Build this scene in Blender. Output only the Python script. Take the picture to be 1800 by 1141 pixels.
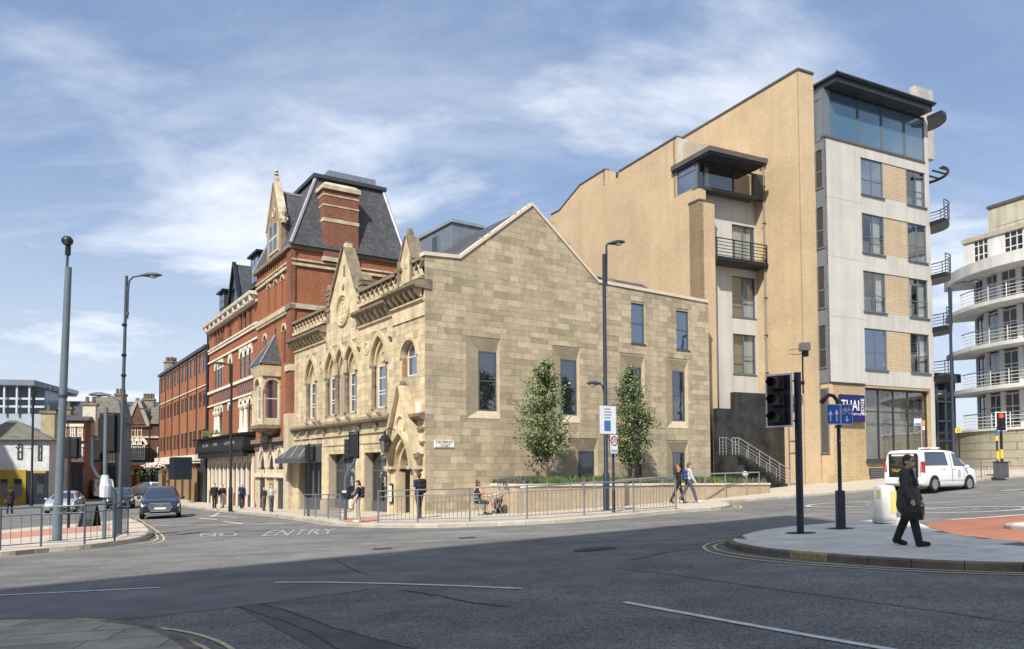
import bpy, bmesh, math, random
from mathutils import Vector, Matrix
random.seed(7)
R = math.radians
for o in list(bpy.data.objects): bpy.data.objects.remove(o)
SC = bpy.context.scene
COL = SC.collection
# ------------------------------------------------------------------ camera
FPX, PX, PY, TILT, ROLL = 1350., 900., 770., R(2.2), R(.3)
EYE = Vector((0, 0, 1.65))
_f = Vector((0, math.cos(TILT), math.sin(TILT))); _u0 = Vector((0, -math.sin(TILT), math.cos(TILT))); _r0 = Vector((1, 0, 0))
_r = _r0*math.cos(ROLL)-_u0*math.sin(ROLL); _u = _u0*math.cos(ROLL)+_r0*math.sin(ROLL)
cd = bpy.data.cameras.new('camera'); cam = bpy.data.objects.new('camera', cd); COL.objects.link(cam)
M3 = Matrix((_r, _u, -_f)).transposed().to_4x4(); M3.translation = EYE
cam.matrix_world = M3
cd.sensor_width = 36; cd.lens = FPX/1800*36; cd.shift_y = (PY-570.5)/1800; cd.clip_end = 5000; cd.clip_start = .1
SC.camera = cam
# ------------------------------------------------------------------ light
SUN_AZ, SUN_EL = 20., 45.      # light travels towards +Y, 20 degrees to the right, coming down at 45 degrees
Ld = Vector((math.sin(R(SUN_AZ))*math.cos(R(SUN_EL)), math.cos(R(SUN_AZ))*math.cos(R(SUN_EL)), -math.sin(R(SUN_EL))))
sd = bpy.data.lights.new('sun', 'SUN'); sd.energy = 5.0; sd.angle = R(.6); sd.color = (1, .94, .84)
so = bpy.data.objects.new('sun', sd); COL.objects.link(so); so.rotation_euler = Ld.to_track_quat('-Z', 'Y').to_euler()
SC.view_settings.view_transform = 'Standard'; SC.view_settings.look = 'None'; SC.view_settings.gamma = 1
SC.view_settings.use_curve_mapping = False; SC.view_settings.exposure = .45
W = bpy.data.worlds.new('World'); SC.world = W; W.use_nodes = True
def world():
    nt = W.node_tree; N = nt.nodes; L = nt.links; N.clear()
    def nd(t, **k):
        n = N.new(t)
        for a, b in k.items(): setattr(n, a, b)
        return n
    def mth(op, a, b=None, c=None):
        n = nd('ShaderNodeMath', operation=op)
        for i, q in enumerate((a, b, c)):
            if q is None: continue
            if isinstance(q, (int, float)): n.inputs[i].default_value = q
            else: L.new(q, n.inputs[i])
        return n.outputs[0]
    sky = nd('ShaderNodeTexSky', sky_type='NISHITA', sun_disc=False, sun_elevation=R(SUN_EL), sun_rotation=R(180+SUN_AZ), altitude=50, air_density=1.0, dust_density=1.6, ozone_density=1.4)
    tc = nd('ShaderNodeTexCoord'); sp = nd('ShaderNodeSeparateXYZ'); L.new(tc.outputs['Generated'], sp.inputs[0])
    x, y, z = sp.outputs
    den = mth('ADD', mth('MAXIMUM', z, 0.), .16)
    cb = nd('ShaderNodeCombineXYZ'); L.new(mth('DIVIDE', x, den), cb.inputs[0]); L.new(mth('DIVIDE', y, den), cb.inputs[1])
    def noise(scale, det, rough, off, sx=1, dist=0):
        mp = nd('ShaderNodeMapping'); mp.inputs['Location'].default_value = off; mp.inputs['Scale'].default_value = (scale, scale*sx, 1); mp.inputs['Rotation'].default_value = (0, 0, R(14))
        L.new(cb.outputs[0], mp.inputs[0])
        n = nd('ShaderNodeTexNoise'); n.inputs['Scale'].default_value = 1; n.inputs['Detail'].default_value = det; n.inputs['Roughness'].default_value = rough; n.inputs['Distortion'].default_value = dist
        L.new(mp.outputs[0], n.inputs['Vector']); return n.outputs['Fac']
    def ramp(v, a, b):
        n = nd('ShaderNodeMapRange', interpolation_type='SMOOTHSTEP'); L.new(v, n.inputs[0]); n.inputs[1].default_value = a; n.inputs[2].default_value = b; return n.outputs[0]
    c1 = ramp(noise(1.0, 12, .58, CLOUD_OFF, 1.25, .3), .44, .68)      # loose puffs
    c2 = ramp(noise(.42, 10, .62, (3.1, 8.2, 0), 2.6, .8), .36, .80)     # thin veil
    veil = mth('MULTIPLY', c2, .6)
    cl = mth('MAXIMUM', mth('MULTIPLY', c1, .85), veil)
    hz = ramp(z, .42, -.02)
    cl2 = mth('MAXIMUM', cl, mth('MULTIPLY', hz, .5))
    shade = ramp(noise(1.7, 8, .6, (1.3, 4.4, 0), 1.5), .25, .8)
    ccol = nd('ShaderNodeMix', data_type='RGBA'); L.new(shade, ccol.inputs[0]); ccol.inputs[6].default_value = (7.6, 8.3, 9.4, 1); ccol.inputs[7].default_value = (9.6, 9.8, 10.1, 1)
    base = nd('ShaderNodeMix', data_type='RGBA'); base.inputs[0].default_value = .42; L.new(sky.outputs[0], base.inputs[6]); base.inputs[7].default_value = (3.3, 4.7, 7.6, 1)
    mx = nd('ShaderNodeMix', data_type='RGBA'); L.new(cl2, mx.inputs[0]); L.new(base.outputs[2], mx.inputs[6]); L.new(ccol.outputs[2], mx.inputs[7])
    bg = nd('ShaderNodeBackground'); bg.inputs[1].default_value = .088; L.new(mx.outputs[2], bg.inputs[0])
    out = nd('ShaderNodeOutputWorld'); L.new(bg.outputs[0], out.inputs[0])
CLOUD_OFF = (2.2, 9.3, 0)
world()
# ------------------------------------------------------------------ geometry of the view: pixel -> place
def ray(x, y): return _f+_r*((x-PX)/FPX)-_u*((y-PY)/FPX)
def _sx(x):
    if x < -18: return -18-8*(1-math.exp((x+18)/8))
    if x > 30: return 30+15*(1-math.exp(-(x-30)/15))
    return x
def _sy(y): return y if y < 45 else 45+15*(1-math.exp(-(y-45)/15))
def gz(X, Y):                  # the lie of the land: falls to the left, climbs to the right
    e = .0045*max(0, X-8)*max(0, Y-34)
    return .07+.0345*_sx(X)-.0115*_sy(Y)+.7*(1-math.exp(-e/.7))
def gp(x, y, h=0):             # ground point under a pixel
    d = ray(x, y); f = lambda t: EYE.z+t*d.z-gz(t*d.x, t*d.y)-h
    lo = hi = 2.
    while f(hi) > 0 and hi < 700: lo = hi; hi *= 1.02
    for _ in range(40):
        m = (lo+hi)/2
        if f(m) < 0: hi = m
        else: lo = m
    return EYE+d*lo
class Frame:                   # vertical plane family: s along angle ang (degrees right of +Y), n to its right-hand or left-hand side
    def __init__(F, p, ang):
        a = R(ang); F.o = Vector((p[0], p[1], 0)); F.d = Vector((math.sin(a), math.cos(a), 0)); F.nrm = Vector((F.d.y, -F.d.x, 0))
    def __call__(F, px, py, n=0):
        d = ray(px, py); t = F.nrm.dot(F.o-EYE)+n; t /= F.nrm.dot(d); q = EYE+d*t
        return F.d.dot(q-F.o), q.z
# ------------------------------------------------------------------ mesh helper
class MB:
    def __init__(m, tf=None): m.v = []; m.f = []; m.mi = []; m.tf = tf; m.cur = 0
    def p(m, *c):
        c = Vector(c) if len(c) == 3 else Vector(c[0])
        m.v.append(m.tf(c) if m.tf else c); return len(m.v)-1
    def face(m, ids): m.f.append(tuple(ids)); m.mi.append(m.cur)
    def poly(m, pts): m.face([m.p(q) for q in pts]); return m
    def box(m, x0, y0, z0, x1, y1, z1):
        i = [m.p(x, y, z) for z in (z0, z1) for y in (y0, y1) for x in (x0, x1)]
        for q in ((0, 2, 3, 1), (4, 5, 7, 6), (0, 1, 5, 4), (2, 6, 7, 3), (0, 4, 6, 2), (1, 3, 7, 5)): m.face([i[k] for k in q])
        return m
    def ext(m, pts, d, cap=True):          # polygon extruded along d
        d = Vector(d); a = [m.p(q) for q in pts]; b = [m.p(Vector(q)+d) for q in pts]; n = len(a)
        if cap: m.face(a[::-1]); m.face(b)
        for i in range(n): m.face((a[i], a[(i+1) % n], b[(i+1) % n], b[i]))
        return m
    def loft(m, rings, cap=True, closed=True):
        ids = [[m.p(q) for q in r] for r in rings]; n = len(ids[0])
        for a, b in zip(ids, ids[1:]):
            for i in range(n if closed else n-1): m.face((a[i], a[(i+1) % n], b[(i+1) % n], b[i]))
        if cap and closed: m.face(ids[0][::-1]); m.face(ids[-1])
        return m
    def tube(m, pts, r, n=8, cap=True):
        pts = [Vector(q) for q in pts]; rs = r if isinstance(r, (list, tuple)) else [r]*len(pts); rings = []
        up = None
        for i, q in enumerate(pts):
            t = (pts[min(i+1, len(pts)-1)]-pts[max(i-1, 0)]).normalized()
            if up is None: up = Vector((0, 0, 1)) if abs(t.z) < .9 else Vector((1, 0, 0))
            a = t.cross(up).normalized(); b = a.cross(t).normalized(); up = b
            rings.append([q+(a*math.cos(6.28318*k/n)+b*math.sin(6.28318*k/n))*rs[i] for k in range(n)])
        return m.loft(rings, cap)
    def lathe(m, c, prof, n=12):           # prof: (radius, z) about a vertical axis
        c = Vector(c)
        return m.loft([[c+Vector((r*math.cos(6.28318*k/n), r*math.sin(6.28318*k/n), z)) for k in range(n)] for r, z in prof])
    def ball(m, c, r, n=10, sq=(1, 1, 1)):
        c = Vector(c); rings = []
        for j in range(n//2+1):
            t = -math.pi/2+math.pi*max(.03, min(n//2-.03, j))/(n//2)
            rings.append([c+Vector((r*sq[0]*math.cos(t)*math.cos(6.28318*k/n), r*sq[1]*math.cos(t)*math.sin(6.28318*k/n), r*sq[2]*math.sin(t))) for k in range(n)])
        return m.loft(rings)
    def mesh(m, name, smooth=False, fix=True):
        me = bpy.data.meshes.new(name); me.from_pydata([tuple(q) for q in m.v], [], m.f)
        if any(m.mi): me.polygons.foreach_set('material_index', m.mi)
        if fix:
            b = bmesh.new(); b.from_mesh(me); bmesh.ops.recalc_face_normals(b, faces=b.faces); b.to_mesh(me); b.free()
        if smooth:
            me.polygons.foreach_set('use_smooth', [True]*len(me.polygons))
            if smooth != 2: me.set_sharp_from_angle(angle=R(38))
        me.update(); return me
    def build(m, name, mat, parent=None, smooth=False, bevel=0, **k):
        me = m.mesh(name, smooth)
        for q in (mat if isinstance(mat, (list, tuple)) else [mat]): me.materials.append(q)
        return put(name, me, parent, bevel=bevel, **k)
def put(name, me, parent=None, loc=None, rz=None, bevel=0, label=None, cat=None, group=None, kind=None):
    o = bpy.data.objects.new(name, me); COL.objects.link(o)
    if parent is not None: o.parent = parent
    if loc is not None: o.location = loc
    if rz is not None: o.rotation_euler = (0, 0, rz)
    if bevel:
        b = o.modifiers.new('bevel', 'BEVEL'); b.width = bevel; b.segments = 2; b.limit_method = 'ANGLE'
    tag(o, label, cat, group, kind); return o
def tag(o, label=None, cat=None, group=None, kind=None):
    for k, q in (('label', label), ('category', cat), ('group', group), ('kind', kind)):
        if q: o[k] = q
    return o
def thing(name, label, cat, loc=(0, 0, 0), rz=0, group=None): return put(name, None, None, loc, rz, label=label, cat=cat, group=group)
def clone(o, parent=None, **k):
    c = o.copy(); COL.objects.link(c)
    if parent is not None: c.parent = parent
    for ch in o.children: clone(ch, c)
    for a, b in k.items():
        if a == 'loc': c.location = b
        elif a == 'rz': c.rotation_euler = (0, 0, b)
        elif a == 'sc': c.scale = (b, b, b)
        else: c[a] = b
    return c
def text_mesh(txt, size, depth=.004, align='CENTER', sx=1):
    cu = bpy.data.curves.new('t', 'FONT'); cu.body = txt; cu.size = size; cu.extrude = depth; cu.align_x = align; cu.align_y = 'CENTER'; cu.resolution_u = 3
    o = bpy.data.objects.new('t', cu); COL.objects.link(o); bpy.context.view_layer.update()
    me = bpy.data.meshes.new_from_object(o); bpy.data.objects.remove(o); bpy.data.curves.remove(cu)
    for q in me.vertices: q.co.x *= sx
    return me
def text_on(name, txt, size, mat, parent, org, xd, yd=(0, 0, 1), depth=.004, sx=1, align='CENTER'):   # lettering laid on a plane: xd reading direction
    me = text_mesh(txt, size, depth, align, sx); me.materials.append(mat)
    xd = Vector(xd).normalized(); yd = Vector(yd).normalized(); zd = xd.cross(yd)
    M = Matrix((xd, yd, zd)).transposed().to_4x4(); M.translation = Vector(org); me.transform(M)
    return put(name, me, parent)
# ------------------------------------------------------------------ materials
MATS = {}
def mat(name, c=(.5, .5, .5), rough=.7, var=.18, scale=2., bump=0., bs=40., metal=0., objvar=0., spec=.4, c2=None, streak=0., coat=0., det=5):
    if name in MATS: return MATS[name]
    m = bpy.data.materials.new(name); m.use_nodes = True; nt = m.node_tree; N = nt.nodes; L = nt.links
    b = N['Principled BSDF']; b.inputs['Roughness'].default_value = rough; b.inputs['Metallic'].default_value = metal; b.inputs['Specular IOR Level'].default_value = spec
    if coat: b.inputs['Coat Weight'].default_value = coat; b.inputs['Coat Roughness'].default_value = .05
    g = N.new('ShaderNodeNewGeometry'); col = None
    mx = N.new('ShaderNodeMix'); mx.data_type = 'RGBA'
    k2 = c2 if c2 else tuple(max(0, q*(1-var)) for q in c); k1 = c if c2 else tuple(q*(1+var*.6) for q in c)
    mx.inputs[6].default_value = (*k1, 1); mx.inputs[7].default_value = (*k2, 1)
    if var or c2:
        n = N.new('ShaderNodeTexNoise'); n.inputs['Scale'].default_value = scale; n.inputs['Detail'].default_value = det; n.inputs['Roughness'].default_value = .6
        L.new(g.outputs['Position'], n.inputs['Vector'])
        r = N.new('ShaderNodeMapRange'); r.inputs[1].default_value = .3; r.inputs[2].default_value = .7; L.new(n.outputs['Fac'], r.inputs[0]); L.new(r.outputs[0], mx.inputs[0])
        rr = N.new('ShaderNodeMapRange'); rr.inputs[1].default_value = .3; rr.inputs[2].default_value = .7; rr.inputs[3].default_value = max(.02, rough*.85); rr.inputs[4].default_value = min(1, rough*1.15)
        L.new(n.outputs['Fac'], rr.inputs[0]); L.new(rr.outputs[0], b.inputs['Roughness'])
    col = mx.outputs[2]
    def mul(col, src, lo, hi, a=0., bb=1.):
        r = N.new('ShaderNodeMapRange'); r.inputs[1].default_value = a; r.inputs[2].default_value = bb; r.inputs[3].default_value = lo; r.inputs[4].default_value = hi; L.new(src, r.inputs[0])
        x = N.new('ShaderNodeMix'); x.data_type = 'RGBA'; x.blend_type = 'MULTIPLY'; x.inputs[0].default_value = 1; L.new(col, x.inputs[6]); L.new(r.outputs[0], x.inputs[7]); return x.outputs[2]
    if objvar:
        oi = N.new('ShaderNodeObjectInfo'); col = mul(col, oi.outputs['Random'], 1-objvar, 1+objvar)
    if streak:
        mp = N.new('ShaderNodeMapping'); mp.inputs['Scale'].default_value = (2.2, 2.2, .12); L.new(g.outputs['Position'], mp.inputs[0])
        n = N.new('ShaderNodeTexNoise'); n.inputs['Scale'].default_value = 1.; n.inputs['Detail'].default_value = 6; L.new(mp.outputs[0], n.inputs['Vector'])
        col = mul(col, n.outputs['Fac'], 1-streak, 1.06, .32, .6)
    L.new(col, b.inputs['Base Color'])
    if bump:
        n = N.new('ShaderNodeTexNoise'); n.inputs['Scale'].default_value = bs; n.inputs['Detail'].default_value = 4; L.new(g.outputs['Position'], n.inputs['Vector'])
        bp = N.new('ShaderNodeBump'); bp.inputs['Strength'].default_value = bump; bp.inputs['Distance'].default_value = .02; L.new(n.outputs['Fac'], bp.inputs['Height']); L.new(bp.outputs[0], b.inputs['Normal'])
    MATS[name] = m; return m
def brick(name, c1, c2, mortar, w=.225, h=.075, ms=.012, rough=.85, off=.5, var=.25, bump=.5, patch=.25, axis='xy'):
    if name in MATS: return MATS[name]
    m = bpy.data.materials.new(name); m.use_nodes = True; nt = m.node_tree; N = nt.nodes; L = nt.links; b = N['Principled BSDF']; b.inputs['Roughness'].default_value = rough; b.inputs['Specular IOR Level'].default_value = .25
    tc = N.new('ShaderNodeTexCoord'); sp = N.new('ShaderNodeSeparateXYZ'); L.new(tc.outputs['Object'], sp.inputs[0])
    ad = N.new('ShaderNodeMath'); L.new(sp.outputs[0], ad.inputs[0]); L.new(sp.outputs[1], ad.inputs[1])
    cb = N.new('ShaderNodeCombineXYZ'); L.new(ad.outputs[0], cb.inputs[0]); L.new(sp.outputs[2], cb.inputs[1])
    t = N.new('ShaderNodeTexBrick'); t.offset = off; t.inputs['Scale'].default_value = 1; t.inputs['Brick Width'].default_value = w; t.inputs['Row Height'].default_value = h; t.inputs['Mortar Size'].default_value = ms; t.inputs['Mortar Smooth'].default_value = .3
    t.inputs['Color1'].default_value = (*c1, 1); t.inputs['Color2'].default_value = (*c2, 1); t.inputs['Mortar'].default_value = (*mortar, 1); t.inputs['Bias'].default_value = 0
    L.new(cb.outputs[0], t.inputs['Vector'])
    g = N.new('ShaderNodeNewGeometry')
    def mulnoise(col, sc, lo, hi, mapscale=None):
        n = N.new('ShaderNodeTexNoise'); n.inputs['Scale'].default_value = sc; n.inputs['Detail'].default_value = 6; n.inputs['Roughness'].default_value = .65
        if mapscale:
            mp = N.new('ShaderNodeMapping'); mp.inputs['Scale'].default_value = mapscale; L.new(g.outputs['Position'], mp.inputs[0]); L.new(mp.outputs[0], n.inputs['Vector'])
        else: L.new(g.outputs['Position'], n.inputs['Vector'])
        r = N.new('ShaderNodeMapRange'); r.inputs[1].default_value = .3; r.inputs[2].default_value = .7; r.inputs[3].default_value = lo; r.inputs[4].default_value = hi; L.new(n.outputs['Fac'], r.inputs[0])
        x = N.new('ShaderNodeMix'); x.data_type = 'RGBA'; x.blend_type = 'MULTIPLY'; x.inputs[0].default_value = 1; L.new(col, x.inputs[6]); L.new(r.outputs[0], x.inputs[7]); return x.outputs[2]
    col = mulnoise(t.outputs['Color'], 7, 1-var*.5, 1+var*.5)
    col = mulnoise(col, .35, 1-patch, 1.05)
    col = mulnoise(col, 1., 1-patch*.6, 1.04, (1.6, 1.6, .1))
    L.new(col, b.inputs['Base Color'])
    bp = N.new('ShaderNodeBump'); bp.inputs['Strength'].default_value = bump; bp.inputs['Distance'].default_value = .012; bp.invert = True; L.new(t.outputs['Fac'], bp.inputs['Height']); L.new(bp.outputs[0], b.inputs['Normal'])
    MATS[name] = m; return m
def glass(name, tint=(.03, .035, .04), refl=.25, rough=.03, clear=0.):      # window glass: part mirror, part dark room or see-through
    if name in MATS: return MATS[name]
    m = bpy.data.materials.new(name); m.use_nodes = True; nt = m.node_tree; N = nt.nodes; L = nt.links; N.clear()
    out = N.new('ShaderNodeOutputMaterial'); gl = N.new('ShaderNodeBsdfGlossy'); gl.inputs['Roughness'].default_value = rough; gl.inputs['Color'].default_value = (.92, .95, 1, 1)
    if clear:
        df = N.new('ShaderNodeBsdfTransparent'); df.inputs[0].default_value = (clear, clear*1.02, clear*1.02, 1)
    else:
        df = N.new('ShaderNodeBsdfDiffuse'); df.inputs[0].default_value = (*tint, 1)
    g = N.new('ShaderNodeNewGeometry'); n = N.new('ShaderNodeTexNoise'); n.inputs['Scale'].default_value = .8; L.new(g.outputs['Position'], n.inputs['Vector'])
    bp = N.new('ShaderNodeBump'); bp.inputs['Strength'].default_value = .12; bp.inputs['Distance'].default_value = .05; L.new(n.outputs['Fac'], bp.inputs['Height']); L.new(bp.outputs[0], gl.inputs['Normal'])
    lw = N.new('ShaderNodeLayerWeight'); pw = N.new('ShaderNodeMath'); pw.operation = 'POWER'; pw.inputs[1].default_value = 4.; L.new(lw.outputs['Facing'], pw.inputs[0])
    mr = N.new('ShaderNodeMapRange'); mr.inputs[1].default_value = 0; mr.inputs[2].default_value = 1; mr.inputs[3].default_value = refl; mr.inputs[4].default_value = .95; L.new(pw.outputs[0], mr.inputs[0])
    mx = N.new('ShaderNodeMixShader'); L.new(mr.outputs[0], mx.inputs[0]); L.new(df.outputs[0], mx.inputs[1]); L.new(gl.outputs[0], mx.inputs[2]); L.new(mx.outputs[0], out.inputs[0])
    MATS[name] = m; return m
def emis(name, c, s):
    m = mat(name, tuple(q*.5 for q in c), .4, 0); b = m.node_tree.nodes['Principled BSDF']; b.inputs['Emission Color'].default_value = (*c, 1); b.inputs['Emission Strength'].default_value = s; return m
# ================================================================== the ground
def asphalt(name, c, chip=.5, tone=.25):
    m = mat(name, c, .9, .22, 1.1, bump=.9*chip, bs=60, spec=.25, det=8)
    N = m.node_tree.nodes; L = m.node_tree.links; b = N['Principled BSDF']; src = b.inputs['Base Color'].links[0].from_socket
    g = N.new('ShaderNodeNewGeometry')
    def mul(src, sc, lo, hi, a, bb, stretch=None, vor=False):
        n = N.new('ShaderNodeTexVoronoi' if vor else 'ShaderNodeTexNoise'); n.inputs['Scale'].default_value = sc
        if not vor: n.inputs['Detail'].default_value = 6; n.inputs['Roughness'].default_value = .65
        v = g.outputs['Position']
        if stretch:
            mp = N.new('ShaderNodeMapping'); mp.inputs['Rotation'].default_value = (0, 0, R(33)); mp.inputs['Scale'].default_value = stretch; L.new(v, mp.inputs[0]); v = mp.outputs[0]
        L.new(v, n.inputs['Vector']); r = N.new('ShaderNodeMapRange'); r.inputs[1].default_value = a; r.inputs[2].default_value = bb; r.inputs[3].default_value = lo; r.inputs[4].default_value = hi
        L.new(n.outputs['Color'] if vor else n.outputs['Fac'], r.inputs[0])
        x = N.new('ShaderNodeMix'); x.data_type = 'RGBA'; x.blend_type = 'MULTIPLY'; x.inputs[0].default_value = 1; L.new(src, x.inputs[6]); L.new(r.outputs[0], x.inputs[7]); return x.outputs[2]
    src = mul(src, 55, 1-chip*.75, 1+chip*.5, 0, 1, None, True)
    src = mul(src, .3, 1-tone, 1.08, .3, .7)
    src = mul(src, 1., 1-tone*.8, 1.05, .3, .65, (.12, 1.1, 1))
    L.new(src, b.inputs['Base Color']); return m
ASPH = asphalt('asphalt', (.205, .203, .198), .75, .3)
ASPH2 = asphalt('asphalt_fresh', (.165, .162, .165), .2, .22)
ASPH3 = asphalt('asphalt_trench', (.11, .108, .112), .3, .15)
CRACK = mat('crack_tar', (.025, .025, .027), .8, .2, 8)
RED = asphalt('red_surfacing', (.36, .155, .095), .25, .2)
PAVE = mat('paving', (.44, .39, .32), .85, .16, 1.6, bump=.2, bs=60, det=7)
SLAB = mat('grey_slab', (.57, .55, .50), .85, .16, 2.5, bump=.2, bs=70, objvar=.09, det=7)
SLABJ = mat('slab_joint', (.12, .12, .115), .9, .2, 5)
YORK = mat('worn_slab', (.29, .275, .22), .85, .25, 2.5, bump=.3, bs=50, objvar=.16, det=7)
KERB = mat('kerb_stone', (.37, .34, .29), .85, .2, 2.2, bump=.25, bs=50, objvar=.12)
KERBD = mat('kerb_dark', (.16, .13, .10), .85, .3, 3, bump=.25, bs=50, objvar=.2)
KERBR = mat('kerb_redbrown', (.13, .07, .055), .8, .25, 3, bump=.2, bs=50, objvar=.15)
TACT = mat('tactile_pink', (.42, .20, .15), .85, .25, 3, bump=.3, bs=30)
WHITE = mat('road_white', (.66, .66, .64), .75, .35, 9, c2=(.36, .36, .36), det=9)
YELL = mat('road_yellow', (.60, .50, .26), .75, .3, 8, c2=(.36, .31, .19), det=9)
def xy(p): return Vector((p[0], p[1]))
def G(*pts): return [gp(*q).to_2d() for q in pts]
def smooth(P, n=6, closed=False):
    out = []; k = len(P)
    for i in range(k if closed else k-1):
        a, b, c, d = [P[(i+j) % k] if closed else P[max(0, min(k-1, i+j))] for j in (-1, 0, 1, 2)]
        for t in range(n):
            t /= n; out.append(.5*((2*b)+(c-a)*t+(2*a-5*b+4*c-d)*t*t+(3*b-a-3*c+d)*t**3))
    if not closed: out.append(P[-1].copy())
    return out
def dens(P, step):
    out = [P[0]]
    for a, b in zip(P, P[1:]):
        n = max(1, int((b-a).length/step)); out += [a.lerp(b, (i+1)/n) for i in range(n)]
    return out
def drape(name, poly, h, m, parent=None, thick=0, cell=2.5, **k):
    b = bmesh.new(); b.faces.new([b.verts.new((q.x, q.y, 0)) for q in poly]); bmesh.ops.triangulate(b, faces=b.faces[:])
    for ax in (0, 1):
        lo = min(q[ax] for q in poly); hi = max(q[ax] for q in poly); c = max(cell, (hi-lo)/60); t = math.ceil(lo/c)*c
        while t < hi:
            co = [0, 0, 0]; no = [0, 0, 0]; co[ax] = t; no[ax] = 1
            bmesh.ops.bisect_plane(b, geom=b.verts[:]+b.edges[:]+b.faces[:], plane_co=co, plane_no=no); t += c
    for q in b.verts: q.co.z = gz(q.co.x, q.co.y)+h
    if thick:
        r = bmesh.ops.extrude_edge_only(b, edges=[e for e in b.edges if e.is_boundary])
        for q in r['geom']:
            if isinstance(q, bmesh.types.BMVert): q.co.z -= thick
    bmesh.ops.recalc_face_normals(b, faces=b.faces); 
    if sum(f.normal.z*f.calc_area() for f in b.faces) < 0: bmesh.ops.reverse_faces(b, faces=b.faces)
    me = bpy.data.meshes.new(name); b.to_mesh(me); b.free(); me.materials.append(m); return put(name, me, parent, **k)
def offs(P, d):
    out = []
    for i, q in enumerate(P):
        t = (P[min(i+1, len(P)-1)]-P[max(i-1, 0)]).normalized(); out.append(q+Vector((t.y, -t.x))*d)
    return out
def strip(name, P, w, h, m, parent=None, step=1., **k):
    P = dens(P, step); A = offs(P, -w/2); B = offs(P, w/2); mb = MB(); ia = [mb.p(q.x, q.y, gz(q.x, q.y)+h) for q in A]; ib = [mb.p(q.x, q.y, gz(q.x, q.y)+h) for q in B]
    for i in range(len(P)-1): mb.face((ia[i], ib[i], ib[i+1], ia[i+1]))
    o = mb.build(name, m, parent, **k)
    if o.data.polygons[0].normal.z < 0: o.data.flip_normals()
    return o
def axis(lo, hi, near, far0, far1):
    v = [lo]; 
    while v[-1] < hi:
        x = v[-1]; d = 0 if far0 <= x <= far1 else min(abs(x-far0), abs(x-far1)); v.append(x+near+d*.25)
    return v
mb = MB(); XS = axis(-700, 700, 1.6, -30, 48); YS = axis(-120, 1500, 1.6, -5, 66); ids = [[mb.p(x, y, gz(x, y)) for x in XS] for y in YS]
for j in range(len(YS)-1):
    for i in range(len(XS)-1): mb.face((ids[j][i], ids[j][i+1], ids[j+1][i+1], ids[j+1][i]))
ROAD = mb.build('road', ASPH, smooth=2, kind='structure')
if ROAD.data.polygons[0].normal.z < 0: ROAD.data.flip_normals()
# -- tarmac patches and cracks in the foreground
drape('fresh_tarmac', smooth(G((-40, 1043), (300, 1006), (600, 975), (900, 949), (1180, 925), (1262, 928), (1232, 940)), 3)[:-1]+smooth(G((1232, 940), (1060, 972), (850, 1003), (650, 1037), (430, 1066), (160, 1097), (-40, 1106)), 3), .004, ASPH2, cell=6, kind='structure')
drape('tarmac_trench', G((418, 1067), (462, 1062), (590, 1105), (740, 1146), (560, 1146)), .008, ASPH3, cell=6, kind='structure')
ASPHC = asphalt('asphalt_coarse', (.20, .20, .197), 1.0, .25)
drape('coarse_tarmac', smooth(G((-40, 1106), (160, 1097), (430, 1066), (650, 1037), (850, 1003), (1060, 972), (1232, 940)), 3)+G((1240, 965), (1290, 984), (1480, 1003), (1640, 1011), (1800, 1017), (1900, 1019))+[Vector((9.5, 5)), Vector((6, 2)), Vector((-8, 2)), Vector((-12, 9))], .003, ASPHC, cell=6, kind='structure')
IRON = mat('cast_iron', (.06, .058, .055), .6, .3, 20, bump=.6, bs=45, metal=.4)
for q in ([(808, 947.5), (836, 946), (834, 944.2), (806, 945.6)], [(655, 967), (690, 964.8), (688, 963), (655, 965)]): drape('manhole_cover', G(*q), .012, IRON, cell=9, kind='structure')
random.seed(3)
def crack(pts, w=.03):
    P = dens(smooth(G(*pts), 4), .25); P = [q+Vector((random.uniform(-.025, .025), random.uniform(-.04, .04))) for q in P]
    return strip('road_crack', P, w, .011, CRACK, step=9, kind='structure')
crack([(418, 1067), (520, 1102), (600, 1146)], .025); crack([(462, 1062), (590, 1105), (740, 1146)], .02); crack([(150, 1097), (430, 1066), (650, 1037)], .022)
crack([(1100, 1001), (1240, 1019), (1400, 1042), (1560, 1064), (1760, 1092), (1830, 1102)], .02)
crack([(700, 1038), (760, 1046), (830, 1060), (900, 1068)], .03); crack([(590, 985), (630, 1006), (660, 1012)], .02); crack([(1110, 985), (1180, 970), (1236, 964)], .03)
drape('tar_smear', smooth(G((1010, 968), (1050, 963), (1085, 963), (1060, 968), (1020, 971)), 4, True), .012, CRACK, cell=9, kind='structure')
# -- painted lines
def line(name, px, w=.1, m=WHITE, h=.013): return strip(name, smooth(G(*px), 5) if len(px) > 2 else G(*px), w, h, m, kind='structure')
for q in ([(-30, 1049), (282, 1034)], [(482, 1025), (560, 1024.5), (680, 1027), (800, 1031), (917, 1036)], [(1098, 1060), (1250, 1088), (1400, 1115), (1600, 1150)]): line('white_line', q, .1)
for q in ([(268, 924.7), (380, 922.5)], [(385, 922.4), (498, 921)], [(350, 911), (381, 914)], [(393, 917), (428, 921.6)], [(365, 906.4), (418, 910)], [(385, 902), (372, 909)], [(323, 905), (335, 908)], [(232, 906), (255, 906)], [(272, 912), (285, 911)]): line('white_line', q, .15)
line('white_line', [(1672, 914), (1740, 910), (1830, 903)], .16); line('white_line', [(1760, 863), (1830, 858)], .14); line('white_line', [(1740, 876), (1800, 871)], .05); line('white_line', [(1620, 886), (1697, 881)], .1); line('white_line', [(1535, 897), (1580, 894)], .06); line('white_line', [(1345, 890), (1395, 887)], .05)
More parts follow.
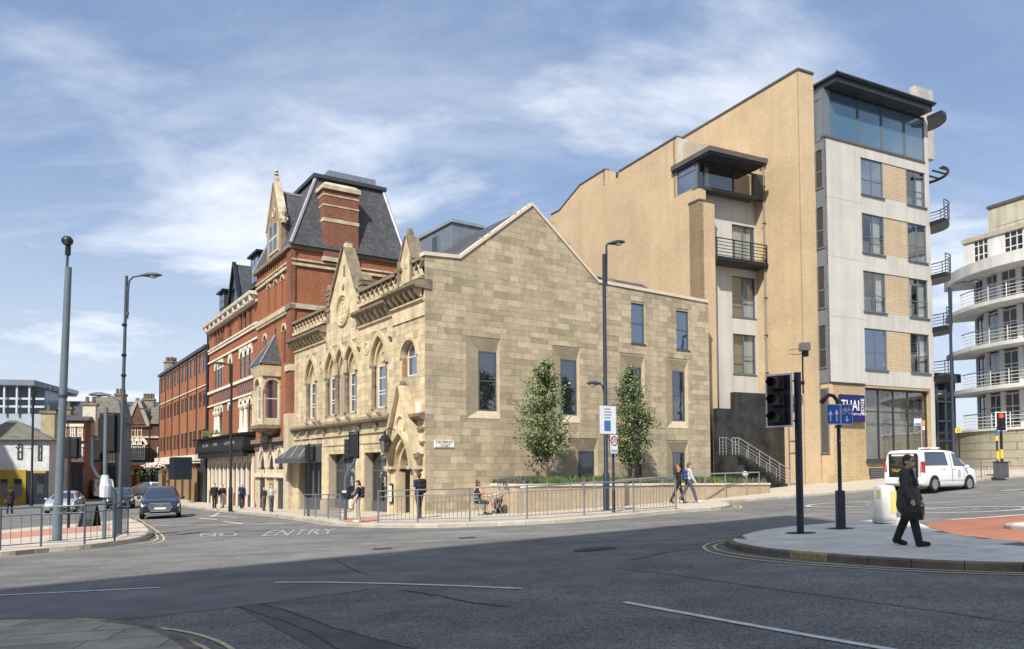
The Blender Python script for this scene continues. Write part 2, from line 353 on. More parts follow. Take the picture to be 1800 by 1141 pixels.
def ground_word(name, txt, left, right, top, bottom, m=WHITE):
    a, b = gp(*left), gp(*right); t, bo = gp(*top), gp(*bottom); c = (a+b)/2; xd = (b-a); w = xd.length; xd.normalize(); yd = (t-bo); hgt = yd.length; yd.normalize()
    me = text_mesh(txt, 1, 0); xs = [q.co.x for q in me.vertices]; ys = [q.co.y for q in me.vertices]; x0, x1, y0, y1 = min(xs), max(xs), min(ys), max(ys)
    for q in me.vertices:
        p = c+xd*((q.co.x-(x0+x1)/2)/(x1-x0)*w)+yd*((q.co.y-(y0+y1)/2)/(y1-y0)*hgt); q.co = (p.x, p.y, gz(p.x, p.y)+.014)
    me.materials.append(m); return put(name, me, kind='structure')
WORN = mat('road_white_worn', (.36, .36, .35), .8, .4, 7, c2=(.21, .21, .205), det=10)
ground_word('road_lettering', 'NO', (352, 941), (418, 940), (385, 937), (385, 944), WORN)
ground_word('road_lettering', 'ENTRY', (468, 938), (590, 934), (540, 931), (530, 941), WORN)
def roundel(l, r, t, b):
    L_, R_, T_, B_ = [gp(*q).to_2d() for q in (l, r, t, b)]; c = (L_+R_)/2; ax = (R_-L_)/2; bx = Vector((-ax.y, ax.x)).normalized(); hb = abs((T_-B_).dot(bx))/2
    P = [c+ax*math.cos(a*math.pi/24)+bx*hb*math.sin(a*math.pi/24) for a in range(49)]
    strip('speed_roundel', P, .16, .014, WHITE, kind='structure', step=2)
    me = text_mesh('20', 1, 0); axn = ax.normalized()
    for q in me.vertices:
        p = c+axn*(q.co.y*ax.length*.95)-bx*(q.co.x*hb*1.05)*-1; q.co = (p.x, p.y, gz(p.x, p.y)+.015)
    me.materials.append(WORN); put('speed_number', me, kind='structure')
roundel((1438, 891.7), (1590, 881), (1520, 880.5), (1500, 893)); roundel((1618, 901), (1786, 891.5), (1717, 889), (1655, 903.5))
# -- kerbed pavements
def kerb(P, w, hgt, m, n_yellow=(), step=.92, dark=None, name='kerb'):
    P = dens(P, .1); i = 0; k = 0; root = thing(name, None, None); root['kind'] = 'structure'
    A = offs(P, 0); B = offs(P, w)
    while i < len(P)-1:
        j = i
        while j < len(P)-1 and (P[j]-P[i]).length < step: j += 1
        rr = []
        for t, e in ((i, .006), ((i+j)//2, 0), (j, -.006)):
            d = (P[j]-P[i]).normalized()*e; a = A[t]+d; b = B[t]+d; za, zb = gz(*a), gz(*b)
            rr.append([(a.x, a.y, za-.05), (b.x, b.y, zb-.05), (b.x, b.y, zb+hgt), (a.x+(b.x-a.x)*.12, a.y+(b.y-a.y)*.12, za+hgt), (a.x, a.y, za+hgt-.02)])
        mm = m[1](k) if isinstance(m, tuple) else m
        q = MB().loft(rr).build('kerb_stone', mm, root); k += 1; i = j
    return root
YK = mat('kerb_yellow', (.42, .33, .11), .8, .3, 10, c2=(.17, .145, .10), det=8)
def ymix(base, ys): return (0, lambda k: YK if k in ys else base)
H = .12
# pavement round the stone building
KS = smooth(G((180, 869), (250, 880.5), (322.6, 890.3), (434, 903)), 4)[:-1]+smooth(G((434, 903), (480, 908), (520, 913), (560, 918.7), (594.7, 924), (640, 926.5), (700, 928), (760, 928), (860, 925), (989, 919), (1100, 910), (1183, 902), (1262, 896.5), (1284, 892)), 5)
KS2 = smooth(G((1284, 892), (1280, 887.5), (1272, 884.5)), 3)[1:]+smooth(G((1272, 884.5), (1367, 876.7), (1433, 871.7), (1533, 863.5), (1640, 853.5), (1730, 845), (1830, 836)), 4)[1:]
KALL = KS+KS2
kerb(KALL, -.15, H, ymix(KERB, {22, 38, 44, 51, 56}))
back = [Vector(q) for q in ((70, 62), (60, 140), (-20, 170), (-70, 150))]
drape('pavement', offs(KALL, -.15)+back, H-.004, PAVE, cell=2.0, kind='structure')
strip('yellow_line', offs(KS[3:], .22), .1, .012, mat('road_cream', (.62, .55, .40), .8, .3, 8, c2=(.42, .38, .3)), kind='structure')
strip('yellow_line', smooth(G((1240, 899), (1290, 896), (1303, 891.5), (1296, 888.5), (1285, 888)), 5), .08, .012, YELL, kind='structure'); strip('yellow_line', smooth(G((1262, 897.6), (1284, 894.5), (1294, 891.5), (1289, 889)), 5), .07, .012, YELL, kind='structure')
strip('slab_band', smooth(G((600, 921), (680, 923), (760, 923.5), (860, 920.5), (989, 914.5), (1183, 898)), 5), .5, H+.004, mat('edge_paving', (.38, .35, .30), .85, .2, 2, bump=.2, bs=60), kind='structure')
drape('tactile_paving', G((600, 918), (668, 912.5), (664, 920), (645, 924.5), (604, 923)), H+.006, TACT, cell=9, kind='structure')
# island on the right
IF = smooth(G((1292, 951.5), (1278, 957), (1277, 962), (1300, 969), (1345, 976.7), (1421.7, 984), (1513, 991.7), (1667, 1001.7), (1800, 1005.7), (1900, 1008)), 5)
IB = smooth(G((1627, 933), (1597, 918.5), (1543, 921), (1477, 926.5), (1400, 933), (1343, 941), (1292, 951.5)), 4)
IR = smooth(G((1900, 977), (1800, 965), (1740, 957), (1680, 949), (1645, 939), (1627, 933)), 4)
kerb(IF, -.15, H, (0, lambda k: YK if k in (5, 19, 20) else (KERBR if k > 13 else KERBD)), step=.62)
ISL = offs(IF, -.15)+[Vector((12.5, 10.2)), ]+IR[:-1]+IB[:-1]
drape('traffic_island', ISL, H-.012, SLABJ, thick=.2, cell=9, kind='structure')
def inside(p, poly):
    c = False; n = len(poly)
    for i in range(n):
        a, b = poly[i], poly[(i+1) % n]
        if (a.y > p.y) != (b.y > p.y) and p.x < (b.x-a.x)*(p.y-a.y)/(b.y-a.y)+a.x: c = not c
    return c
def clipconv(P, a, d):          # keep the part of convex polygon P left of line a + t d
    out = []; f = lambda q: d.x*(q.y-a.y)-d.y*(q.x-a.x)
    for i, q in enumerate(P):
        r = P[(i+1) % len(P)]; fq, fr = f(q), f(r)
        if fq >= 0: out.append(q)
        if fq*fr < 0: out.append(q.lerp(r, fq/(fq-fr)))
    return out
def slabs(poly, ang, L, Wd, h, thick, m, parent, org, rng, gap=.008, jit=.0, ymin=0):
    a = R(ang); e1 = Vector((math.cos(a), math.sin(a))); e2 = Vector((-e1.y, e1.x)); us = [(q-org).dot(e1) for q in poly]; vs = [(q-org).dot(e2) for q in poly]; n = 0
    area = sum(poly[i].x*poly[(i+1) % len(poly)].y-poly[(i+1) % len(poly)].x*poly[i].y for i in range(len(poly))); 
    v = min(vs); row = 0
    while v < max(vs):
        hh = Wd*(1+rng.uniform(-jit, jit)); u = min(us)-rng.random()*L; row += 1
        while u < max(us):
            ll = L*(1+rng.uniform(-jit*1.6, jit*1.6)); P = [org+e1*x+e2*y for x, y in ((u+gap, v+gap), (u+ll-gap, v+gap), (u+ll-gap, v+hh-gap), (u+gap, v+hh-gap))]; u += ll
            ins = [inside(q, poly) for q in P]; c = sum(P, Vector((0, 0)))/4
            if not any(ins) and not inside(c, poly): continue
            if not all(ins):
                for i in range(len(poly)):
                    p0, p1 = poly[i], poly[(i+1) % len(poly)]
                    if (p0-c).length > 3*L and (p1-c).length > 3*L and (p1-p0).length < 4*L: continue
                    s = [(p1.x-p0.x)*(q.y-p0.y)-(p1.y-p0.y)*(q.x-p0.x) for q in P]
                    t = (c-p0).dot(p1-p0)/max(1e-6, (p1-p0).length_squared)
                    if -1.2*L/max(.05, (p1-p0).length) < t < 1+1.2*L/max(.05, (p1-p0).length):
                        P2 = clipconv(P, p0, (p1-p0) if area > 0 else (p0-p1))
                        if len(P2) > 2: P = P2
                        else: P = P2; break
                if len(P) < 3: continue
                ar = abs(sum(P[i].x*P[(i+1) % len(P)].y-P[(i+1) % len(P)].x*P[i].y for i in range(len(P))))/2
                if ar < .01: continue
            if P[0].y < ymin: continue
            dz = rng.uniform(-.002, .002)
            MB().ext([(q.x, q.y, gz(q.x, q.y)+h-thick) for q in P], (0, 0, thick+dz)).build('paving_slab', m, parent); n += 1
        v += hh
    return n
isl = bpy.data.objects['traffic_island']; rng = random.Random(5)
NS1 = slabs(ISL, 22, .75, .6, H, .03, SLAB, isl, Vector((7, 14)), rng, .006)
YI = lambda a: strip('yellow_line', smooth(G(*a), 5), .055, .013, YELL, kind='structure')
YI([(1325, 945.5), (1283, 950.5), (1250, 955.5), (1237, 963), (1258, 974), (1333, 985.7), (1483, 998), (1640, 1006.5), (1800, 1012), (1900, 1015)])
YI([(1320, 948.5), (1283, 953.5), (1261, 958), (1256, 964), (1275, 971.5), (1345, 982), (1483, 994.5), (1640, 1003), (1800, 1008.6), (1900, 1011.5)])
# red surfacing with a small round island
drape('red_surfacing', IR[::-1]+[Vector((16, 13)), Vector((20, 20))]+G((1830, 903), (1740, 910), (1672, 914), (1630, 919.5)), .006, RED, cell=9, kind='structure')
c = gp(1850, 929).to_2d(); rr_ = (gp(1777, 926).to_2d()-c).length; circ = [c+Vector((math.cos(a*math.pi/18), math.sin(a*math.pi/18)))*rr_ for a in range(37)]
kerb(circ, -.15, .1, KERB, step=.6, name='round_island_kerb'); drape('round_island', [c+(q-c)*.93 for q in circ[:-1]], .095, SLAB, thick=.1, cell=9, kind='structure')
# island on the left, and the pavement corner by the camera
LF = smooth(G((-60, 983), (0, 978.5), (58, 972.7), (154, 964.5), (231, 953.5), (256, 945.8), (260, 938), (252, 928), (243, 921.5), (226, 914.5)), 5)
kerb(LF, .15, H, ymix(KERBD, {10, 11, 21}), step=.7)
LPOLY = offs(LF, .15)+G((180, 921.5), (96, 927.5), (0, 937), (-60, 944))
drape('corner_pavement', LPOLY, H-.004, PAVE, thick=.2, cell=4, kind='structure')
drape('tactile_paving', G((-50, 949), (0, 943), (96, 934), (190, 930.5), (197, 937), (96, 945), (0, 954), (-50, 960)), H+.005, TACT, cell=9, kind='structure')
YI([(240, 909), (258, 921.7), (276, 934), (288, 946), (280, 954), (245, 960.5), (173, 968), (60, 976.5), (0, 981.5), (-60, 986.5)]); YI([(236, 911), (249, 920.7), (266, 934), (277, 945), (268, 952.5), (240, 958)])
BF = smooth(G((-150, 1105), (-60, 1103.6), (0, 1103), (78, 1101.7), (175, 1105.6), (253, 1115), (296, 1127), (327, 1141), (352, 1160), (370, 1190)), 5)
kerb(BF, .14, H, ymix(KERBD, {4}), step=.5)
BPOLY = offs(BF, .14)+[Vector((-2.2, 5.2)), Vector((-3, 3)), Vector((-12, 1)), Vector((-12, 8.5))]
drape('near_pavement', BPOLY, H-.012, SLABJ, thick=.2, cell=9, kind='structure')
NS2 = slabs(BPOLY, 8, .95, .62, H, .03, YORK, bpy.data.objects['near_pavement'], Vector((-5, 7)), rng, .008, .12, 5.4)
YI([(100, 1097), (200, 1098.5), (260, 1103), (330, 1113), (381, 1128), (412, 1146), (432, 1165)]); YI([(160, 1100.5), (233, 1109), (303, 1121), (345, 1134), (368, 1146), (385, 1165)])
# manhole covers and the black collars round posts
def collar(px, py, w=.28): 
    c = gp(px, py, H); drape('post_collar', [c.to_2d()+Vector((math.cos(a*.5236), math.sin(a*.5236)))*w for a in range(12)], H+.006, mat('collar_tar', (.055, .055, .058), .85, .2, 6), cell=9, kind='structure')
for q in ((1407, 937, .32), (1478, 929, .3), (100, 950, .3), (1066, 897, .25)): collar(*q)
cv = MB(); c = gp(118, 958.5, H)
# ================================================================== building kit
def tones(name, c, n, spread, **k):
    r = random.Random(name); out = []
    for i in range(n):
        f = 1+spread*(2*i/(n-1)-1); w = r.uniform(-.05, .05)
        out.append(mat('%s_%d' % (name, i), (c[0]*f*(1+w*.5), c[1]*f, c[2]*f*(1-w)), **k))
    return out
GST = tones('ashlar_buff', (.385, .322, .222), 7, .23, rough=.9, var=.16, scale=5, bump=.25, bs=35, streak=.10, det=8)
FST = tones('ashlar_gold', (.53, .43, .275), 6, .16, rough=.9, var=.26, scale=2.2, bump=.35, bs=35, streak=.24, det=9)
STM = mat('carved_stone', (.50, .41, .27), .9, .26, 3, bump=.35, bs=45, streak=.25, det=8)
STD = mat('weathered_stone', (.21, .172, .12), .9, .45, 3, bump=.35, bs=45, det=8)
COPE = mat('coping_cream', (.60, .52, .41), .85, .12, 3, bump=.1)
MORT = mat('lime_mortar', (.32, .28, .21), .95, .15, 6)
SLATE = brick('slate', (.072, .076, .088), (.105, .108, .118), (.035, .036, .04), .3, .17, .010, .62, .5, .5, .7, .3)
LEAD = mat('lead_flashing', (.30, .32, .35), .5, .2, 2, metal=.3)
ZINC = mat('zinc', (.20, .23, .27), .5, .15, 2, metal=.35)
GREY = mat('grey_frame', (.075, .082, .09), .5, .1, 3)
CHAR = mat('charcoal', (.04, .043, .048), .5, .1, 3)
WFR = mat('white_frame', (.62, .61, .56), .5, .08, 3)
BLK = mat('black_metal', (.012, .013, .015), .4, .1, 3)
DARK = mat('dark_room', (.03, .03, .032), .9, .2, 1)
GLS = glass('window_glass', (.012, .015, .02), .20); GLD = glass('window_glass_dark', (.012, .013, .015), .12); GLB = glass('window_glass_sky', (.012, .03, .06), .30); GLC = glass('clear_glass', refl=.10, clear=.82); GLV = glass('victorian_glass', (.05, .06, .08), .38)
def cells(S, Z, holes):
    for a, b in zip(S, S[1:]):
        for c, d in zip(Z, Z[1:]):
            m, k = (a+b)/2, (c+d)/2
            if not any(h[0] < m < h[1] and h[2] < k < h[3] for h in holes): yield a, b, c, d
def wall(mb, s0, s1, z0, z1, holes=(), n=0, rev=.25):
    S = sorted({s0, s1, *[q for h in holes for q in h[:2] if s0 < q < s1]}); Z = sorted({z0, z1, *[q for h in holes for q in h[2:4] if z0 < q < z1]})
    for a, b, c, d in cells(S, Z, holes): mb.poly([(a, n, c), (b, n, c), (b, n, d), (a, n, d)])
    for h in holes:
        a, b, c, d = h[:4]; r = n-(h[4] if len(h) > 4 else rev)
        for p, q in (((a, c), (b, c)), ((b, c), (b, d)), ((b, d), (a, d)), ((a, d), (a, c))): mb.poly([(p[0], n, p[1]), (q[0], n, q[1]), (q[0], r, q[1]), (p[0], r, p[1])])
    return mb
def bx(tf, a, n0, z0, b, n1, z1): return MB(tf).box(a, n0, z0, b, n1, z1)
def window(par, tf, a, b, z0, z1, n, fm, gm, cols=1, rows=(), fw=.06, fd=.07, name='window', sill=None, split=None, bar=None):
    m = MB(tf); bar = bar or fw*.8
    m.box(a, n-fd, z0, a+fw, n, z1).box(b-fw, n-fd, z0, b, n, z1).box(a+fw, n-fd, z0, b-fw, n, z0+fw).box(a+fw, n-fd, z1-fw, b-fw, n, z1)
    V = [a+fw]+[a+(b-a)*q for q in (cols if isinstance(cols, (list, tuple)) else [i/cols for i in range(1, cols)])]+[b-fw]; Hh = [z0+fw]+[z0+(z1-z0)*q for q in rows]+[z1-fw]
    for x in V[1:-1]: m.box(x-bar/2, n-fd*.9, z0+fw, x+bar/2, n-.004, z1-fw)
    for z in Hh[1:-1]: m.box(a+fw, n-fd*.8, z-bar/2, b-fw, n-.008, z+bar/2)
    w = m.build(name, fm, par)
    for x0, x1 in zip(V, V[1:]):
        for y0, y1 in zip(Hh, Hh[1:]): MB(tf).box(x0, n-fd*.6, y0, x1, n-fd*.6+.008, y1).build('pane', gm, w)
    if sill: MB(tf).box(a-.06, n-.02, z0-.07, b+.06, n+sill, z0).build('sill', fm, w)
    return w
def arch(c, hw, zs, kind='round', k=1., n=14):       # points left spring -> crown -> right spring
    if kind == 'round': return [(c-hw*math.cos(math.pi*i/n), zs+hw*k*math.sin(math.pi*i/n)) for i in range(n+1)]
    Rr = hw*(1+k); top = math.acos((Rr-hw)/Rr); L = [(c+Rr-hw-Rr*math.cos(top*i/(n//2)), zs+Rr*math.sin(top*i/(n//2))) for i in range(n//2+1)]
    return L+[(2*c-x, z) for x, z in L[-2::-1]]
def band(mb, P, Q, n0, n1):      # solid band between two equal-length outlines
    return mb.loft([[(p[0], n0, p[1]), (q[0], n0, q[1]), (q[0], n1, q[1]), (p[0], n1, p[1])] for p, q in zip(P, Q)])
def spandrel(mb, P, zt, n0, n1):
    return band(mb, P, [(p[0], max(zt, p[1]+.001)) for p in P], n0, n1)
def arched_window(par, tf, c, hw, z0, zs, n, fm, gm, kind='round', k=1., bars=(.33, .66), fw=.05, col=None, name='window', dep=.06):
    P = arch(c, hw, zs, kind, k); Q = arch(c, hw-fw, zs, kind, k); O = [(c-hw, z0)]+P+[(c+hw, z0)]; I = [(c-hw+fw, z0+fw)]+Q+[(c+hw-fw, z0+fw)]
    m = MB(tf); band(m, O, I, n-dep, n); m.box(c-hw+fw, n-dep, z0, c+hw-fw, n, z0+fw); zt = max(q[1] for q in P)
    for b in bars: z = z0+(zs-z0)*b; m.box(c-hw+fw, n-dep*.8, z-fw*.4, c+hw-fw, n-.004, z+fw*.4)
    w = m.build(name, fm, par); g = MB(tf); L = [q for q in I]; mid = len(L)
    g.ext([(q[0], n-dep*.6, q[1]) for q in L], (0, .006, 0))if 0 else g.face([g.p(q[0], n-dep*.6, q[1]) for q in L])
    g.build('pane', gm, w); return w
def ashlar(F, tf, par, top, s0, s1, z0, dz, L, holes, mats, rng, n0=-.02, keep=0, name='stone', proud=.012, brk=()):
    """lay coursed stones; returns nothing. the `keep` largest are parts of their own, the rest one mesh"""
    out = []; z = z0; ztop = max(top(s0+(s1-s0)*i/60) for i in range(61)); row = 0
    while z < ztop:
        h = dz*rng.choice((.9, 1, 1, 1.1)); s = s0; row += 1; first = True
        while s < s1-.02:
            l = L*rng.uniform(.55, 1.5)*(.6 if first and row % 2 else 1); first = False; e = min(s+l, s1)
            if s1-e < .15: e = s1
            segs = [(s, e)]; zb, zt = z, z+h
            for hh in holes:
                if hh[2] < zt-.03 and hh[3] > zb+.03:
                    ns = []
                    for a, b in segs:
                        if hh[1] <= a+.01 or hh[0] >= b-.01: ns.append((a, b)); continue
                        if hh[0]-a > .03: ns.append((a, hh[0]))
                        if b-hh[1] > .03: ns.append((hh[1], b))
                    segs = ns
            for a, b in segs:
                lo, hi = zb, zt
                for hh in holes:            # trim a stone that laps a lintel or a sill
                    if hh[0] < b-.01 and hh[1] > a+.01:
                        if hh[2] < hi and hh[2] > lo: hi = hh[2]
                        if hh[3] > lo and hh[3] < hi: lo = hh[3]
                if hi-lo < .02: continue
                cut = [a]+[q for q in brk if a+.01 < q < b-.01]+[b] if hi > min(top(a), top(b), top((a+b)/2)) else [a, b]
                for c, d in zip(cut, cut[1:]):
                    ta, tb = top(c+.001), top(d-.001)
                    if ta <= lo+.01 and tb <= lo+.01: continue
                    g = .004; P = [(c+g, lo+g), (d-g, lo+g)]
                    if tb > lo+.02: P.append((d-g, min(hi, tb)-g))
                    if tb < hi and ta > hi: P.append((c+(d-c)*(ta-hi)/(ta-tb), hi-g))
                    if ta < hi and tb > hi: P.append((c+(d-c)*(hi-ta)/(tb-ta), hi-g))
                    if ta > lo+.02: P.append((c+g, min(hi, ta)-g))
                    if len(P) > 2: out.append(((d-c)*(hi-lo), P))
            s = e
        z += h
    def one(mb, P, pr):
        i = [mb.p(x, pr, q) for x, q in P]; j = [mb.p(x, n0, q) for x, q in P]; mb.face(i); k = len(P)
        for a in range(k): mb.face((i[a], j[a], j[(a+1) % k], i[(a+1) % k]))
    big = sorted(range(len(out)), key=lambda i: -out[i][0])[:keep]; bs = set(big); rest = MB(tf)
    for i, (ar, P) in enumerate(out):
        mi = min(len(mats)-1, max(0, int(rng.gauss(len(mats)/2, len(mats)/4.2)))); pr = proud+rng.uniform(-.004, .004)
        if i in bs: m = MB(tf); one(m, P, pr); m.build(name, mats[mi], par)
        else: rest.cur = mi; one(rest, P, pr)
    rest.build(name, mats, par, kind='stuff'); return len(out)
# ================================================================== the stone building on the corner
CS = gp(747, 904, H); FG = Frame(CS, 55.5); FF = Frame(CS, -34.5)
stone = thing('stone_building', 'buff stone gabled building with gothic arched front and plain side wall', 'building', (CS.x, CS.y, 0), R(34.5))
tG = lambda c: Vector((c.x, -c.y, c.z)); tF = lambda c: Vector((-c.y, c.x, c.z))
SE = FG(1247, 700)[0]; EZ = 10.62
sA, zA = FG(935, 362); sL, zL = FG(808, 455); sR, zR = FG(1051, 497); sP, zP = FG(747, 449); EZ = FG(1245, 533)[1]
def gtop(s):
    if s < sL: return zP+(zL-zP)*s/sL
    if s < sA: return zL+(zA-zL)*(s-sL)/(sA-sL)
    if s < sR: return zA+(zR-zA)*(s-sA)/(sR-sA)
    return zR+(EZ-zR)*(s-sR)/(SE-sR)
# side wall openings: window rect (recessed) and splayed mouth
def rect(p, q): a = FG(*p); b = FG(*q); return min(a[0], b[0]), max(a[0], b[0]), min(a[1], b[1]), max(a[1], b[1])
GW = [(2.80, 3.77, 4.22, 6.92, 2.08, 3.85, 3.86, 7.50), (7.50, 8.49, 4.19, 6.91, 6.88, 8.57, 3.82, 7.44), (11.94, 12.87, 4.16, 6.88, 11.22, 12.95, 3.78, 7.41), (15.18, 16.12, 4.12, 6.85, 14.55, 16.22, 3.73, 7.41),
      (8.56, 9.58, .55, 2.46, 7.80, 9.66, .45, 3.01), (11.86, 12.80, .6, 2.46, 11.14, 12.88, .5, 2.96), (15.12, 16.06, .6, 2.44, 14.49, 16.16, .5, 2.98)]
GT = [(12.04, 12.99, 8.07, 10.18), (15.37, 16.34, 8.03, 10.16)]
holes = [g[4:8] for g in GW]+GT
m = MB(tG); wall(m, 0, SE, -1, zL-.35, [(*h, .02) for h in holes[:7]]+[(*h, .16) for h in GT], n=-.012); zz = zL-.35
for a, b in ((0, sL), (sL, sA), (sA, sR), (sR, SE)): m.poly([(a, -.012, zz), (b, -.012, zz), (b, -.012, gtop(b-.001)), (a, -.012, gtop(a+.001))])
side = m.build('side_wall', MORT, stone)
rng = random.Random(11)
NST = ashlar(FG, tG, side, gtop, .0, SE, -.75, .285, .62, holes, GST, rng, keep=300, brk=(sL, sA, sR))
GRV = brick('ashlar_reveal', (.42, .355, .25), (.37, .31, .215), (.33, .28, .2), .62, .285, .008, .9, .5, .3, .2, .15)
for i, g in enumerate(GW):
    a, b, c, d, A, B, C_, D = g; m = MB(tG); o = .17
    for P in ([(A, 0, C_), (A, 0, D), (a, -o, d), (a, -o, c)], [(A, 0, D), (B, 0, D), (b, -o, d), (a, -o, d)], [(B, 0, D), (B, 0, C_), (b, -o, c), (b, -o, d)]): m.poly(P)
    m.build('splayed_reveal', GRV, side); MB(tG).poly([(A, 0, C_), (B, 0, C_), (b, -o, c), (a, -o, c)]).build('splayed_sill', mat('sill_stone', (.47, .39, .28), .9, .12, 3), side)
    window(side, tG, a, b, c, d, -o+.01, GREY, GLS if i != 4 else GLD, 1, (.5,) if d-c > 2.2 else (.38,), .065)
for a, b, c, d in GT: window(side, tG, a, b, c, d, -.05, GREY, GLB, 1, (.5,), .065, sill=.1)
# copings and roof
m = MB(tG); 
for a, b in ((0, sL), (sL, sA), (sA, sR), (sR, SE)):
    za, zb = gtop(a+.001), gtop(b-.001); t = .16
    m.ext([(a-(.06 if a == 0 else 0), .07, za), (b, .07, zb), (b, .07, zb+t), (a-(.06 if a == 0 else 0), .07, za+t)], (0, -.45, 0))
m.build('coping', COPE, stone)
DEP = FF(517, 700)[0]
m = MB(); zr = zA+.02; rr = .42
m.poly([(sA, rr, zr), (sA, DEP, zr), (sL-.3, DEP, zL-.2), (sL-.3, rr, zL-.2)]); m.poly([(sA, rr, zr), (sR, rr, zR-.1), (sR, DEP, zR-.1), (sA, DEP, zr)])
m.poly([(0, rr, zP-.35), (sL-.5, rr, zL-.45), (sL-.5, DEP, zL-.45), (0, DEP, zP-.35)])
m.poly([(sL-.6, DEP, -1), (sR, DEP, -1), (sR, DEP, zR), (sA, DEP, zr), (sL-.6, DEP, zL)]); m.poly([(sR, rr, EZ-.25), (SE, rr, EZ-.25), (SE, DEP, EZ-.25), (sR, DEP, EZ-.25)])
m.poly([(SE, .3, -1), (SE, DEP, -1), (SE, DEP, EZ-.25), (SE, .3, EZ-.25)])
roof = m.build('roof', SLATE, stone)
FL = Frame(CS+FF.d*3.2, 55.5); FL0 = Frame(CS+FF.d*.5, 55.5); la, lz = FL(1040, 484); lb = FL(1130, 499)[0]; l0 = sR-.3; l1 = FL0(1172, 515)[0]
m = MB(); m.poly([(l0, .5, EZ-.1), (l1, .5, EZ-.1), (lb, 3.2, lz), (la, 3.2, lz)]).poly([(l1, .5, EZ-.1), (lb, 3.2, lz), (lb+1, 6, EZ-.2)]).poly([(la, 3.2, lz), (lb, 3.2, lz), (lb, 6, EZ-.2), (la, 6, EZ-.2)]); m.build('lean_to_roof', SLATE, roof)
for a in (sR+.7, sR+2.6): 
    sk = MB(); P = lambda s, t, o=0: (s-.25*t, .5+2.7*t, EZ-.1+(lz-EZ+.1)*t+o); sk.loft([[P(a, .15, .02), P(a+.9, .15, .02), P(a+.9, .85, .02), P(a, .85, .02)], [P(a, .15, .1), P(a+.9, .15, .1), P(a+.9, .85, .1), P(a, .85, .1)]]); w = sk.build('skylight', CHAR, roof)
    MB().poly([P(a+.08, .2, .105), P(a+.82, .2, .105), P(a+.82, .8, .105), P(a+.08, .8, .105)]).build('pane', GLS, w)
# zinc dormer on the street slope
u0 = 6.2; xd, zt = Frame(CS+FF.d*u0, 55.5)(795, 391); FD = Frame(CS+FG.d*xd, -34.5); u1 = FD(727, 422)[0]+1.5
xr = sL+(zt-zL)/(zA-zL)*(sA-sL)+.3
dm = MB().box(xd, u0, zP-.4, xr, u1, zt).build('dormer', ZINC, roof)
MB().box(xd-.1, u0-.1, zt, xr, u1, zt+.16).build('dormer_roof', LEAD, dm)
for i in range(1, int((u1-u0)/.42)): MB().box(xd-.02, u0+i*.42-.012, zP-.3, xd, u0+i*.42+.012, zt-.02).build('standing_seam', ZINC, dm)
for i in range(1, 7): MB().box(xd+i*.42, u0-.02, zP-.3, xd+i*.42+.024, u0, zt-.02).build('standing_seam', ZINC, dm)
for u, z0_, z1_ in ((u0+1.3, zP+.1, zt-.35), (u0+3.0, zP+.05, zt-.85)):
    MB().box(xd-.16, u, z0_, xd, u+.7, z1_).build('window_hood', ZINC, dm); MB().box(xd-.17, u+.06, z0_+.05, xd-.155, u+.64, z1_-.05).build('pane', GLD, dm)
MB().box(xd+1.25, u0-.16, zP+.9, xd+1.7, u0, zt-.3).build('window_hood', ZINC, dm); MB().box(xd+1.3, u0-.17, zP+.95, xd+1.65, u0-.158, zt-.35).build('pane', GLD, dm)
# ---------------------------------------------------------------- gothic street front
front_holes = [(13.0, 14.7, 4.5, 8.1), (9.94, 11.55, 4.5, 8.1), (8.62, 10.24, 4.5, 8.1)]
LA = [(13.85, .86), (10.80, .78), (9.43, .70), (8.06, .80), (4.60, .88)]     # lancets: centre, half width
SH = [(6.35, 7.35)]
ZS, ZL0, ZSP = 4.50, 4.5, 6.62
fh = []
for i, (c, hw) in enumerate(LA): fh.append((c-hw, c+hw, ZS, 8.05, .34))
fh.append((.72, 2.2, 5.72, 7.32, .34))                       # round-headed window
DZ = -.9
fh += [(3.3, 6.32, -.45, 2.5, .5), (7.38, 11.1, -.5, 2.5, .5), (12.05, 15.8, -.8, 2.75, .5), (.72, 2.72, -.5, 2.9, .7)]
fh = sorted(fh)
wl = MB(tF); wall(wl, 0, DEP, -1.3, 9.6, fh, n=-.012)
front = wl.build('street_front', MORT, stone)
ashlar(FF, tF, front, lambda s: 9.5, 0, DEP, -1.2, .30, .62, [h[:4] for h in fh], FST, rng, keep=0)
def moulding(par, c, hw, zs, n1, w, k, kind='pointed', name='hood_mould', m_=STM, n0=-.02):
    return band(MB(tF), arch(c, hw, zs, kind, k), arch(c, hw+w, zs, kind, k), n0, n1).build(name, m_, par)
def column(par, s, n, z0, z1, r=.085, m_=STD, name='colonnette'):
    c = MB(tF); L = [(r*1.5, z0), (r*1.5, z0+.06), (r*1.1, z0+.14), (r, z0+.18), (r*.96, z1-.3), (r*1.1, z1-.28), (r*.98, z1-.25), (r*1.25, z1-.12), (r*1.7, z1-.04), (r*1.7, z1)]
    return c.lathe((s, n, 0), L, 10).build(name, m_, par, smooth=True)
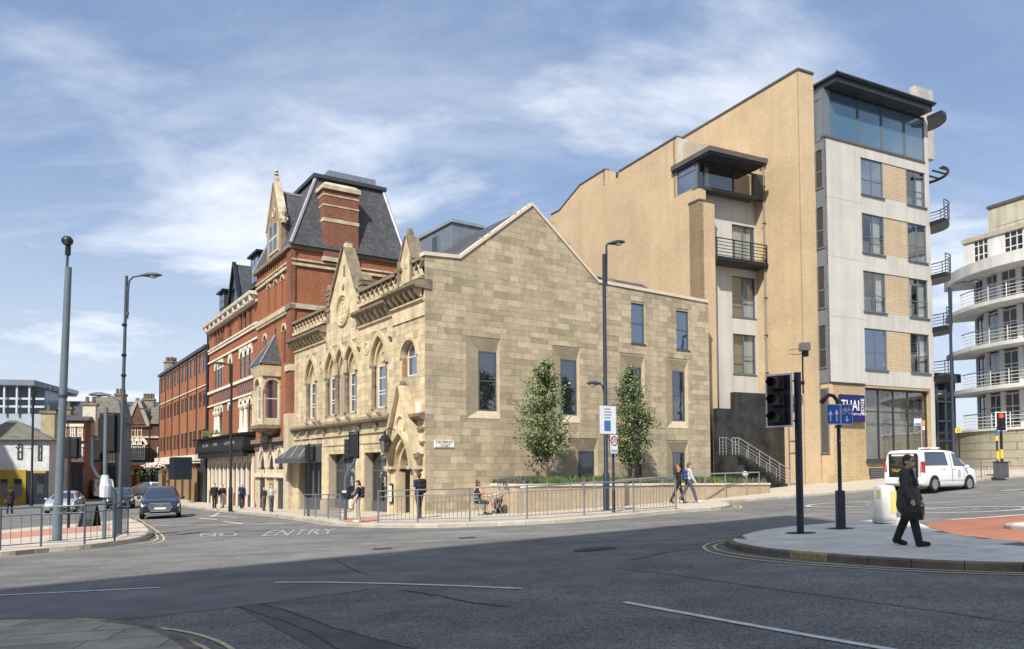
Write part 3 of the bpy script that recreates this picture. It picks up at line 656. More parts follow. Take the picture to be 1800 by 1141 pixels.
for c, hw in LA:
    k = (8.05-ZSP)/hw; Rk = None
    kk = max(.2, ((1.43/hw)**2-1)/2) if False else None
    # pointed arch whose crown meets 8.05: rise = sqrt(R^2-(R-hw)^2), R = hw(1+k)
    h_ = 1.40; kk = ((h_*h_)/(hw*hw)+1)/2-1
    P = arch(c, hw, ZSP, 'pointed', kk); m = MB(tF); spandrel(m, P, 8.05, -.34, .0); m.build('arch_spandrel', FST[3], front)
    moulding(front, c, hw*.98, ZSP, .10, .17, kk); moulding(front, c, hw*.78, ZSP, -.10, .17, kk, name='arch_order', n0=-.3)
    # tympanum and quatrefoil over a sash window
    hi = hw*.62; t = MB(tF); q = arch(c, hw*.80, ZSP, 'pointed', kk); t.poly([(x, -.24, z) for x, z in q]); t.build('tympanum', STM, front)
    ring = MB(tF); ring.tube([(c+.20*math.cos(a*.5236), -.22, ZSP+.38+.24*math.sin(a*.5236)) for a in range(13)], .035, 6, False); ring.build('roundel', STM, front, smooth=True)
    column(front, c+hw-.1, .0-.08, ZS, ZSP, .1); column(front, c-hw+.1, -.08, ZS, ZSP, .1)
    MB(tF).box(c-hw*.8, -.34, ZS, c-hi, -.16, ZSP).box(c+hi, -.34, ZS, c+hw*.8, -.16, ZSP).build('jamb', STM, front)
    if c != 9.43: window(front, tF, c-hi, c+hi, ZS+.05, ZSP-.02, -.2, WFR, GLV, 1, (.32, .40, .7), .06, .06)
    else: MB(tF).box(c-hi, -.3, ZS, c+hi, -.2, ZSP).build('blind_panel', mat('pink_granite', (.36, .26, .23), .6, .3, 30), front)
# round-headed window
c, hw = 1.46, .72; P = arch(c, hw, 6.6, 'round'); m = MB(tF); spandrel(m, P, 7.325, -.34, .0); m.build('arch_spandrel', FST[3], front)
moulding(front, c, hw+.02, 6.6, .09, .14, 1, 'round'); arched_window(front, tF, c-.0, hw-.12, 5.76, 6.62, -.22, WFR, GLV, 'round', 1, (.0, 1.0), .06)
MB(tF).box(.72, -.34, 5.72, .84, -.05, 6.6).box(2.08, -.34, 5.72, 2.2, -.05, 6.6).build('jamb', mat('red_jamb', (.30, .17, .10), .85, .3, 4), front)
# roundels carved on the wall
for s, z, r in ((12.25, 7.3, .34), (6.05, 7.55, .3)):
    MB(tF).tube([(s+r*math.cos(a*.5236), .0, z+r*math.sin(a*.5236)) for a in range(13)], .055, 6, False).build('wall_roundel', STM, front, smooth=True)
    MB(tF).ball((s, -.01, z), r*.6, 8, (1, .25, 1)).build('carved_boss', STM, front, smooth=True)
for s in (6.9, 3.25): MB(tF).loft([[(s-.1, -.01, 7.5), (s+.1, -.01, 7.5), (s+.1, .02, 7.5), (s-.1, .02, 7.5)], [(s-.1, -.01, 7.7), (s+.1, -.01, 7.7), (s+.1, .16, 7.75), (s-.1, .16, 7.75)]]).build('carved_boss', STD, front)
# cornices
def cornice(a, b, z, dz, n=.0, par=front):
    m = MB(tF)
    m.ext([(a, n, z-.06), (a, n+.1, z-.0), (a, n+.1, z+.07), (a, n, z+.07)], (b-a, 0, 0)); m.build('corbel_band', STM, par)
    k = int((b-a)/.52)
    for i in range(k):
        s = a+(b-a)*(i+.5)/k; c = MB(tF); c.loft([[(s-.11, n, z+.14), (s+.11, n, z+.14), (s+.11, n+.06, z+.14), (s-.11, n+.06, z+.14)], [(s-.11, n, z+.34), (s+.11, n, z+.34), (s+.11, n+.3, z+.38), (s-.11, n+.3, z+.38)], [(s-.11, n, z+.5), (s+.11, n, z+.5), (s+.11, n+.32, z+.5), (s-.11, n+.32, z+.5)]]); c.build('corbel', STM, par)
    m = MB(tF); m.ext([(a, -.3, z+.48), (a, n+.36, z+.5), (a, n+.5, z+.6), (a, n+.52, z+.72), (a, n+.2, z+.86), (a, -.3, z+.9)], (b-a, 0, 0)); return m.build('cornice', STD, par)
cornice(11.45, DEP+.1, 8.68, 0); cornice(3.1, 7.0, 8.68, 0); cornice(-.06, 3.12, 8.88, 0, .08); MB(tF).box(-.02, -.02, 8.2, 3.08, .07, 8.94).build('end_bay', FST[4], front)
# balustrade of crossing bars
def balustrade(a, b, z0, z1, n=.12):
    root = MB(tF).box(a, n-.26, z1-.12, b, n+.1, z1+.02).build('top_rail', STD, front); MB(tF).box(a, n-.24, z0-.1, b, n+.06, z0+.06).build('bottom_rail', STM, front)
    k = max(2, int(round((b-a)/.56))); w = (b-a)/k
    for i in range(k):
        s = a+w*i; q = MB(tF); h = z1-.1-z0; t = .07
        for x0, x1 in ((s, s+w), (s+w, s)): 
            d = t/2; q.ext([(x0-d, n-.16, z0), (x0+d, n-.16, z0), (x1+d, n-.16, z0+h), (x1-d, n-.16, z0+h)], (0, .16, 0))
        q.ext([(s+w/2-.05, n-.17, z0), (s+w/2+.05, n-.17, z0), (s+w/2, n-.17, z0+h*.5)], (0, .14, 0)); q.build('baluster', STM, front)
balustrade(11.5, DEP, 9.78, 10.5); balustrade(2.55, 6.75, 9.8, 10.52); balustrade(.12, 1.0, 9.95, 10.72); balustrade(1.9, 2.55, 9.88, 10.62)
# central gablet with rose, side pinnacles
gc = 9.0; m = MB(tF); out = [(6.75, 9.5), (6.75, 10.9), (7.35, 11.0), (8.72, 13.2), (8.72, 13.5), (9.06, 13.5), (9.06, 13.2), (10.75, 11.0), (11.4, 10.6), (11.4, 9.5)]
m.ext([(s, -.35, z) for s, z in out], (0, .36, 0)); gab = m.build('gablet', FST[4], front)
for a, b in (((7.2, 10.75), (8.7, 13.25)), ((10.9, 10.75), (9.1, 13.25))): MB(tF).ext([(a[0]-.1, -.45, a[1]), (a[0]+.1, -.45, a[1]), (b[0]+.08, -.45, b[1]), (b[0]-.08, -.45, b[1])], (0, .58, 0)).build('raking_coping', STD, gab)
MB(tF).box(8.74, -.3, 13.45, 9.04, -.05, 13.62).build('finial', STD, gab)
for r, t, n in ((.80, .075, .05), (.62, .05, .02)): MB(tF).tube([(9.1+r*math.cos(a*.2618), n, 9.98+r*math.sin(a*.2618)) for a in range(25)], t, 6, False).build('rose_ring', STM, gab, smooth=True)
for i in range(6): a = i*1.0472; MB(tF).tube([(9.1+.3*math.cos(a)+.16*math.cos(t*.7854), .0, 9.98+.3*math.sin(a)+.16*math.sin(t*.7854)) for t in range(9)], .035, 5, False).build('rose_petal', STM, gab, smooth=True)
MB(tF).ball((9.05, .0, 11.2), .16, 8, (1, .5, 1.3)).build('carved_boss', STD, gab, smooth=True); MB(tF).box(8.8, -.02, 11.75, 9.05, .03, 12.35).build('slit', STD, gab)
for s, zt in ((11.2, 11.75), (6.8, 11.45)):
    m = MB(tF).box(s-.25, -.5, 9.6, s+.25, .02, zt-.35); m.ext([(s-.28, -.55, zt-.36), (s+.28, -.55, zt-.36), (s, -.55, zt)], (0, .6, 0)); pn = m.build('pinnacle', STD, gab)
    for k in range(4): MB(tF).box(s-.29, -.4, zt-1.5+k*.3, s+.29, .07, zt-1.4+k*.3).build('crocket', STD, pn)
# gablet pinnacle near the corner
m = MB(tF); m.ext([(.92, -.3, 9.9), (2.15, -.3, 9.9), (2.15, -.3, 10.95), (1.62, -.3, 12.0), (1.4, -.3, 12.0), (.92, -.3, 10.95)], (0, .42, 0)); pn = m.build('gablet', FST[3], front)
for a, b in (((.86, 10.85), (1.42, 12.0)), ((2.2, 10.85), (1.6, 12.0))): MB(tF).ext([(a[0]-.07, -.4, a[1]), (a[0]+.07, -.4, a[1]), (b[0]+.06, -.4, b[1]), (b[0]-.06, -.4, b[1])], (0, .58, 0)).build('raking_coping', STD, pn)
MB(tF).box(1.38, -.2, 12.0, 1.64, .05, 12.22).ball((1.51, -.05, 12.28), .13, 6).build('finial', STD, pn); MB(tF).ball((1.5, .12, 10.75), .2, 8, (1, .3, 1.4)).build('carved_boss', STM, pn, smooth=True)
MB(tF).box(.86, -.35, 9.82, 1.0, .22, 10.98).box(2.08, -.35, 9.82, 2.22, .22, 10.98).build('pinnacle_pier', STD, pn)
# shop front: fascia, piers, cornice
cor = MB(tF).ext([(3.2, -.1, 3.82), (3.2, .3, 3.92), (3.2, .34, 4.02), (3.2, .06, 4.2), (3.2, -.1, 4.2)], (DEP-3.1, 0, 0)).build('shop_cornice', STD, front)
MB(tF).box(3.2, -.05, 3.36, DEP, .09, 3.45).build('fascia_band', STM, front); MB(tF).box(3.2, -.05, 2.86, DEP, .06, 2.94).build('fascia_band', STM, front)
for s in (15.9, 14.2, 11.6, 9.3, 6.85, 4.8): MB(tF).box(s-.09, 0, 3.46, s+.09, .14, 3.8).build('fascia_block', STD, front)
for s in (3.9, 5.0, 7.6, 8.9, 11.7, 12.4, 13.6): MB(tF).loft([[(s-.09, .2, 4.1), (s+.09, .2, 4.1), (s+.09, .32, 4.1), (s-.09, .32, 4.1)], [(s-.05, .3, 4.3), (s+.05, .3, 4.3), (s+.05, .5, 4.26), (s-.05, .5, 4.26)]]).build('gargoyle', STD, cor)
for a, b in ((6.3, 7.4), (11.08, 12.08), (15.78, DEP)): MB(tF).box(a+.1, -.02, -1.2, b-.1, .06, 2.82).build('pier', FST[4], front); MB(tF).box(a+.05, -.02, -1.2, b-.05, .12, -.1).build('pier_base', FST[3], front)
ORN = mat('window_lettering', (.55, .56, .56), .5, .1)
def ring_text(par, s, z, r, txt):
    k = len(txt)
    for i, ch in enumerate(txt):
        if ch == ' ': continue
        a = R(150-120*2*i/(k-1)); x, zz_ = s-r*math.cos(a), z+r*math.sin(a)
        # reading direction on this wall runs towards the corner (falling s)
        xd = tF(Vector((-math.sin(a), 0, 0)))+Vector((0, 0, -math.cos(a))); yd = tF(Vector((-math.cos(a), 0, 0)))+Vector((0, 0, math.sin(a)))
        text_on('lettering', ch, .2, ORN, par, tF(Vector((s-r*math.cos(a), -.365, z+r*math.sin(a)))), xd, yd, .002)
for (a, b, z0, z1), kind in (((3.3, 6.32, -.45, 2.5), 0), ((7.38, 11.1, -.5, 2.5), 1)):
    w = window(front, tF, a+.08, b-.08, z0+.42, z1, -.4, GREY, GLD, (.5,) if not kind else (.3, .68), (.0,) if 0 else (.62, .80), .09, .09, name='shop_window')
    MB(tF).box(a+.05, -.45, z0-.3, b-.05, -.38, z0+.45).build('stall_riser', GREY, w)
    MB(tF).box(a+.0, -.5, 2.42, b-.0, .0, 2.86).build('lintel', FST[2], front)
    ring_text(w, (a+b)/2-(.1 if not kind else .5), .95, .62, 'THE GOOD COFFEE' if 0 else 'IN GOOD COMPANY')
    for k in range(6): a2 = k*1.047; MB(tF).tube([((a+b)/2-(.1 if not kind else .5)+.05*math.cos(a2), -.362, 1.0+.05*math.sin(a2)), ((a+b)/2-(.1 if not kind else .5)+.2*math.cos(a2), -.362, 1.0+.26*math.sin(a2))], .014, 5).build('window_emblem', ORN, w)
dr = MB(tF).box(12.1, -.45, -.9, 15.75, -.36, 2.75).build('shop_door', mat('door_slate', (.05, .06, .075), .45, .1, 3), front)
for s in (12.55, 13.45, 14.35, 15.2): MB(tF).box(s, -.36, .0, s+.16, -.35, 1.5).build('door_light', mat('door_light_glass', (.42, .45, .50), .3, .1), dr); MB(tF).box(s+.42, -.37, -.85, s+.46, -.34, 2.7).build('door_joint', CHAR, dr)
# awning
aw = mat('awning_canvas', (.062, .068, .078), .8, .12, 3, bump=.1, bs=80)
P0 = [(12.0, .06, 3.05), (16.5, .06, 3.05), (16.5, 1.25, 2.22), (12.0, 1.25, 2.22)]; m = MB(tF); m.poly(P0).poly([P0[0], P0[3], (12, .06, 2.0)]).poly([P0[1], P0[2], (16.5, .06, 2.0)]).poly([P0[3], P0[2], (16.5, 1.25, 1.95), (12, 1.25, 1.95)]).poly([(12, .06, 2.0), P0[3], (12, 1.25, 1.95)]).poly([(16.5, .06, 2.0), P0[2], (16.5, 1.25, 1.95)])
awn = m.build('awning', aw, stone)
for s in (12.4, 13.9, 15.3, 16.3): MB(tF).tube([(s, .1, 3.9), (s, 1.2, 2.3)], .014, 5).build('stay_rod', mat('pale_rod', (.5, .47, .42), .5), awn)
# portal
pc = 1.72; pw = 1.02; m = MB(tF); kk = .75
P = arch(pc, pw, 1.62, 'pointed', kk); m.ext([(.2, 0, 2.35)]+[(.2, 0, 2.3)]+[(.35, 0, 2.2)]+[(pc-.1, 0, 5.05), (pc+.1, 0, 5.05), (3.1, 0, 2.2), (3.1, 0, 1.62)]+[(x, 0, z) for x, z in P[::-1]]+[(.35, 0, 1.62)], (0, .28, 0)); por = m.build('portal', FST[4], front)
for x0, x1 in ((.16, pc-.08), (3.28, pc+.08)): MB(tF).ext([(x0-.1, -.02, 2.25), (x0+.12, -.02, 2.25), (x1+.07, -.02, 5.3), (x1-.07, -.02, 5.3)], (0, .5, 0)).build('raking_coping', STM, por); MB(tF).ball((x0, .3, 2.2), .17, 7).build('carved_stop', STD, por)
MB(tF).box(pc-.12, .05, 5.2, pc+.12, .35, 5.36).ball((pc, .2, 5.45), .14, 7).build('finial', STD, por)
for w_, n1, n0 in ((.0, .44, .2), (-.2, .22, -.1), (-.36, .02, -.35)): moulding(por, pc, pw+w_-.02, 1.62, n1, .17, kk, n0=n0, name='arch_order')
MB(tF).tube([(pc+.42*math.cos(a*.5236), .3, 3.55+.42*math.sin(a*.5236)) for a in range(13)], .07, 6, False).build('wall_roundel', STM, por, smooth=True)
for s in (.42, .62, .86, 2.58, 2.82, 3.02): column(por, s, .22 if s in (.42, 3.02) else .02, -.5, 1.62, .1, STM)
MB(tF).box(.22, -.3, -.9, .98, .2, 1.5).box(2.46, -.3, -.9, 3.22, .2, 1.5).build('portal_pier', FST[3], por); [MB(tF).box(a, -.05, 1.6, b, .38, 1.74).build('impost', STM, por) for a, b in ((.15, 1.0), (2.44, 3.3))]
MB(tF).box(.95, -.62, -.9, 1.75, -.56, 2.9).build('door', mat('door_blue', (.16, .25, .34), .5, .1, 3), por); MB(tF).box(1.75, -.62, -.9, 1.95, -.4, 2.9).build('door_jamb', WFR, por); MB(tF).box(1.95, -.66, -.9, 2.5, -.62, 2.9).build('porch_back', DARK, por)
mn = MB(tF).box(2.62, .2, .05, 3.0, .26, .95).build('menu_case', BLK, por); MB(tF).box(2.7, .255, .14, 2.92, .266, .86).build('menu_sheet', mat('paper', (.7, .68, .64), .6, .05), mn)
MB(tF).box(.38, .0, 4.0, .78, .05, 4.5).build('wall_plaque', WFR, front); MB(tF).ext([(.0, 0, 3.7), (.0, .35, 3.85), (.0, .35, 3.98), (.0, 0, 4.05)], (.95, 0, 0)).build('corner_string', STD, front)
for z in (3.3, 2.7): MB(tF).box(.0, 0, z, .5, .14, z+.1).build('corner_string', STD, front)
# lantern on the portal
ln = thing('wall_lantern', 'black tapering lantern hung over the arched stone doorway', 'lantern', stone.matrix_basis@tF(Vector((2.35, .75, 2.35))), R(34.5))
MB().lathe((0, 0, 0), [(.14, 0), (.26, .5), (.26, .52)], 6).build('glass', glass('lantern_glass', (.05, .06, .06), .2), ln); MB().lathe((0, 0, 0), [(.3, .52), (.3, .56), (.14, .78), (.05, .8), (.05, .95), (.01, 1.0)], 6).build('cap', BLK, ln)
for k in range(6): a = k*1.0472; MB().tube([(.14*math.cos(a), .14*math.sin(a), 0), (.265*math.cos(a), .265*math.sin(a), .52)], .016, 5).build('rib', BLK, ln)
MB().tube([(0, 0, .95), (.2, .0, 1.1), (.55, -.0, 1.0)], .025, 6).build('bracket', BLK, ln)
# street name plate
sg = thing('street_name_sign', 'white street name plate with black lettering on the stone side wall', 'sign', stone.matrix_basis@tG(Vector((.92, .02, 2.68))), R(34.5))
MB().box(-.5, -.03, -.17, .5, 0, .17).build('plate', mat('enamel_white', (.72, .72, .69), .4, .05), sg, bevel=.02)
for a in ((-.46, .13, .46, .145), (-.46, -.145, .46, -.13)): MB().box(a[0], -.034, a[1], a[2], -.028, a[3]).build('border', BLK, sg)
text_on('lettering', 'CALVERLEY', .17, BLK, sg, (0, -.034, .07), (1, 0, 0), (0, 0, 1), .002, .95); text_on('lettering', 'STREET', .15, BLK, sg, (.05, -.034, -.08), (1, 0, 0), (0, 0, 1), .002, .95)
# ================================================================== the tan brick apartment block
CT = gp(1461, 849.5, H); DV = Vector((math.sin(R(63.3)), math.cos(R(63.3)), 0)); DU = Vector((-DV.y, DV.x, 0))
def TU(u): return Frame(CT+DU*u, 63.3)         # (px, py) -> (v, z) on the plane u
def TV(v): return Frame(CT+DV*v, -26.7)        # (px, py) -> (u, z) on the plane v
tan = thing('apartment_block', 'tall tan brick apartment block with white panelled front and glazed top floor', 'building', (CT.x, CT.y, 0), R(26.7))
TANB = brick('tan_brick', (.58, .43, .265), (.51, .38, .235), (.48, .385, .265), .225, .075, .010, .88, .5, .10, .5, .16)
TANB2 = brick('tan_brick_banded', (.50, .40, .27), (.46, .365, .25), (.32, .25, .17), 1.2, .14, .018, .88, .5, .14, .7, .12)
RENDER = mat('white_render', (.46, .445, .41), .85, .10, .7, bump=.08, bs=60, streak=.10, det=8)
PANEL = mat('grey_panel', (.155, .18, .205), .45, .1, 1.5, metal=.2)
BGRY = mat('blue_grey_frame', (.11, .13, .155), .45, .1, 3)
BPAN = mat('blue_panel', (.03, .07, .125), .3, .15, 2)
GRAN = mat('black_granite', (.010, .010, .011), .45, .55, 1.6, bump=.35, bs=9, c2=(.045, .043, .040), det=10, streak=.3)
COPD = mat('dark_coping', (.10, .085, .075), .7, .2, 2)
CURT = mat('net_curtain', (.62, .64, .62), .9, .12, 6)
STEEL = mat('steel_rail', (.42, .43, .44), .35, .1, 3, metal=.7)
tU = lambda u: (lambda c: Vector((c.x, u-c.y, c.z)))          # (v, n, z) on front-facing plane u
tV = lambda v: (lambda c: Vector((v-c.y, c.x, c.z)))          # (u, n, z) on left-facing plane v
U1 = TV(0)(1437, 500)[0]; VW1 = TU(U1)(1410, 500)[0]; U2 = TV(VW1)(1330, 500)[0]; VR = TU(0)(1638, 600)[0]
ZT = 24.83; Z0 = -.6; rnd = random.Random(21)
def room(par, tf, a, b, z0, z1, n, curtains=((.0, .3),), drape_m=CURT):
    MB(tf).poly([(a, n-.9, z0), (b, n-.9, z0), (b, n-.9, z1), (a, n-.9, z1)]).poly([(a, n-.9, z0), (b, n-.9, z0), (b, n-.1, z0), (a, n-.1, z0)]).poly([(a, n-.9, z1), (b, n-.9, z1), (b, n-.1, z1), (a, n-.1, z1)]).poly([(a, n-.9, z0), (a, n-.1, z0), (a, n-.1, z1), (a, n-.9, z1)]).poly([(b, n-.9, z0), (b, n-.1, z0), (b, n-.1, z1), (b, n-.9, z1)]).build('room', mat('room_wall', (.13, .12, .11), .9, .3, .8), par)
    for c0, c1 in curtains:
        x0, x1 = a+(b-a)*c0, a+(b-a)*c1; k = max(6, int((x1-x0)/.05)); m = MB(tf); i0 = [m.p(x0+(x1-x0)*i/k, n-.16-.03*math.sin(i*1.9), z0+.04) for i in range(k+1)]; i1 = [m.p(x0+(x1-x0)*i/k, n-.16-.03*math.sin(i*1.9), z1-.03) for i in range(k+1)]
        for i in range(k): m.face((i0[i], i0[i+1], i1[i+1], i1[i]))
        m.build('curtain', drape_m, par)
# ---- front bay
ROWS = [(7.40, 9.86), (10.88, 13.32), (14.42, 16.81), (17.96, 20.19)]; VA = (3.08, 5.05); VB = (7.22, 9.02); ZG = 20.95; ZF = 6.45
fholes = [(*v, *z, .16) for v in (VA, VB) for z in ROWS]
m = MB(tU(0)); wall(m, 0, VR, ZF, ZG, fholes+[(VA[1], VB[0], z[0], z[1], .05) for z in ROWS]); m.poly([(0, 0, ZF), (VR, 0, ZF), (VR, -.4, ZF), (0, -.4, ZF)]); fr = m.build('front_wall', RENDER, tan)
for z in ROWS:
    MB(tU(0)).poly([(VA[1], -.045, z[0]), (VB[0], -.045, z[0]), (VB[0], -.045, z[1]), (VA[1], -.045, z[1])]).build('brick_panel', TANB2, fr)
for z in (10.35, 13.85, 17.35): MB(tU(0)).box(0, -.01, z-.012, VA[0], .003, z+.012).build('panel_joint', mat('joint_grey', (.3, .29, .27), .9, .1), fr)
for (a, b), _n in ((VA, 0), (VB, 1)):
    for i, (z0, z1) in enumerate(ROWS):
        w = window(fr, tU(0), a, b, z0, z1, -.05, BGRY, GLC if (i+_n) % 3 else GLB, (.5,), (.42,), .07, .07, sill=.14)
        room(w, tU(0), a, b, z0, z1, -.12, [((.68, 1.0),), ((.0, .22), (.72, 1)), ((.55, .95),), ((.05, .3), (.6, 1))][(i+_n*2) % 4])
for a, b in (VA, VB): MB(tU(0)).box(a, -.06, ROWS[3][1], b, -.02, ZG).build('spandrel_panel', BPAN, fr)
# left return of the bay, with its column of windows
m = MB(tV(0)); lr = [(.06, U1-.04, z0-.15, z1-.05, .1) for z0, z1 in ROWS]+[(.06, U1-.04, 2.9, 6.2, .1)]
lw = MB(tV(0)).box(.0, -.15, ZF, U1, 0, ZG).build('side_return', PANEL, tan)
for z0, z1 in ROWS:
    w = window(lw, tV(0), .06, U1-.03, z0-.1, z1, .06, PANEL, GLD, 1, (.43,), .07, .07); MB(tV(0)).box(.2, .06, z1-.1, U1-.2, .09, z1-.05).build('trickle_vent', CHAR, w)
window(lw, tV(0), .04, U1-.02, 2.35, ZF-.3, .03, PANEL, GLS, 1, (), .07, .08)
MB(tV(0)).box(-.0, -.3, Z0, U1, -.04, 2.3).box(0, -.3, 2.3, U1, -.06, ZF).build('side_base', TANB, tan)
# ---- top-floor glazing and roof canopy
gz_ = thing('top_floor_glazing', None, None); gz_.parent = tan
for k, (a, b) in enumerate(((.55, 2.95), (3.0, 5.05), (5.1, 7.15), (7.2, 9.05))):
    w = window(gz_, tU(0), a, b, ZG-(.55 if k in (1, 3) else 0) if 0 else ZG+.02, 23.75, -.02, BGRY, glass('teal_glass', (.04, .105, .16), .22, clear=0), 1, (.78,), .05, .09)
MB(tU(0)).box(.0, -.3, ZG, .52, .0, 23.8).build('corner_post', PANEL, gz_); MB(tU(0)).box(9.05, -.3, Z0, VR+.12, .012, 24.0).build('end_column', RENDER, gz_)
window(gz_, tV(0), .02, U1, ZG-.25, 23.75, .02, BGRY, MATS['teal_glass'], 1, (.82,), .06, .09)
MB(tU(0)).box(-.05, -.2, ZG-.12, 9.0, .06, ZG).build('glazing_sill', COPD, gz_)
CAN = mat('canopy_blue_black', (.022, .03, .04), .45, .2, 2)
FC = TU(-1.0); ca, cz = FC(1470, 126); cb, _z = FC(1644, 182)
m = MB(); m.loft([[(ca, -1.0, cz-.12), (cb, -1.0, cz-.12), (cb, 6, cz-.12), (ca, 6, cz-.12)], [(ca, -1.0, cz), (cb, -1.0, cz), (cb, 6, cz), (ca, 6, cz)]]); cn = m.build('roof_canopy', CAN, tan)
MB().box(ca+.12, -.86, cz-.45, cb-.1, 6, cz-.12).build('canopy_fascia', CAN, cn); MB().box(-.0, -.0, 23.7, VR, 5, cz-.42).build('canopy_soffit', CAN, cn)
MB().box(ca-.05, -1.06, cz-.03, cb+.05, -.98, cz+.05).build('gutter', CHAR, cn)
a, zt_ = TU(3.)(1603, 152); b = TU(3.)(1635, 152)[0]; MB().box(a, 2.8, 23, b, 3.2, zt_).build('roof_fin', mat('concrete', (.42, .40, .36), .9, .2, 2, streak=.3), tan)
# ---- ground floor shop
BRB = brick('tan_brick_base', (.52, .39, .22), (.47, .35, .2), (.36, .28, .18), .44, .145, .014, .88, .5, .2, .6, .25)
sp = MB(tU(0)); wall(sp, 0, VR, Z0, ZF, [(3.05, 8.95, 1.95, ZF-.15, .5)], n=-.03); shp = sp.build('shop_front_wall', BRB, tan)
w = window(shp, tU(0), 3.1, 8.95, 1.98, ZF-.18, -.25, CHAR, GLC, (.24, .47, .7), (.68,), .08, .1, name='shop_window'); room(w, tU(0), 3.1, 8.95, 1.98, ZF-.18, -.6, ((.42, .52), (.86, .97)), mat('dark_curtain', (.22, .2, .17), .9, .3, 4))
MB(tU(0)).box(3.0, -.05, 1.78, 9.0, .12, 1.97).build('shop_sill', CHAR, w)
for i in range(5): MB(tU(0)).lathe((3.6+i*1.1, -.75, 0), [(.16, 2.0), (.22, 2.3), (.10, 2.7), (.16, 2.95), (.1, 3.15)], 8).build('window_figurine', mat('figurine', (.30, .24, .14), .6, .3, 4), w, smooth=True)
MB(tU(0)).box(-.03, -.2, Z0, VR, .04, 1.05).build('plinth', BRB, shp); MB(tU(0)).box(-.0, -.02, ZF-.02, 3.0, .05, ZF+.06).build('drip_edge', CHAR, shp)
vn = MB(tU(0)).box(3.2, .0, .55, 6.5, .05, 1.5).build('louvre_vent', CHAR, shp)
for i in range(7): MB(tU(0)).box(3.28, .05, .63+i*.12, 6.42, .085, .68+i*.12).build('louvre_blade', mat('louvre', (.16, .16, .16), .6, .1), vn)
MB(tU(U1)).box(VW1, -.1, Z0, 0, .0, ZT-.02).build('return_pier', TANB, tan)
# ---- tower side wall (facing left), coping
m = MB(tV(VW1)); m.poly([(U1, 0, Z0), (15, 0, Z0), (15, 0, ZT), (U1, 0, ZT)]); twr = m.build('tower_wall', TANB, tan)
MB().box(VW1-.06, U1-.06, ZT, 0, 15, ZT+.12).build('tower_coping', COPD, tan)
MB().box(VW1+.02, U1+.12, Z0, VR-.02, 15, ZF).box(.02, .9, ZF, VR-.02, 15, ZT-.4).build('tower_core', mat('core_wall', (.4, .34, .26), .9, .1), tan)
MB().box(VR-.01, .5, Z0, VR+.0, 14, 24).build('end_wall', RENDER, tan)
ub, zb_ = TV(VW1)(1347, 500); pz = TV(VW1)(1347, 285)[1]
dp = MB(tV(VW1)).tube([(ub, .1, 4.0), (ub, .1, pz)], .06, 8).build('drainpipe', mat('pipe_grey', (.2, .19, .18), .5, .1), twr)
for i in range(7): MB(tV(VW1)).box(ub-.09, 0, 5+i*2.3, ub+.09, .17, 5.06+i*2.3).build('pipe_bracket', COPD, dp)
MB(tV(VW1)).box(ub-.35, .02, pz, ub+.1, .3, pz+.16).build('hopper', COPD, dp)
w = window(twr, tV(VW1), .95, 1.9, .55, 5.2, .03, PANEL, GLS, 1, (.4, .55), .08, .08, name='side_door')
MB(tV(VW1)).box(.8, 0, 5.25, 2.1, .35, 5.75).build('door_canopy', COPD, twr)
# ---- long left wall with its stepped parapet
UB = 3.4; VW0 = TU(UB)(1231, 500)[0]; VP1 = TU(UB)(1258, 500)[0]; VP2 = TU(UB)(1242, 400)[0]; F0 = TV(VW0)
pts = [F0(*q) for q in ((1231, 327), (1190, 343.6), (1190, 241), (1088, 292.8), (1086, 312), (1063.4, 326), (1063.4, 288.3), (1019.6, 314.5), (983.8, 370), (968.8, 378))]
zr0 = pts[2][1]; zs0 = (pts[0][1]+pts[1][1])/2; pts[0] = (UB, zs0); pts[1] = (pts[1][0], zs0); pts[3] = (pts[3][0], zr0); pts[6] = (pts[6][0], zr0+.75); pts[7] = (pts[7][0], zr0+.75)
m = MB(tV(VW0)); m.ext([(UB, 0, Z0)]+[(u, 0, z) for u, z in pts]+[(pts[-1][0], 0, Z0)], (0, -.32, 0)); lw = m.build('long_side_wall', TANB, tan)
def cope(P, Q, w=.42, t=.1): 
    MB(tV(VW0)).ext([(P[0], .05, P[1]), (Q[0], .05, Q[1]), (Q[0], .05, Q[1]+t), (P[0], .05, P[1]+t)], (0, -w, 0)).build('parapet_coping', COPD, lw)
for i in (2, 6, 7, 8): cope(pts[i], pts[i+1])
MB().box(VW0, pts[6][0], pts[5][1], VW0+3, pts[6][0]+.25, pts[6][1]).build('notch_face', TANB, lw); MB().box(VW0+.9, pts[6][0]-.02, pts[5][1]+.5, VW0+1.8, pts[6][0]-.005, pts[5][1]+1.1).build('notch_window', GLS, lw)
MB().box(VW0-.0, UB-.0, Z0, VP1, UB+.9, TU(UB)(1240, 354)[1]).build('end_pier', TANB, lw); MB().box(VW0-.04, UB-.04, TU(UB)(1240, 354)[1], VP1+.04, UB+.94, TU(UB)(1240, 354)[1]+.1).build('pier_cap', COPD, lw)
MB().box(VW0+.3, UB+.03, Z0, VP2, UB+.8, zs0).build('wall_end', TANB, lw)
MB().box(VW0+.32, U2+.4, Z0, VW1-.02, pts[6][0], zr0-.4).build('rear_block', MATS['core_wall'], tan)
bw = pts[-1]; MB().box(VW0-.0, bw[0]-.0, Z0, VW0+4, bw[0]+.3, bw[1]-.3).build('rear_wall', TANB, tan)
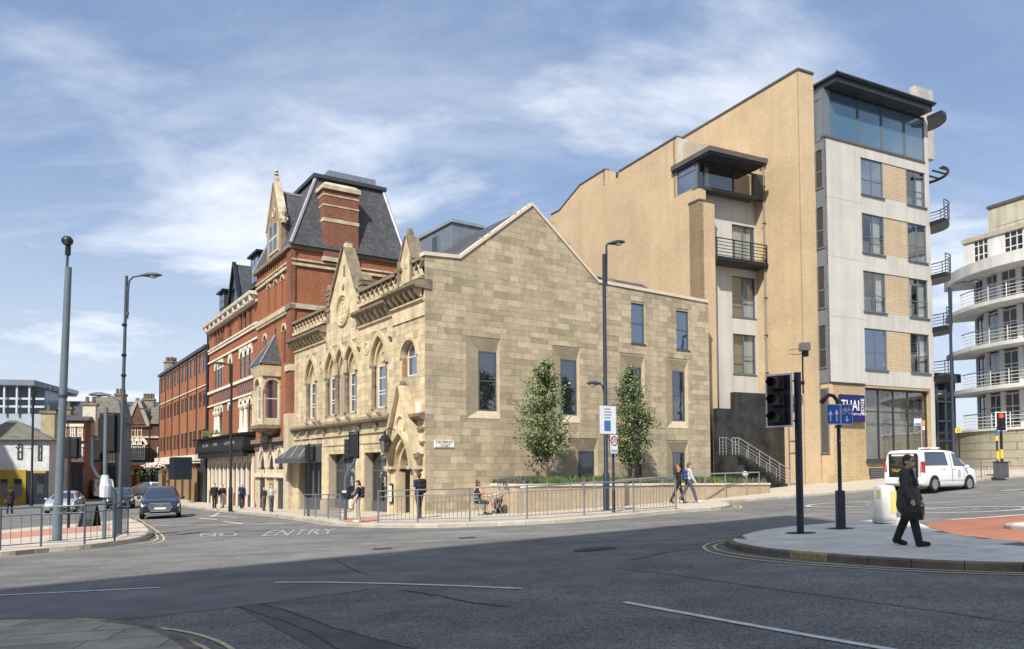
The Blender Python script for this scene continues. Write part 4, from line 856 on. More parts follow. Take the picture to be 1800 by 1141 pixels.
# ---- white recess with windows and balcony
FR = TU(U2); RZ = lambda y: FR(1300, y)[1]
def rw(x0, x1, y0, y1): a, b = FR(x0, (y0+y1)/2)[0], FR(x1, (y0+y1)/2)[0]; return (a, b, FR((x0+x1)/2, y1)[1], FR((x0+x1)/2, y0)[1])
rws = [rw(1287, 1327, 397, 463), rw(1287, 1328, 487, 558), rw(1289, 1329, 588, 658)]
m = MB(tU(U2)); wall(m, VP1-.6, VW1, Z0, zs0+.4, [(*r, .15) for r in rws]); rc = m.build('recess_wall', RENDER, tan)
for i, r in enumerate(rws):
    w = window(rc, tU(U2), *r, -.06, BGRY, GLC, (.48,), (.45,) if i else (), .06, .07, sill=.1 if i else None); room(w, tU(U2), *r, -.1, ((.6, 1),) if i else ((.1, .9),))
bz = FR(1300, 466)[1]; v0, v1 = VP1+.05, VW1-.05; n1 = 1.0
bal = MB(tU(U2)).box(v0, 0, bz-.25, v1, n1, bz).build('balcony_slab', CHAR, tan); MB(tU(U2)).box(v0-.04, n1, bz-.2, v1, n1+.05, bz+.02).build('slab_edge', BLK, bal)
for i in range(6):
    z = bz+.12+i*.2; MB(tU(U2)).tube([(v0, .05, z), (v0, n1-.05, z), (v1, n1-.05, z)], .022 if i < 5 else .035, 6).build('rail', BLK, bal)
for v in (v0, (v0*2+v1)/3, (v0+2*v1)/3, v1-.02): MB(tU(U2)).box(v-.025, n1-.08, bz, v+.025, n1-.02, bz+1.15).build('baluster', BLK, bal)
# ---- top box window with flat roof
UBX = UB+.02; vb1 = TU(UBX)(1326, 320)[0]; zbt = TU(UBX)(1232, 284)[1]
bxw = window(tan, tU(UBX), VW0+.02, vb1, zs0, zbt, .0, CHAR, GLC, (.1, .62), (), .07, .1, name='bay_window'); room(bxw, tU(UBX), VW0+.3, vb1, zs0, zbt, -.3, ((.12, .22),))
ur = pts[1][0]; sw = window(tan, tV(VW0), UBX+.1, ur, zs0, zbt, .0, PANEL, GLB, (.12,), (.75,), .07, .1, name='bay_window')
MB().box(VW0, UBX-.03, zs0-.14, vb1+.1, UBX+.6, zs0).build('bay_sill', CHAR, tan)
ro, rz_ = TV(VW0-.15)(1247.5, 256); ve = TU(ro)(1346, 277)[0]
cn2 = MB().box(VW0-.15, ro, zbt+.02, ve, ur+.3, zbt+.14).build('bay_roof', CAN, tan); MB().box(VW0-.22, ro-.08, zbt+.14, ve+.06, ur+.3, zbt+.42).build('bay_roof_edge', COPD, cn2)
MB().box(VW0+.05, ur-.2, zbt+.42, VW0+2.6, ur+.1, zr0-.1).build('bay_upstand', mat('pale_panel', (.45, .46, .42), .6, .1), cn2); MB().box(VW0, ur+.1, zs0, VW1, ur+.3, zr0).build('bay_rear_wall', TANB, tan)
MB().box(vb1, UBX, zs0-.1, VW1-.0, UBX+.3, zbt).build('bay_return', CHAR, tan)
# ---- black granite stair, handrails, entrance
US = 2.2; gA, gB = TU(US)(1262, 800)[0], TU(US)(1293, 800)[0]; gC = VW1-.02
gy = lambda px, py: TU(US)(px, py)
m = MB(tU(US)); zl_ = gy(1270, 718)[1]; zh_ = gy(1310, 690)[1]
m.ext([(gA, 0, Z0), (gC+.0, 0, Z0), (gC, 0, zh_), (gB, 0, zh_), (gB, 0, zl_), (gA, 0, zl_)], (0, -.35, 0)); gw = m.build('granite_wall', GRAN, tan)
st = thing('entrance_stair', 'black granite entrance steps between the gable wall and tan tower', 'stairs', (CT.x, CT.y, 0), R(26.7))
UF = 1.0; sb = TU(UF)(1372, 858); stp = TU(UF)(1292, 775); n = 11; vtop, vbot = TU(UF)(1300, 800)[0], TU(UF)(1385, 850)[0]; zb0 = gz(*(CT+DV*vbot+DU*UF).to_2d())+H; zt0 = TU(UF)(1300, 800)[1]
for i in range(n):
    a = vbot+(vtop-vbot)*i/n; z1 = zb0+(zt0-zb0)*(i+1)/n; MB().box(vtop-.01*i, UF, Z0, a, US-.02, z1).build('step', GRAN, st)
MB().box(gA-.1, UF-.0, Z0, vtop, US-.03, zt0+.02).build('landing', GRAN, st); MB().box(gA-.12, UF-.25, Z0, vtop+.1, UF-.01, zt0-.55).build('stair_wall', GRAN, st)
def rail(u, dz=.95, cut=1.):
    P = [(gA, u, zt0+dz), (vtop, u, zt0+dz), (vbot+.2, u, zb0+dz)]; MB().tube(P, .03, 6).build('handrail', STEEL, st)
    for k in (.2, .38, .56, .74): MB().tube([(a, b, c-dz+k*dz*1.0+.02) for a, b, c in P], .014, 5).build('rail', STEEL, st)
    for t in (0, .18, .4, .6, .8, 1): 
        x = vtop+(vbot+.2-vtop)*t; z = zt0+(zb0-zt0)*t; MB().tube([(x, u, z-.1), (x, u, z+dz)], .024, 6).build('post', STEEL, st)
    for x in (gA, (gA+vtop)/2): MB().tube([(x, u, zt0-.1), (x, u, zt0+dz)], .024, 6).build('post', STEEL, st)
rail(UF+.05); rail(US-.15, 1.0)
gl = MB().ball((gA+.55, UF-.32, zt0-1.05), .17, 10).build('globe_lamp', mat('globe_white', (.55, .53, .42), .4, .1), st, smooth=2)
# ---- curved balconies on the right-hand end
def half_balcony(z, kind, uc=.75, r=1.75):
    c = Vector((VR+.05, uc, 0)); arc = [(c.x+r*math.sin(math.pi*i/14), uc-r*math.cos(math.pi*i/14)) for i in range(15)]
    if kind == 'canopy': return MB().ext([(x, y, z) for x, y in arc], (0, 0, .22)).build('round_canopy', CAN, tan)
    if kind == 'ring':
        o = MB().tube([(x, y, z) for x, y in arc], .09, 6).build('ring_canopy', BLK, tan)
        for k in range(6):
            x, y = arc[2+k*2]; MB().box(VR, y-.04, z-.05, x, y+.04, z+.05).build('brise_blade', BLK, o)
        return
    o = MB().ext([(x, y, z-.28) for x, y in arc], (0, 0, .28)).build('round_balcony', BLK, tan)
    for k in range(6): MB().tube([(x, y, z+.15+k*.2) for x, y in arc], .022 if k < 5 else .035, 5).build('rail', BLK, o)
    for k in range(0, 15, 2): MB().tube([(*arc[k], z), (*arc[k], z+1.15)], .025, 5).build('baluster', BLK, o)
FE = TV(VR)
for y, kind in ((237, 'canopy'), (325, 'ring'), (408, 'b'), (497, 'b'), (586, 'b'), (668, 'b')): half_balcony(TU(1.)(1655, y)[1], kind)
# ---- navy shop sign
sgn = thing('shop_sign', 'navy blue sign board with white lettering on the tan brick corner', 'sign', (CT.x, CT.y, 0), R(26.7))
a, z1 = TU(-.25)(1479, 693); b, z0 = TU(-.25)(1521, 741); z1 = TU(-.25)(1500, 694)[1]; z0 = TU(-.25)(1500, 741)[1]
MB().box(a, -.25, z0, b, -.04, z1).build('board', mat('navy', (.012, .014, .10), .4, .1), sgn)
SW = mat('sign_white', (.75, .76, .78), .5, .05)
text_on('lettering', 'THAI', (z1-z0)*.56, SW, sgn, ((a+b)/2-.24, -.254, z0+(z1-z0)*.58), (1, 0, 0), (0, 0, 1), .004, .78); text_on('lettering', 'EDGE', (z1-z0)*.24, SW, sgn, (b-.2, -.254, z0+(z1-z0)*.58), (0, 0, 1), (-1, 0, 0), .004, 1); text_on('lettering', 'TASTE THE TASTE', (z1-z0)*.10, SW, sgn, (b-.5, -.254, z0+(z1-z0)*.27), (1, 0, 0), (0, 0, 1), .003, .9)
# ================================================================== red brick victorian building with mansard tower
PV = CS+FF.d*DEP; FV = Frame(PV, -33); FVs = Frame(PV, 57)
vic = thing('victorian_building', 'red brick victorian building with slate mansard tower beside the stone front', 'building', (PV.x, PV.y, 0), R(33))
RB = brick('red_brick', (.37, .135, .062), (.28, .092, .046), (.29, .17, .105), .225, .075, .008, .88, .5, .3, .4, .22)
RBS = brick('red_brick_dark', (.27, .10, .058), (.20, .072, .045), (.22, .14, .10), .225, .075, .008, .88, .5, .3, .4, .25)
WST = mat('painted_stone', (.66, .61, .50), .8, .14, 3, bump=.1, streak=.12)
CST = mat('cream_stone', (.50, .43, .30), .85, .25, 3, bump=.25, bs=40, streak=.2)
TW = 8.2; ZE = 15.35; DW = 7.3; SW_ = 24.45
tw_h = [(2.05, 2.55, 12.0, 13.9, .2), (3.6, 4.1, 12.05, 13.95, .2), (5.15, 5.65, 12.1, 14.0, .2), (1.55, 2.25, 8.3, 10.7, .2), (5.9, 6.6, 9.2, 10.7, .2)]
m = MB(tF); wall(m, 0, TW, -1.5, ZE, tw_h, n=.08); m.poly([(0, .08, -1.5), (0, .08, ZE), (0, -DW, ZE), (0, -DW, -1.5)]); m.poly([(TW, .08, -1.5), (TW, .08, ZE), (TW, -DW, ZE), (TW, -DW, -1.5)]); m.poly([(0, -DW, -1.5), (TW, -DW, -1.5), (TW, -DW, ZE), (0, -DW, ZE)])
tower = m.build('tower', RB, vic)
for a, b, z0, z1, r in tw_h:
    c = (a+b)/2; hw = (b-a)/2; P = arch(c, hw, z1-hw-.02, 'round'); q = MB(tF); spandrel(q, P, z1, -.1, .085); band(q, arch(c, hw, z1-hw-.02, 'round'), arch(c, hw+.16, z1-hw-.02, 'round'), .02, .13); q.build('window_arch', CST, tower)
    window(tower, tF, a, b, z0, z1, -.06, CHAR, GLD, 1, (.5,), .04, .05)
for z, h, n in ((11.45, .3, .2), (14.1, .16, .14), (14.42, .10, .14), (ZE-.22, .22, .35)):
    MB(tF).box(-.12, -DW, z, TW+.05, .08+n, z+h).build('string_course', CST if z < 15 else STD, tower)
for i in range(17): s = .3+i*.47; MB(tF).box(s, .08, 14.55, s+.2, .2, ZE-.24).build('brick_dentil', RB, tower)
for i in range(26): s = .1+i*.31; MB(tF).box(s, .09, 11.28, s+.14, .24, 11.44).build('dentil', CST, tower)
for s in (2.3, 3.85, 5.4):
    for dx in (-.42, -.1, .22): MB(tF).box(s+dx, .08, 14.2, s+dx+.2, .17, 14.4).build('cream_block', CST, tower)
MB(tF).box(-.1, .0, -1.5, .75, .28, ZE-.3).build('corner_pilaster', RBS, tower); MB(tF).box(-.14, .0, 11.4, .8, .36, 11.7).build('pilaster_cap', STD, tower); MB(tF).box(-.14, .0, 7.6, .8, .36, 8.0).build('pilaster_cap', CST, tower); MB(tF).box(-.16, -.02, -1.5, .85, .38, 5.0).build('pilaster_base', CST, tower)
# mansard
B0 = [(-.35, -.3), (DW+.1, -.3), (DW+.1, TW+.2), (-.35, TW+.2)]; T0 = [(1.72, 1.3), (6.35, 1.3), (6.35, 6.4), (1.72, 6.4)]; ZM = 20.3
mr_ = MB().loft([[(x, y, ZE) for x, y in B0], [(x, y, ZM) for x, y in T0]]).build('mansard_roof', SLATE, vic)
for i in range(4): MB().tube([(*B0[i], ZE+.02), (*T0[i], ZM+.02)], .11, 6).build('hip_flashing', LEAD, mr_)
MB().box(T0[0][0]-.2, T0[0][1]-.2, ZM, T0[1][0]+.2, T0[2][1]+.2, ZM+.24).build('roof_kerb', CHAR, mr_); rp = MB().box(2.7, 1.7, ZM+.24, 6.0, 5.0, ZM+.85).build('roof_plant', ZINC, mr_)
for i in range(9): MB().box(2.72+i*.4, 1.67, ZM+.26, 2.75+i*.4, 1.7, ZM+.84).build('plant_seam', LEAD, rp)
# chimney on the side wall
ch = MB().box(1.72, -.22, 14.6, 4.02, 1.1, 19.15).build('chimney', RBS, vic)
for z, h in ((14.6, .28), (17.1, .22), (18.1, .09), (18.75, .09)): MB().box(1.69, -.25, z, 4.05, 1.13, z+h).build('cream_band', CST, ch)
MB().loft([[(1.6, -.34, 19.15), (4.14, -.34, 19.15), (4.14, 1.2, 19.15), (1.6, 1.2, 19.15)], [(1.6, -.34, 19.4), (4.14, -.34, 19.4), (4.14, 1.2, 19.4), (1.6, 1.2, 19.4)], [(1.9, -.05, 19.65), (3.84, -.05, 19.65), (3.84, .9, 19.65), (1.9, .9, 19.65)]]).build('chimney_cap', CST, ch)
# gable dormer facing the street
m = MB(tF); m.ext([(1.95, 0, ZE), (5.1, 0, ZE), (5.1, 0, 17.6), (3.62, 0, 20.2), (3.42, 0, 20.2), (1.95, 0, 17.6)], (0, .3, 0)); gd = m.build('gable_dormer', mat('gable_stone', (.30, .22, .15), .9, .3, 3, bump=.3, bs=40, streak=.25), vic)
for x0, x1 in ((1.85, 3.4), (5.2, 3.64)): MB(tF).ext([(x0-.12, -.1, 17.4), (x0+.12, -.1, 17.4), (x1+.1, -.1, 20.3), (x1-.1, -.1, 20.3)], (0, .48, 0)).build('raking_coping', CST, gd); MB(tF).lathe((x0, .15, 0), [(.2, 17.2), (.2, 17.5), (.1, 17.6), (.2, 17.9), (.12, 18.2), (.02, 18.4)], 8).build('kneeler_finial', CST, gd)
MB(tF).box(3.36, .0, 20.2, 3.68, .3, 20.6).lathe((3.52, .15, 0), [(.14, 20.6), (.06, 20.75), (.16, 20.85), (.05, 20.95), (.14, 21.05), (.02, 21.3)], 8).build('finial', CST, gd)
MB(tF).box(2.5, .3, 15.6, 4.55, .36, 17.5).build('window_surround', CST, gd)
for a in (2.65, 3.6): 
    for z in (15.75, 16.7): MB(tF).box(a, .36, z, a+.8, .365, z+.78).build('pane', GLD, gd)
MB(tF).tube([(3.52+.28*math.cos(a*.5236), .31, 18.3+.28*math.sin(a*.5236)) for a in range(13)], .06, 6, False).build('roundel', CST, gd)
m = MB(tF); m.poly([(1.95, 0, 17.5), (3.52, 0, 19.7), (3.52, -2.6, 19.7), (1.95, -2.6, 17.5)]).poly([(5.1, 0, 17.5), (3.52, 0, 19.7), (3.52, -2.6, 19.7), (5.1, -2.6, 17.5)]).poly([(1.95, 0, ZE), (1.95, 0, 17.5), (1.95, -2.6, 17.5), (1.95, -2.6, ZE)]).poly([(5.1, 0, ZE), (5.1, 0, 17.5), (5.1, -2.6, 17.5), (5.1, -2.6, ZE)]); m.build('dormer_roof', SLATE, gd); MB(tF).box(3.44, -2.7, 19.66, 3.6, 0, 19.8).build('ridge', LEAD, gd)
# oriel with pyramid roof
oa = FV(463, 690, -1.15)[0]; ob = FV(447, 690, -1.15)[0]; oz0, oz1 = 4.35, 8.25; oc = (oa+ob)/2; on = 1.2
m = MB(tF); wall(m, oa, ob, oz0, oz1, [(oc-.58, oc+.58, 4.75, 7.4, .2)], n=on)
m.poly([(ob, on, oz0), (ob, 0, oz0), (ob, 0, oz1), (ob, on, oz1)])
m.poly([(oa, on, oz0), (ob, on, oz0), (ob, 0, oz0), (oa, 0, oz0)]); ori = m.build('oriel', CST, vic)
tO = lambda c: Vector((-c.x, oa-c.y, c.z)); m2 = MB(tO); wall(m2, 0, on, oz0, oz1, [(.16, on-.16, 4.75, 7.3, .15)]); m2.build('oriel_side', CST, ori)
q = MB(tO); hw_ = on/2-.16; spandrel(q, arch(on/2, hw_, 7.3-hw_, 'round'), 7.3, -.1, .003); band(q, arch(on/2, hw_, 7.3-hw_, 'round'), arch(on/2, hw_+.12, 7.3-hw_, 'round'), 0, .06); q.build('window_arch', STM, ori); window(ori, tO, .17, on-.17, 4.77, 7.3, -.05, WFR, GLV, 1, (.52,), .07, .05); MB(tO).box(-.05, 0, 7.5, on+.1, .14, 8.2).build('oriel_frieze', STM, ori)
P = arch(oc, .58, 6.8, 'round'); q = MB(tF); spandrel(q, P, 7.405, on-.2, on+.004); band(q, P, arch(oc, .74, 6.8, 'round'), on, on+.08); q.build('window_arch', STM, ori); window(ori, tF, oc-.55, oc+.55, 4.78, 7.4, on-.12, WFR, GLV, 1, (.52,), .09, .06)
MB(tF).loft([[(oa-.2, on+.22, oz1), (ob+.2, on+.22, oz1), (ob+.2, -.05, oz1), (oa-.2, -.05, oz1)], [(oc-.02, .12, 10.3), (oc+.02, .12, 10.3), (oc+.02, -.05, 10.3), (oc-.02, -.05, 10.3)]]).build('oriel_roof', SLATE, ori)
for s in (oa-.2, ob+.2): MB(tF).tube([(s, on+.22, oz1+.02), (oc, .14, 10.32)], .05, 5).build('hip_flashing', LEAD, ori)
MB(tF).lathe((oc, .1, 0), [(.06, 10.2), (.03, 10.6), (.08, 10.7), (.015, 10.8), (.01, 11.5)], 6).build('finial', BLK, ori)
for i in range(5): s = oa+.15+(ob-oa-.3)*i/4; MB(tF).loft([[(s-.14, on, 7.55), (s+.14, on, 7.55), (s+.14, on+.05, 7.55), (s-.14, on+.05, 7.55)], [(s-.14, on, 8.2), (s+.14, on, 8.2), (s+.14, on+.2, 8.2), (s-.14, on+.2, 8.2)]]).build('corbel', STM, ori)
for s in (oa+.05, ob-.05): MB(tF).lathe((s, on, 0), [(.16, 4.4), (.1, 4.6), (.09, 6.4), (.17, 6.6), (.17, 6.7)], 8).build('colonnette', STM, ori, smooth=True)
MB(tF).loft([[(oc-.2, .1, 3.5), (oc+.2, .1, 3.5), (oc+.2, .0, 3.5), (oc-.2, .0, 3.5)], [(oa+.1, on-.1, 4.1), (ob-.1, on-.1, 4.1), (ob-.1, 0, 4.1), (oa+.1, 0, 4.1)], [(oa-.2, on+.25, 4.2), (ob+.2, on+.25, 4.2), (ob+.2, 0, 4.2), (oa-.2, 0, 4.2)], [(oa-.2, on+.25, 4.42), (ob+.2, on+.25, 4.42), (ob+.2, 0, 4.42), (oa-.2, 0, 4.42)]]).build('oriel_corbel', STD, ori); MB(tF).ball(((oa+ob)/2, on*.6, 3.7), .4, 8, (1, .7, .8)).build('carved_bracket', STD, ori, smooth=True)
# tower ground floor: three pointed lights over doors
tg = MB(tF).box(.8, .08, -1.6, TW-.1, .18, 3.35).build('ground_front', CST, vic); MB(tF).box(.8, .18, 3.35, TW, .5, 3.62).build('fascia_cornice', STD, tg); MB(tF).box(.9, .18, 2.95, TW-.2, .3, 3.33).build('fascia', mat('purple_brown', (.12, .09, .09), .6, .2), tg)
for i in range(3):
    c = 1.95+i*2.1; P = arch(c, .72, 1.75, 'pointed', .9); MB(tF).ext([(x, .18, z) for x, z in arch(c, .55, 1.62, 'pointed', .9)], (0, .012, 0)).build('pane', GLD, tg); band(MB(tF), P, arch(c, .95, 1.75, 'pointed', .9), .17, .3).build('pointed_arch', COPE, tg)
    MB(tF).box(c-.6, .18, -1.1, c+.6, .2, 1.0).build('door', mat('ochre_door', (.33, .25, .15), .5, .15) if i == 1 else CHAR, tg); MB(tF).box(c-1.06, .18, -1.5, c-.94, .3, 2.9).build('pilaster', COPE, tg)
MB(tF).box(.85, .17, 1.1, TW-.3, .36, 1.35).build('transom', COPE, tg)
# wing
WF = [(9.8, 13.65), (16.0, 17.1), (19.0, 22.0)]     # window groups along the wing
def grp(z0, z1, w=.62, single=(16.55,)):
    h = []
    for a, b in (WF[0], WF[2]): 
        for k in range(3): c = a+(b-a)*(k+.5)/3; h.append((c-w/2, c+w/2, z0, z1, .10))
    for c in single: h.append((c-w/2, c+w/2, z0, z1, .10))
    return h
wh = grp(12.05, 13.3, .8)+grp(8.45, 10.45, .85)+grp(4.3, 6.75, .8)
m = MB(tF); wall(m, TW, SW_, -1.6, 14.0, sorted(wh)); m.poly([(SW_, 0, -1.6), (SW_, 0, 14), (SW_, -10, 14), (SW_, -10, -1.6)]); wing = m.build('wing_wall', RB, vic)
for a, b, z0, z1, r in wh:
    c = (a+b)/2; hw = (b-a)/2; window(wing, tF, a, b, z0, z1, -.03, CHAR, GLD, 1, (.5,), .04, .05)
    if z0 < 12:
        zs = z1-hw-.05; q = MB(tF); spandrel(q, arch(c, hw, zs, 'round'), z1, -.02, .02); q.box(a-.22, -.05, zs, a, .05, z1+.3).box(b, -.05, zs, b+.22, .05, z1+.3).box(a-.22, -.05, z1, b+.22, .05, z1+.32); q.build('window_head', WST, wing, kind=None)
    else: [MB(tF).box(q, .0, z0, q+.14, .08, z1).build('brick_pilaster', RBS, wing) for q in (a-.2, b+.06)]
for a, b in (WF[0], WF[2]):
    for k in (1, 2): c = a+(b-a)*k/3; MB(tF).lathe((c, .1, 0), [(.26, 4.3), (.26, 4.5), (.17, 4.65), (.15, 6.0), (.2, 6.05), (.28, 6.3), (.28, 6.42)], 10).build('white_column', WST, wing, smooth=True)
for z, h, n, mm in ((8.1, .22, .14, WST), (6.98, .14, .12, WST), (10.78, .14, .12, WST), (11.62, .10, .12, WST), (11.86, .12, .16, WST)): MB(tF).box(TW+.05, 0, z, SW_+.1, n, z+h).build('string_course', mm, wing)
for i in range(22): s = TW+.5+i*.72; MB(tF).box(s, .0, 11.72, s+.34, .1, 11.86).build('string_block', WST, wing)
for g0, g1 in ((9.2, 14.2), (16.2, 22.6)):
    n = int((g1-g0)/.62)
    for i in range(n): s = g0+(g1-g0)*(i+.5)/n; MB(tF).tube([(s+.2*math.cos(a*.5236), .02, 7.62+.38*math.sin(a*.5236)) for a in range(13)], .06, 5, False).build('medallion', mat('medallion_purple', (.16, .09, .085), .7, .2), wing)
    MB(tF).box(g0-.1, 0, 7.15, g1+.1, .015, 8.08).build('medallion_panel', mat('medallion_ground', (.30, .13, .085), .8, .2, 4), wing)
MB(tF).box(TW, 0, 13.42, SW_+.1, .18, 13.56).build('cornice_band', WST, wing); MB(tF).ext([(TW, 0, 13.86), (TW, .62, 13.9), (TW, .68, 14.1), (TW, 0, 14.16)], (SW_-TW+.15, 0, 0)).build('cornice', WST, wing)
for i in range(30): s = TW+.3+i*.545; MB(tF).box(s, .0, 13.5, s+.22, .42 if i % 3 else .58, 13.88).build('cornice_bracket', WST, wing)
MB(tF).tube([(SW_-.05, .12, -1.2), (SW_-.05, .12, 13.6)], .09, 8).build('drainpipe', BLK, wing)
m = MB(tF); m.poly([(TW, .62, 14.16), (SW_, .62, 14.16), (SW_, -4.2, 17.3), (TW, -4.2, 17.3)]).poly([(TW, -4.2, 17.3), (SW_, -4.2, 17.3), (SW_, -10, 14), (TW, -10, 14)]).poly([(SW_, .62, 14.16), (SW_, -4.2, 17.3), (SW_, -10, 14)]); wr = m.build('wing_roof', SLATE, vic)
for a, b, zt in ((19.6, 21.4, 16.4), (9.0, 11.2, 17.1)):
    d = MB(tF).box(a, -3.2, 14.6, b, -.2, zt).build('box_dormer', CHAR, wr); MB(tF).box(a-.2, -3.2, zt, b+.2, .05, zt+.16).build('dormer_roof', BLK, d); window(d, tF, a+.1, b-.1, 15.1, zt-.1, -.16, CHAR, GLB, 2, (.45,), .06, .05)
m = MB(tF); m.ext([(14.2, -.2, 14.5), (17.6, -.2, 14.5), (15.9, -.2, 17.8)], (0, -3.5, 0)); gd2 = m.build('gabled_dormer', SLATE, wr)
for x0 in (14.0, 17.8): MB(tF).ext([(x0-.12, -.2, 14.4), (x0+.12, -.2, 14.4), (15.9+.12, -.2, 17.95), (15.9-.12, -.2, 17.95)], (0, .25, 0)).build('bargeboard', BLK, gd2)
for a in (15.0, 15.95): MB(tF).box(a, -.19, 14.8, a+.8, -.16, 15.9).build('pane', GLD, gd2)
# pub front under the wing
pf = MB(tF).box(8.75, 0, 3.0, SW_+.6, .95, 3.2).build('pub_fascia', BLK, vic); MB(tF).box(8.8, .0, 3.2, SW_+.5, .85, 4.0).build('fascia_board', mat('fascia_black', (.02, .02, .022), .4, .2, 3), pf); MB(tF).ext([(8.7, 0, 4.0), (8.7, 1.15, 4.05), (8.7, 1.2, 4.18), (8.7, 0, 4.3)], (SW_-8.0, 0, 0)).build('fascia_cornice', BLK, pf); MB(tF).box(8.9, .84, 2.55, SW_, .5, 3.0).build('fascia_soffit', BLK, pf)
GLD_ = mat('gilt_lettering', (.30, .29, .26), .5, .2)
[text_on('lettering', w_, .46, GLD_, pf, tF(Vector((s_, .856, 3.6))), tF(Vector((-1, 0, 0))), (0, 0, 1), .006, 1.12) for w_, s_ in (('VICTORIA', 21.4), ('FAMILY', 17.6), ('COMMERCIAL', 12.9))]
for i, s in enumerate([9.2+k*1.45 for k in range(11)]):
    MB(tF).box(s-.16, 0, -1.3, s+.16, .16, 2.75).build('white_pilaster', WST, pf)
    if i < 10:
        c = s+.72; q = MB(tF); spandrel(q, arch(c, .5, 1.75, 'round'), 2.75, 0, .1); q.build('window_head', WST, pf); MB(tF).box(c-.5, .0, -.2, c+.5, .02, 2.3).build('pane', GLD if i % 3 else mat('brown_panel', (.19, .075, .04), .6, .2), pf); MB(tF).box(c-.56, 0, -1.3, c+.56, .09, -.2).build('stall_riser', RBS if i % 2 else CHAR, pf)
random.seed(4)
for k in range(3):
    mm = MB(tF)
    for j in range(60): s, n_, z = 17.2+k*2.2+random.gauss(0, .35), .8+random.gauss(0, .1), 4.35+abs(random.gauss(0, .16)); d = .09; mm.poly([(s-d, n_, z), (s+d*.3, n_+d, z+d), (s+d, n_-d*.3, z+d*1.4)])
    mm.build('flower_box', mat('box_foliage', (.10, .13, .03), .8, .4, 6), pf)
# ================================================================== modern red brick block further along
mod = thing('brick_office_block', 'three storey orange brick office block with repeated window pairs down the street', 'building', (PV.x, PV.y, 0), R(33)); ME = 50.6; MS = SW_+.15
OB = brick('orange_brick', (.38, .15, .068), (.32, .12, .056), (.27, .13, .08), .225, .075, .006, .88, .5, .22, .3, .2)
rows = [(10.35, 11.95), (7.25, 8.65), (3.7, 5.2)]; nb = 6; bwid = (ME-MS)/nb; mh = []
for i in range(nb):
    for z0, z1 in rows:
        for k in range(2): a = MS+bwid*i+.45+k*(bwid-.6)/2; mh.append((a, a+(bwid-.6)/2-.4, z0, z1, .1))
m = MB(tF); wall(m, MS, ME, -2, 12.3, mh, n=.1); m.poly([(ME, .1, -2), (ME, .1, 12.3), (ME, -9, 12.3), (ME, -9, -2)]); m.poly([(MS, .1, 12.3), (ME, .1, 12.3), (ME, -9, 12.3), (MS, -9, 12.3)]); mw = m.build('wall', OB, mod)
MBR = mat('bronze_frame', (.07, .045, .03), .5, .1)
for h in mh: window(mw, tF, *h[:4], .06, MBR, GLS, 2, (), .07, .06)
for i in range(nb+1): s = min(ME-.1, MS+bwid*i+.1); MB(tF).box(s-.06, .1, 2.9, s+.06, .2, 12.2).build('downpipe', CHAR, mw)
for z in (12.12, 9.05): MB(tF).box(MS, .1, z, ME, .17, z+.1).build('white_string', WST, mw)
MB(tF).box(MS-.05, -9, 12.32, ME+.1, .35, 12.6).build('roof_edge', CHAR, mw)
MB(tF).box(27.0, .1, 2.2, ME, .6, 2.95).build('white_canopy', WST, mw)
for i in range(18): s = 27.4+i*1.3; MB(tF).box(s-.14, .1, -2, s+.14, .3, 2.2).build('timber_fin', mat('timber_fin', (.30, .19, .10), .7, .25, 3) if i % 3 else MBR, mw)
MB(tF).box(27, .08, -2, ME, .12, 2.2).build('shop_glazing', GLD, mw); MB(tF).box(MS, .1, -2, 27.2, .14, 2.9).build('dark_entrance', CHAR, mw)
MB(tF).lathe((ME-1.0, -.9, 0), [(.75, 11.5), (.75, 13.9), (.85, 13.95), (.85, 14.1)], 12).build('roof_stack', mat('stack_grey', (.22, .20, .16), .9, .3, 3), mw)
for a in range(4): MB(tF).lathe((ME-1.0+.4*math.cos(a*1.57), -.9+.4*math.sin(a*1.57), 0), [(.18, 14.1), (.2, 14.6)], 7).build('chimney_pot', mat('pot_dark', (.12, .1, .09), .8, .2), mw)
hs = thing('projecting_sign', 'large blank dark blue box sign projecting over the pavement', 'sign', mod.matrix_basis@tF(Vector((26.0, 1.0, 0))), R(33))
MB().box(-1.7, -1.0, .75, -.2, 1.2, 2.7).build('box', mat('sign_navy', (.012, .018, .03), .4, .2, 2), hs, bevel=.04); MB().box(-.2, 0, 2.3, 1.2, .1, 2.4).build('bracket', BLK, hs)
# ================================================================== far end of the street
def bg_frame(px, py, ang): p = gp(px, py); return Frame(p, ang), p
def bgwin(par, tf, F, x0, x1, y0, y1, n=.05, fm=WFR, head=None, cols=2):
    a, z1 = F(x0, y0); b, z0 = F(x1, y1); w = window(par, tf, a, b, z0, z1, n, fm, GLD, cols, (.5,), .12, .1)
    if head: MB(tf).box(a-.1, 0, z0-.25, b+.1, .22, z0).build('sill', head, w); MB(tf).box(a-.1, 0, z1, b+.1, .14, z1+.3).build('lintel', head, w)
    return w
tB = lambda c: Vector((c.x, -c.y, c.z))
def bg_building(name, label, px, py, ang, x1, ytop, wm, deep=10, group=None):
    F, p = bg_frame(px, py, ang); L = F(x1, (py+ytop)/2)[0]; zt = F((px+x1)/2, ytop)[1]; t = thing(name, label, 'building', (p.x, p.y, 0), R(90-ang), group)
    MB(tB).box(0, -deep, -2.5, L, 0, zt).build('wall', wm, t); return t, F, L, zt
def hiproof(t, L, zt, rise, deep, m=SLATE, over=.3, left=0, right=0): return MB(tB).loft([[(-over, over, zt), (L+over, over, zt), (L+over, -deep, zt), (-over, -deep, zt)], [(left, -deep/2, zt+rise), (L-right, -deep/2, zt+rise), (L-right, -deep/2-.1, zt+rise), (left, -deep/2-.1, zt+rise)]]).build('roof', m, t)
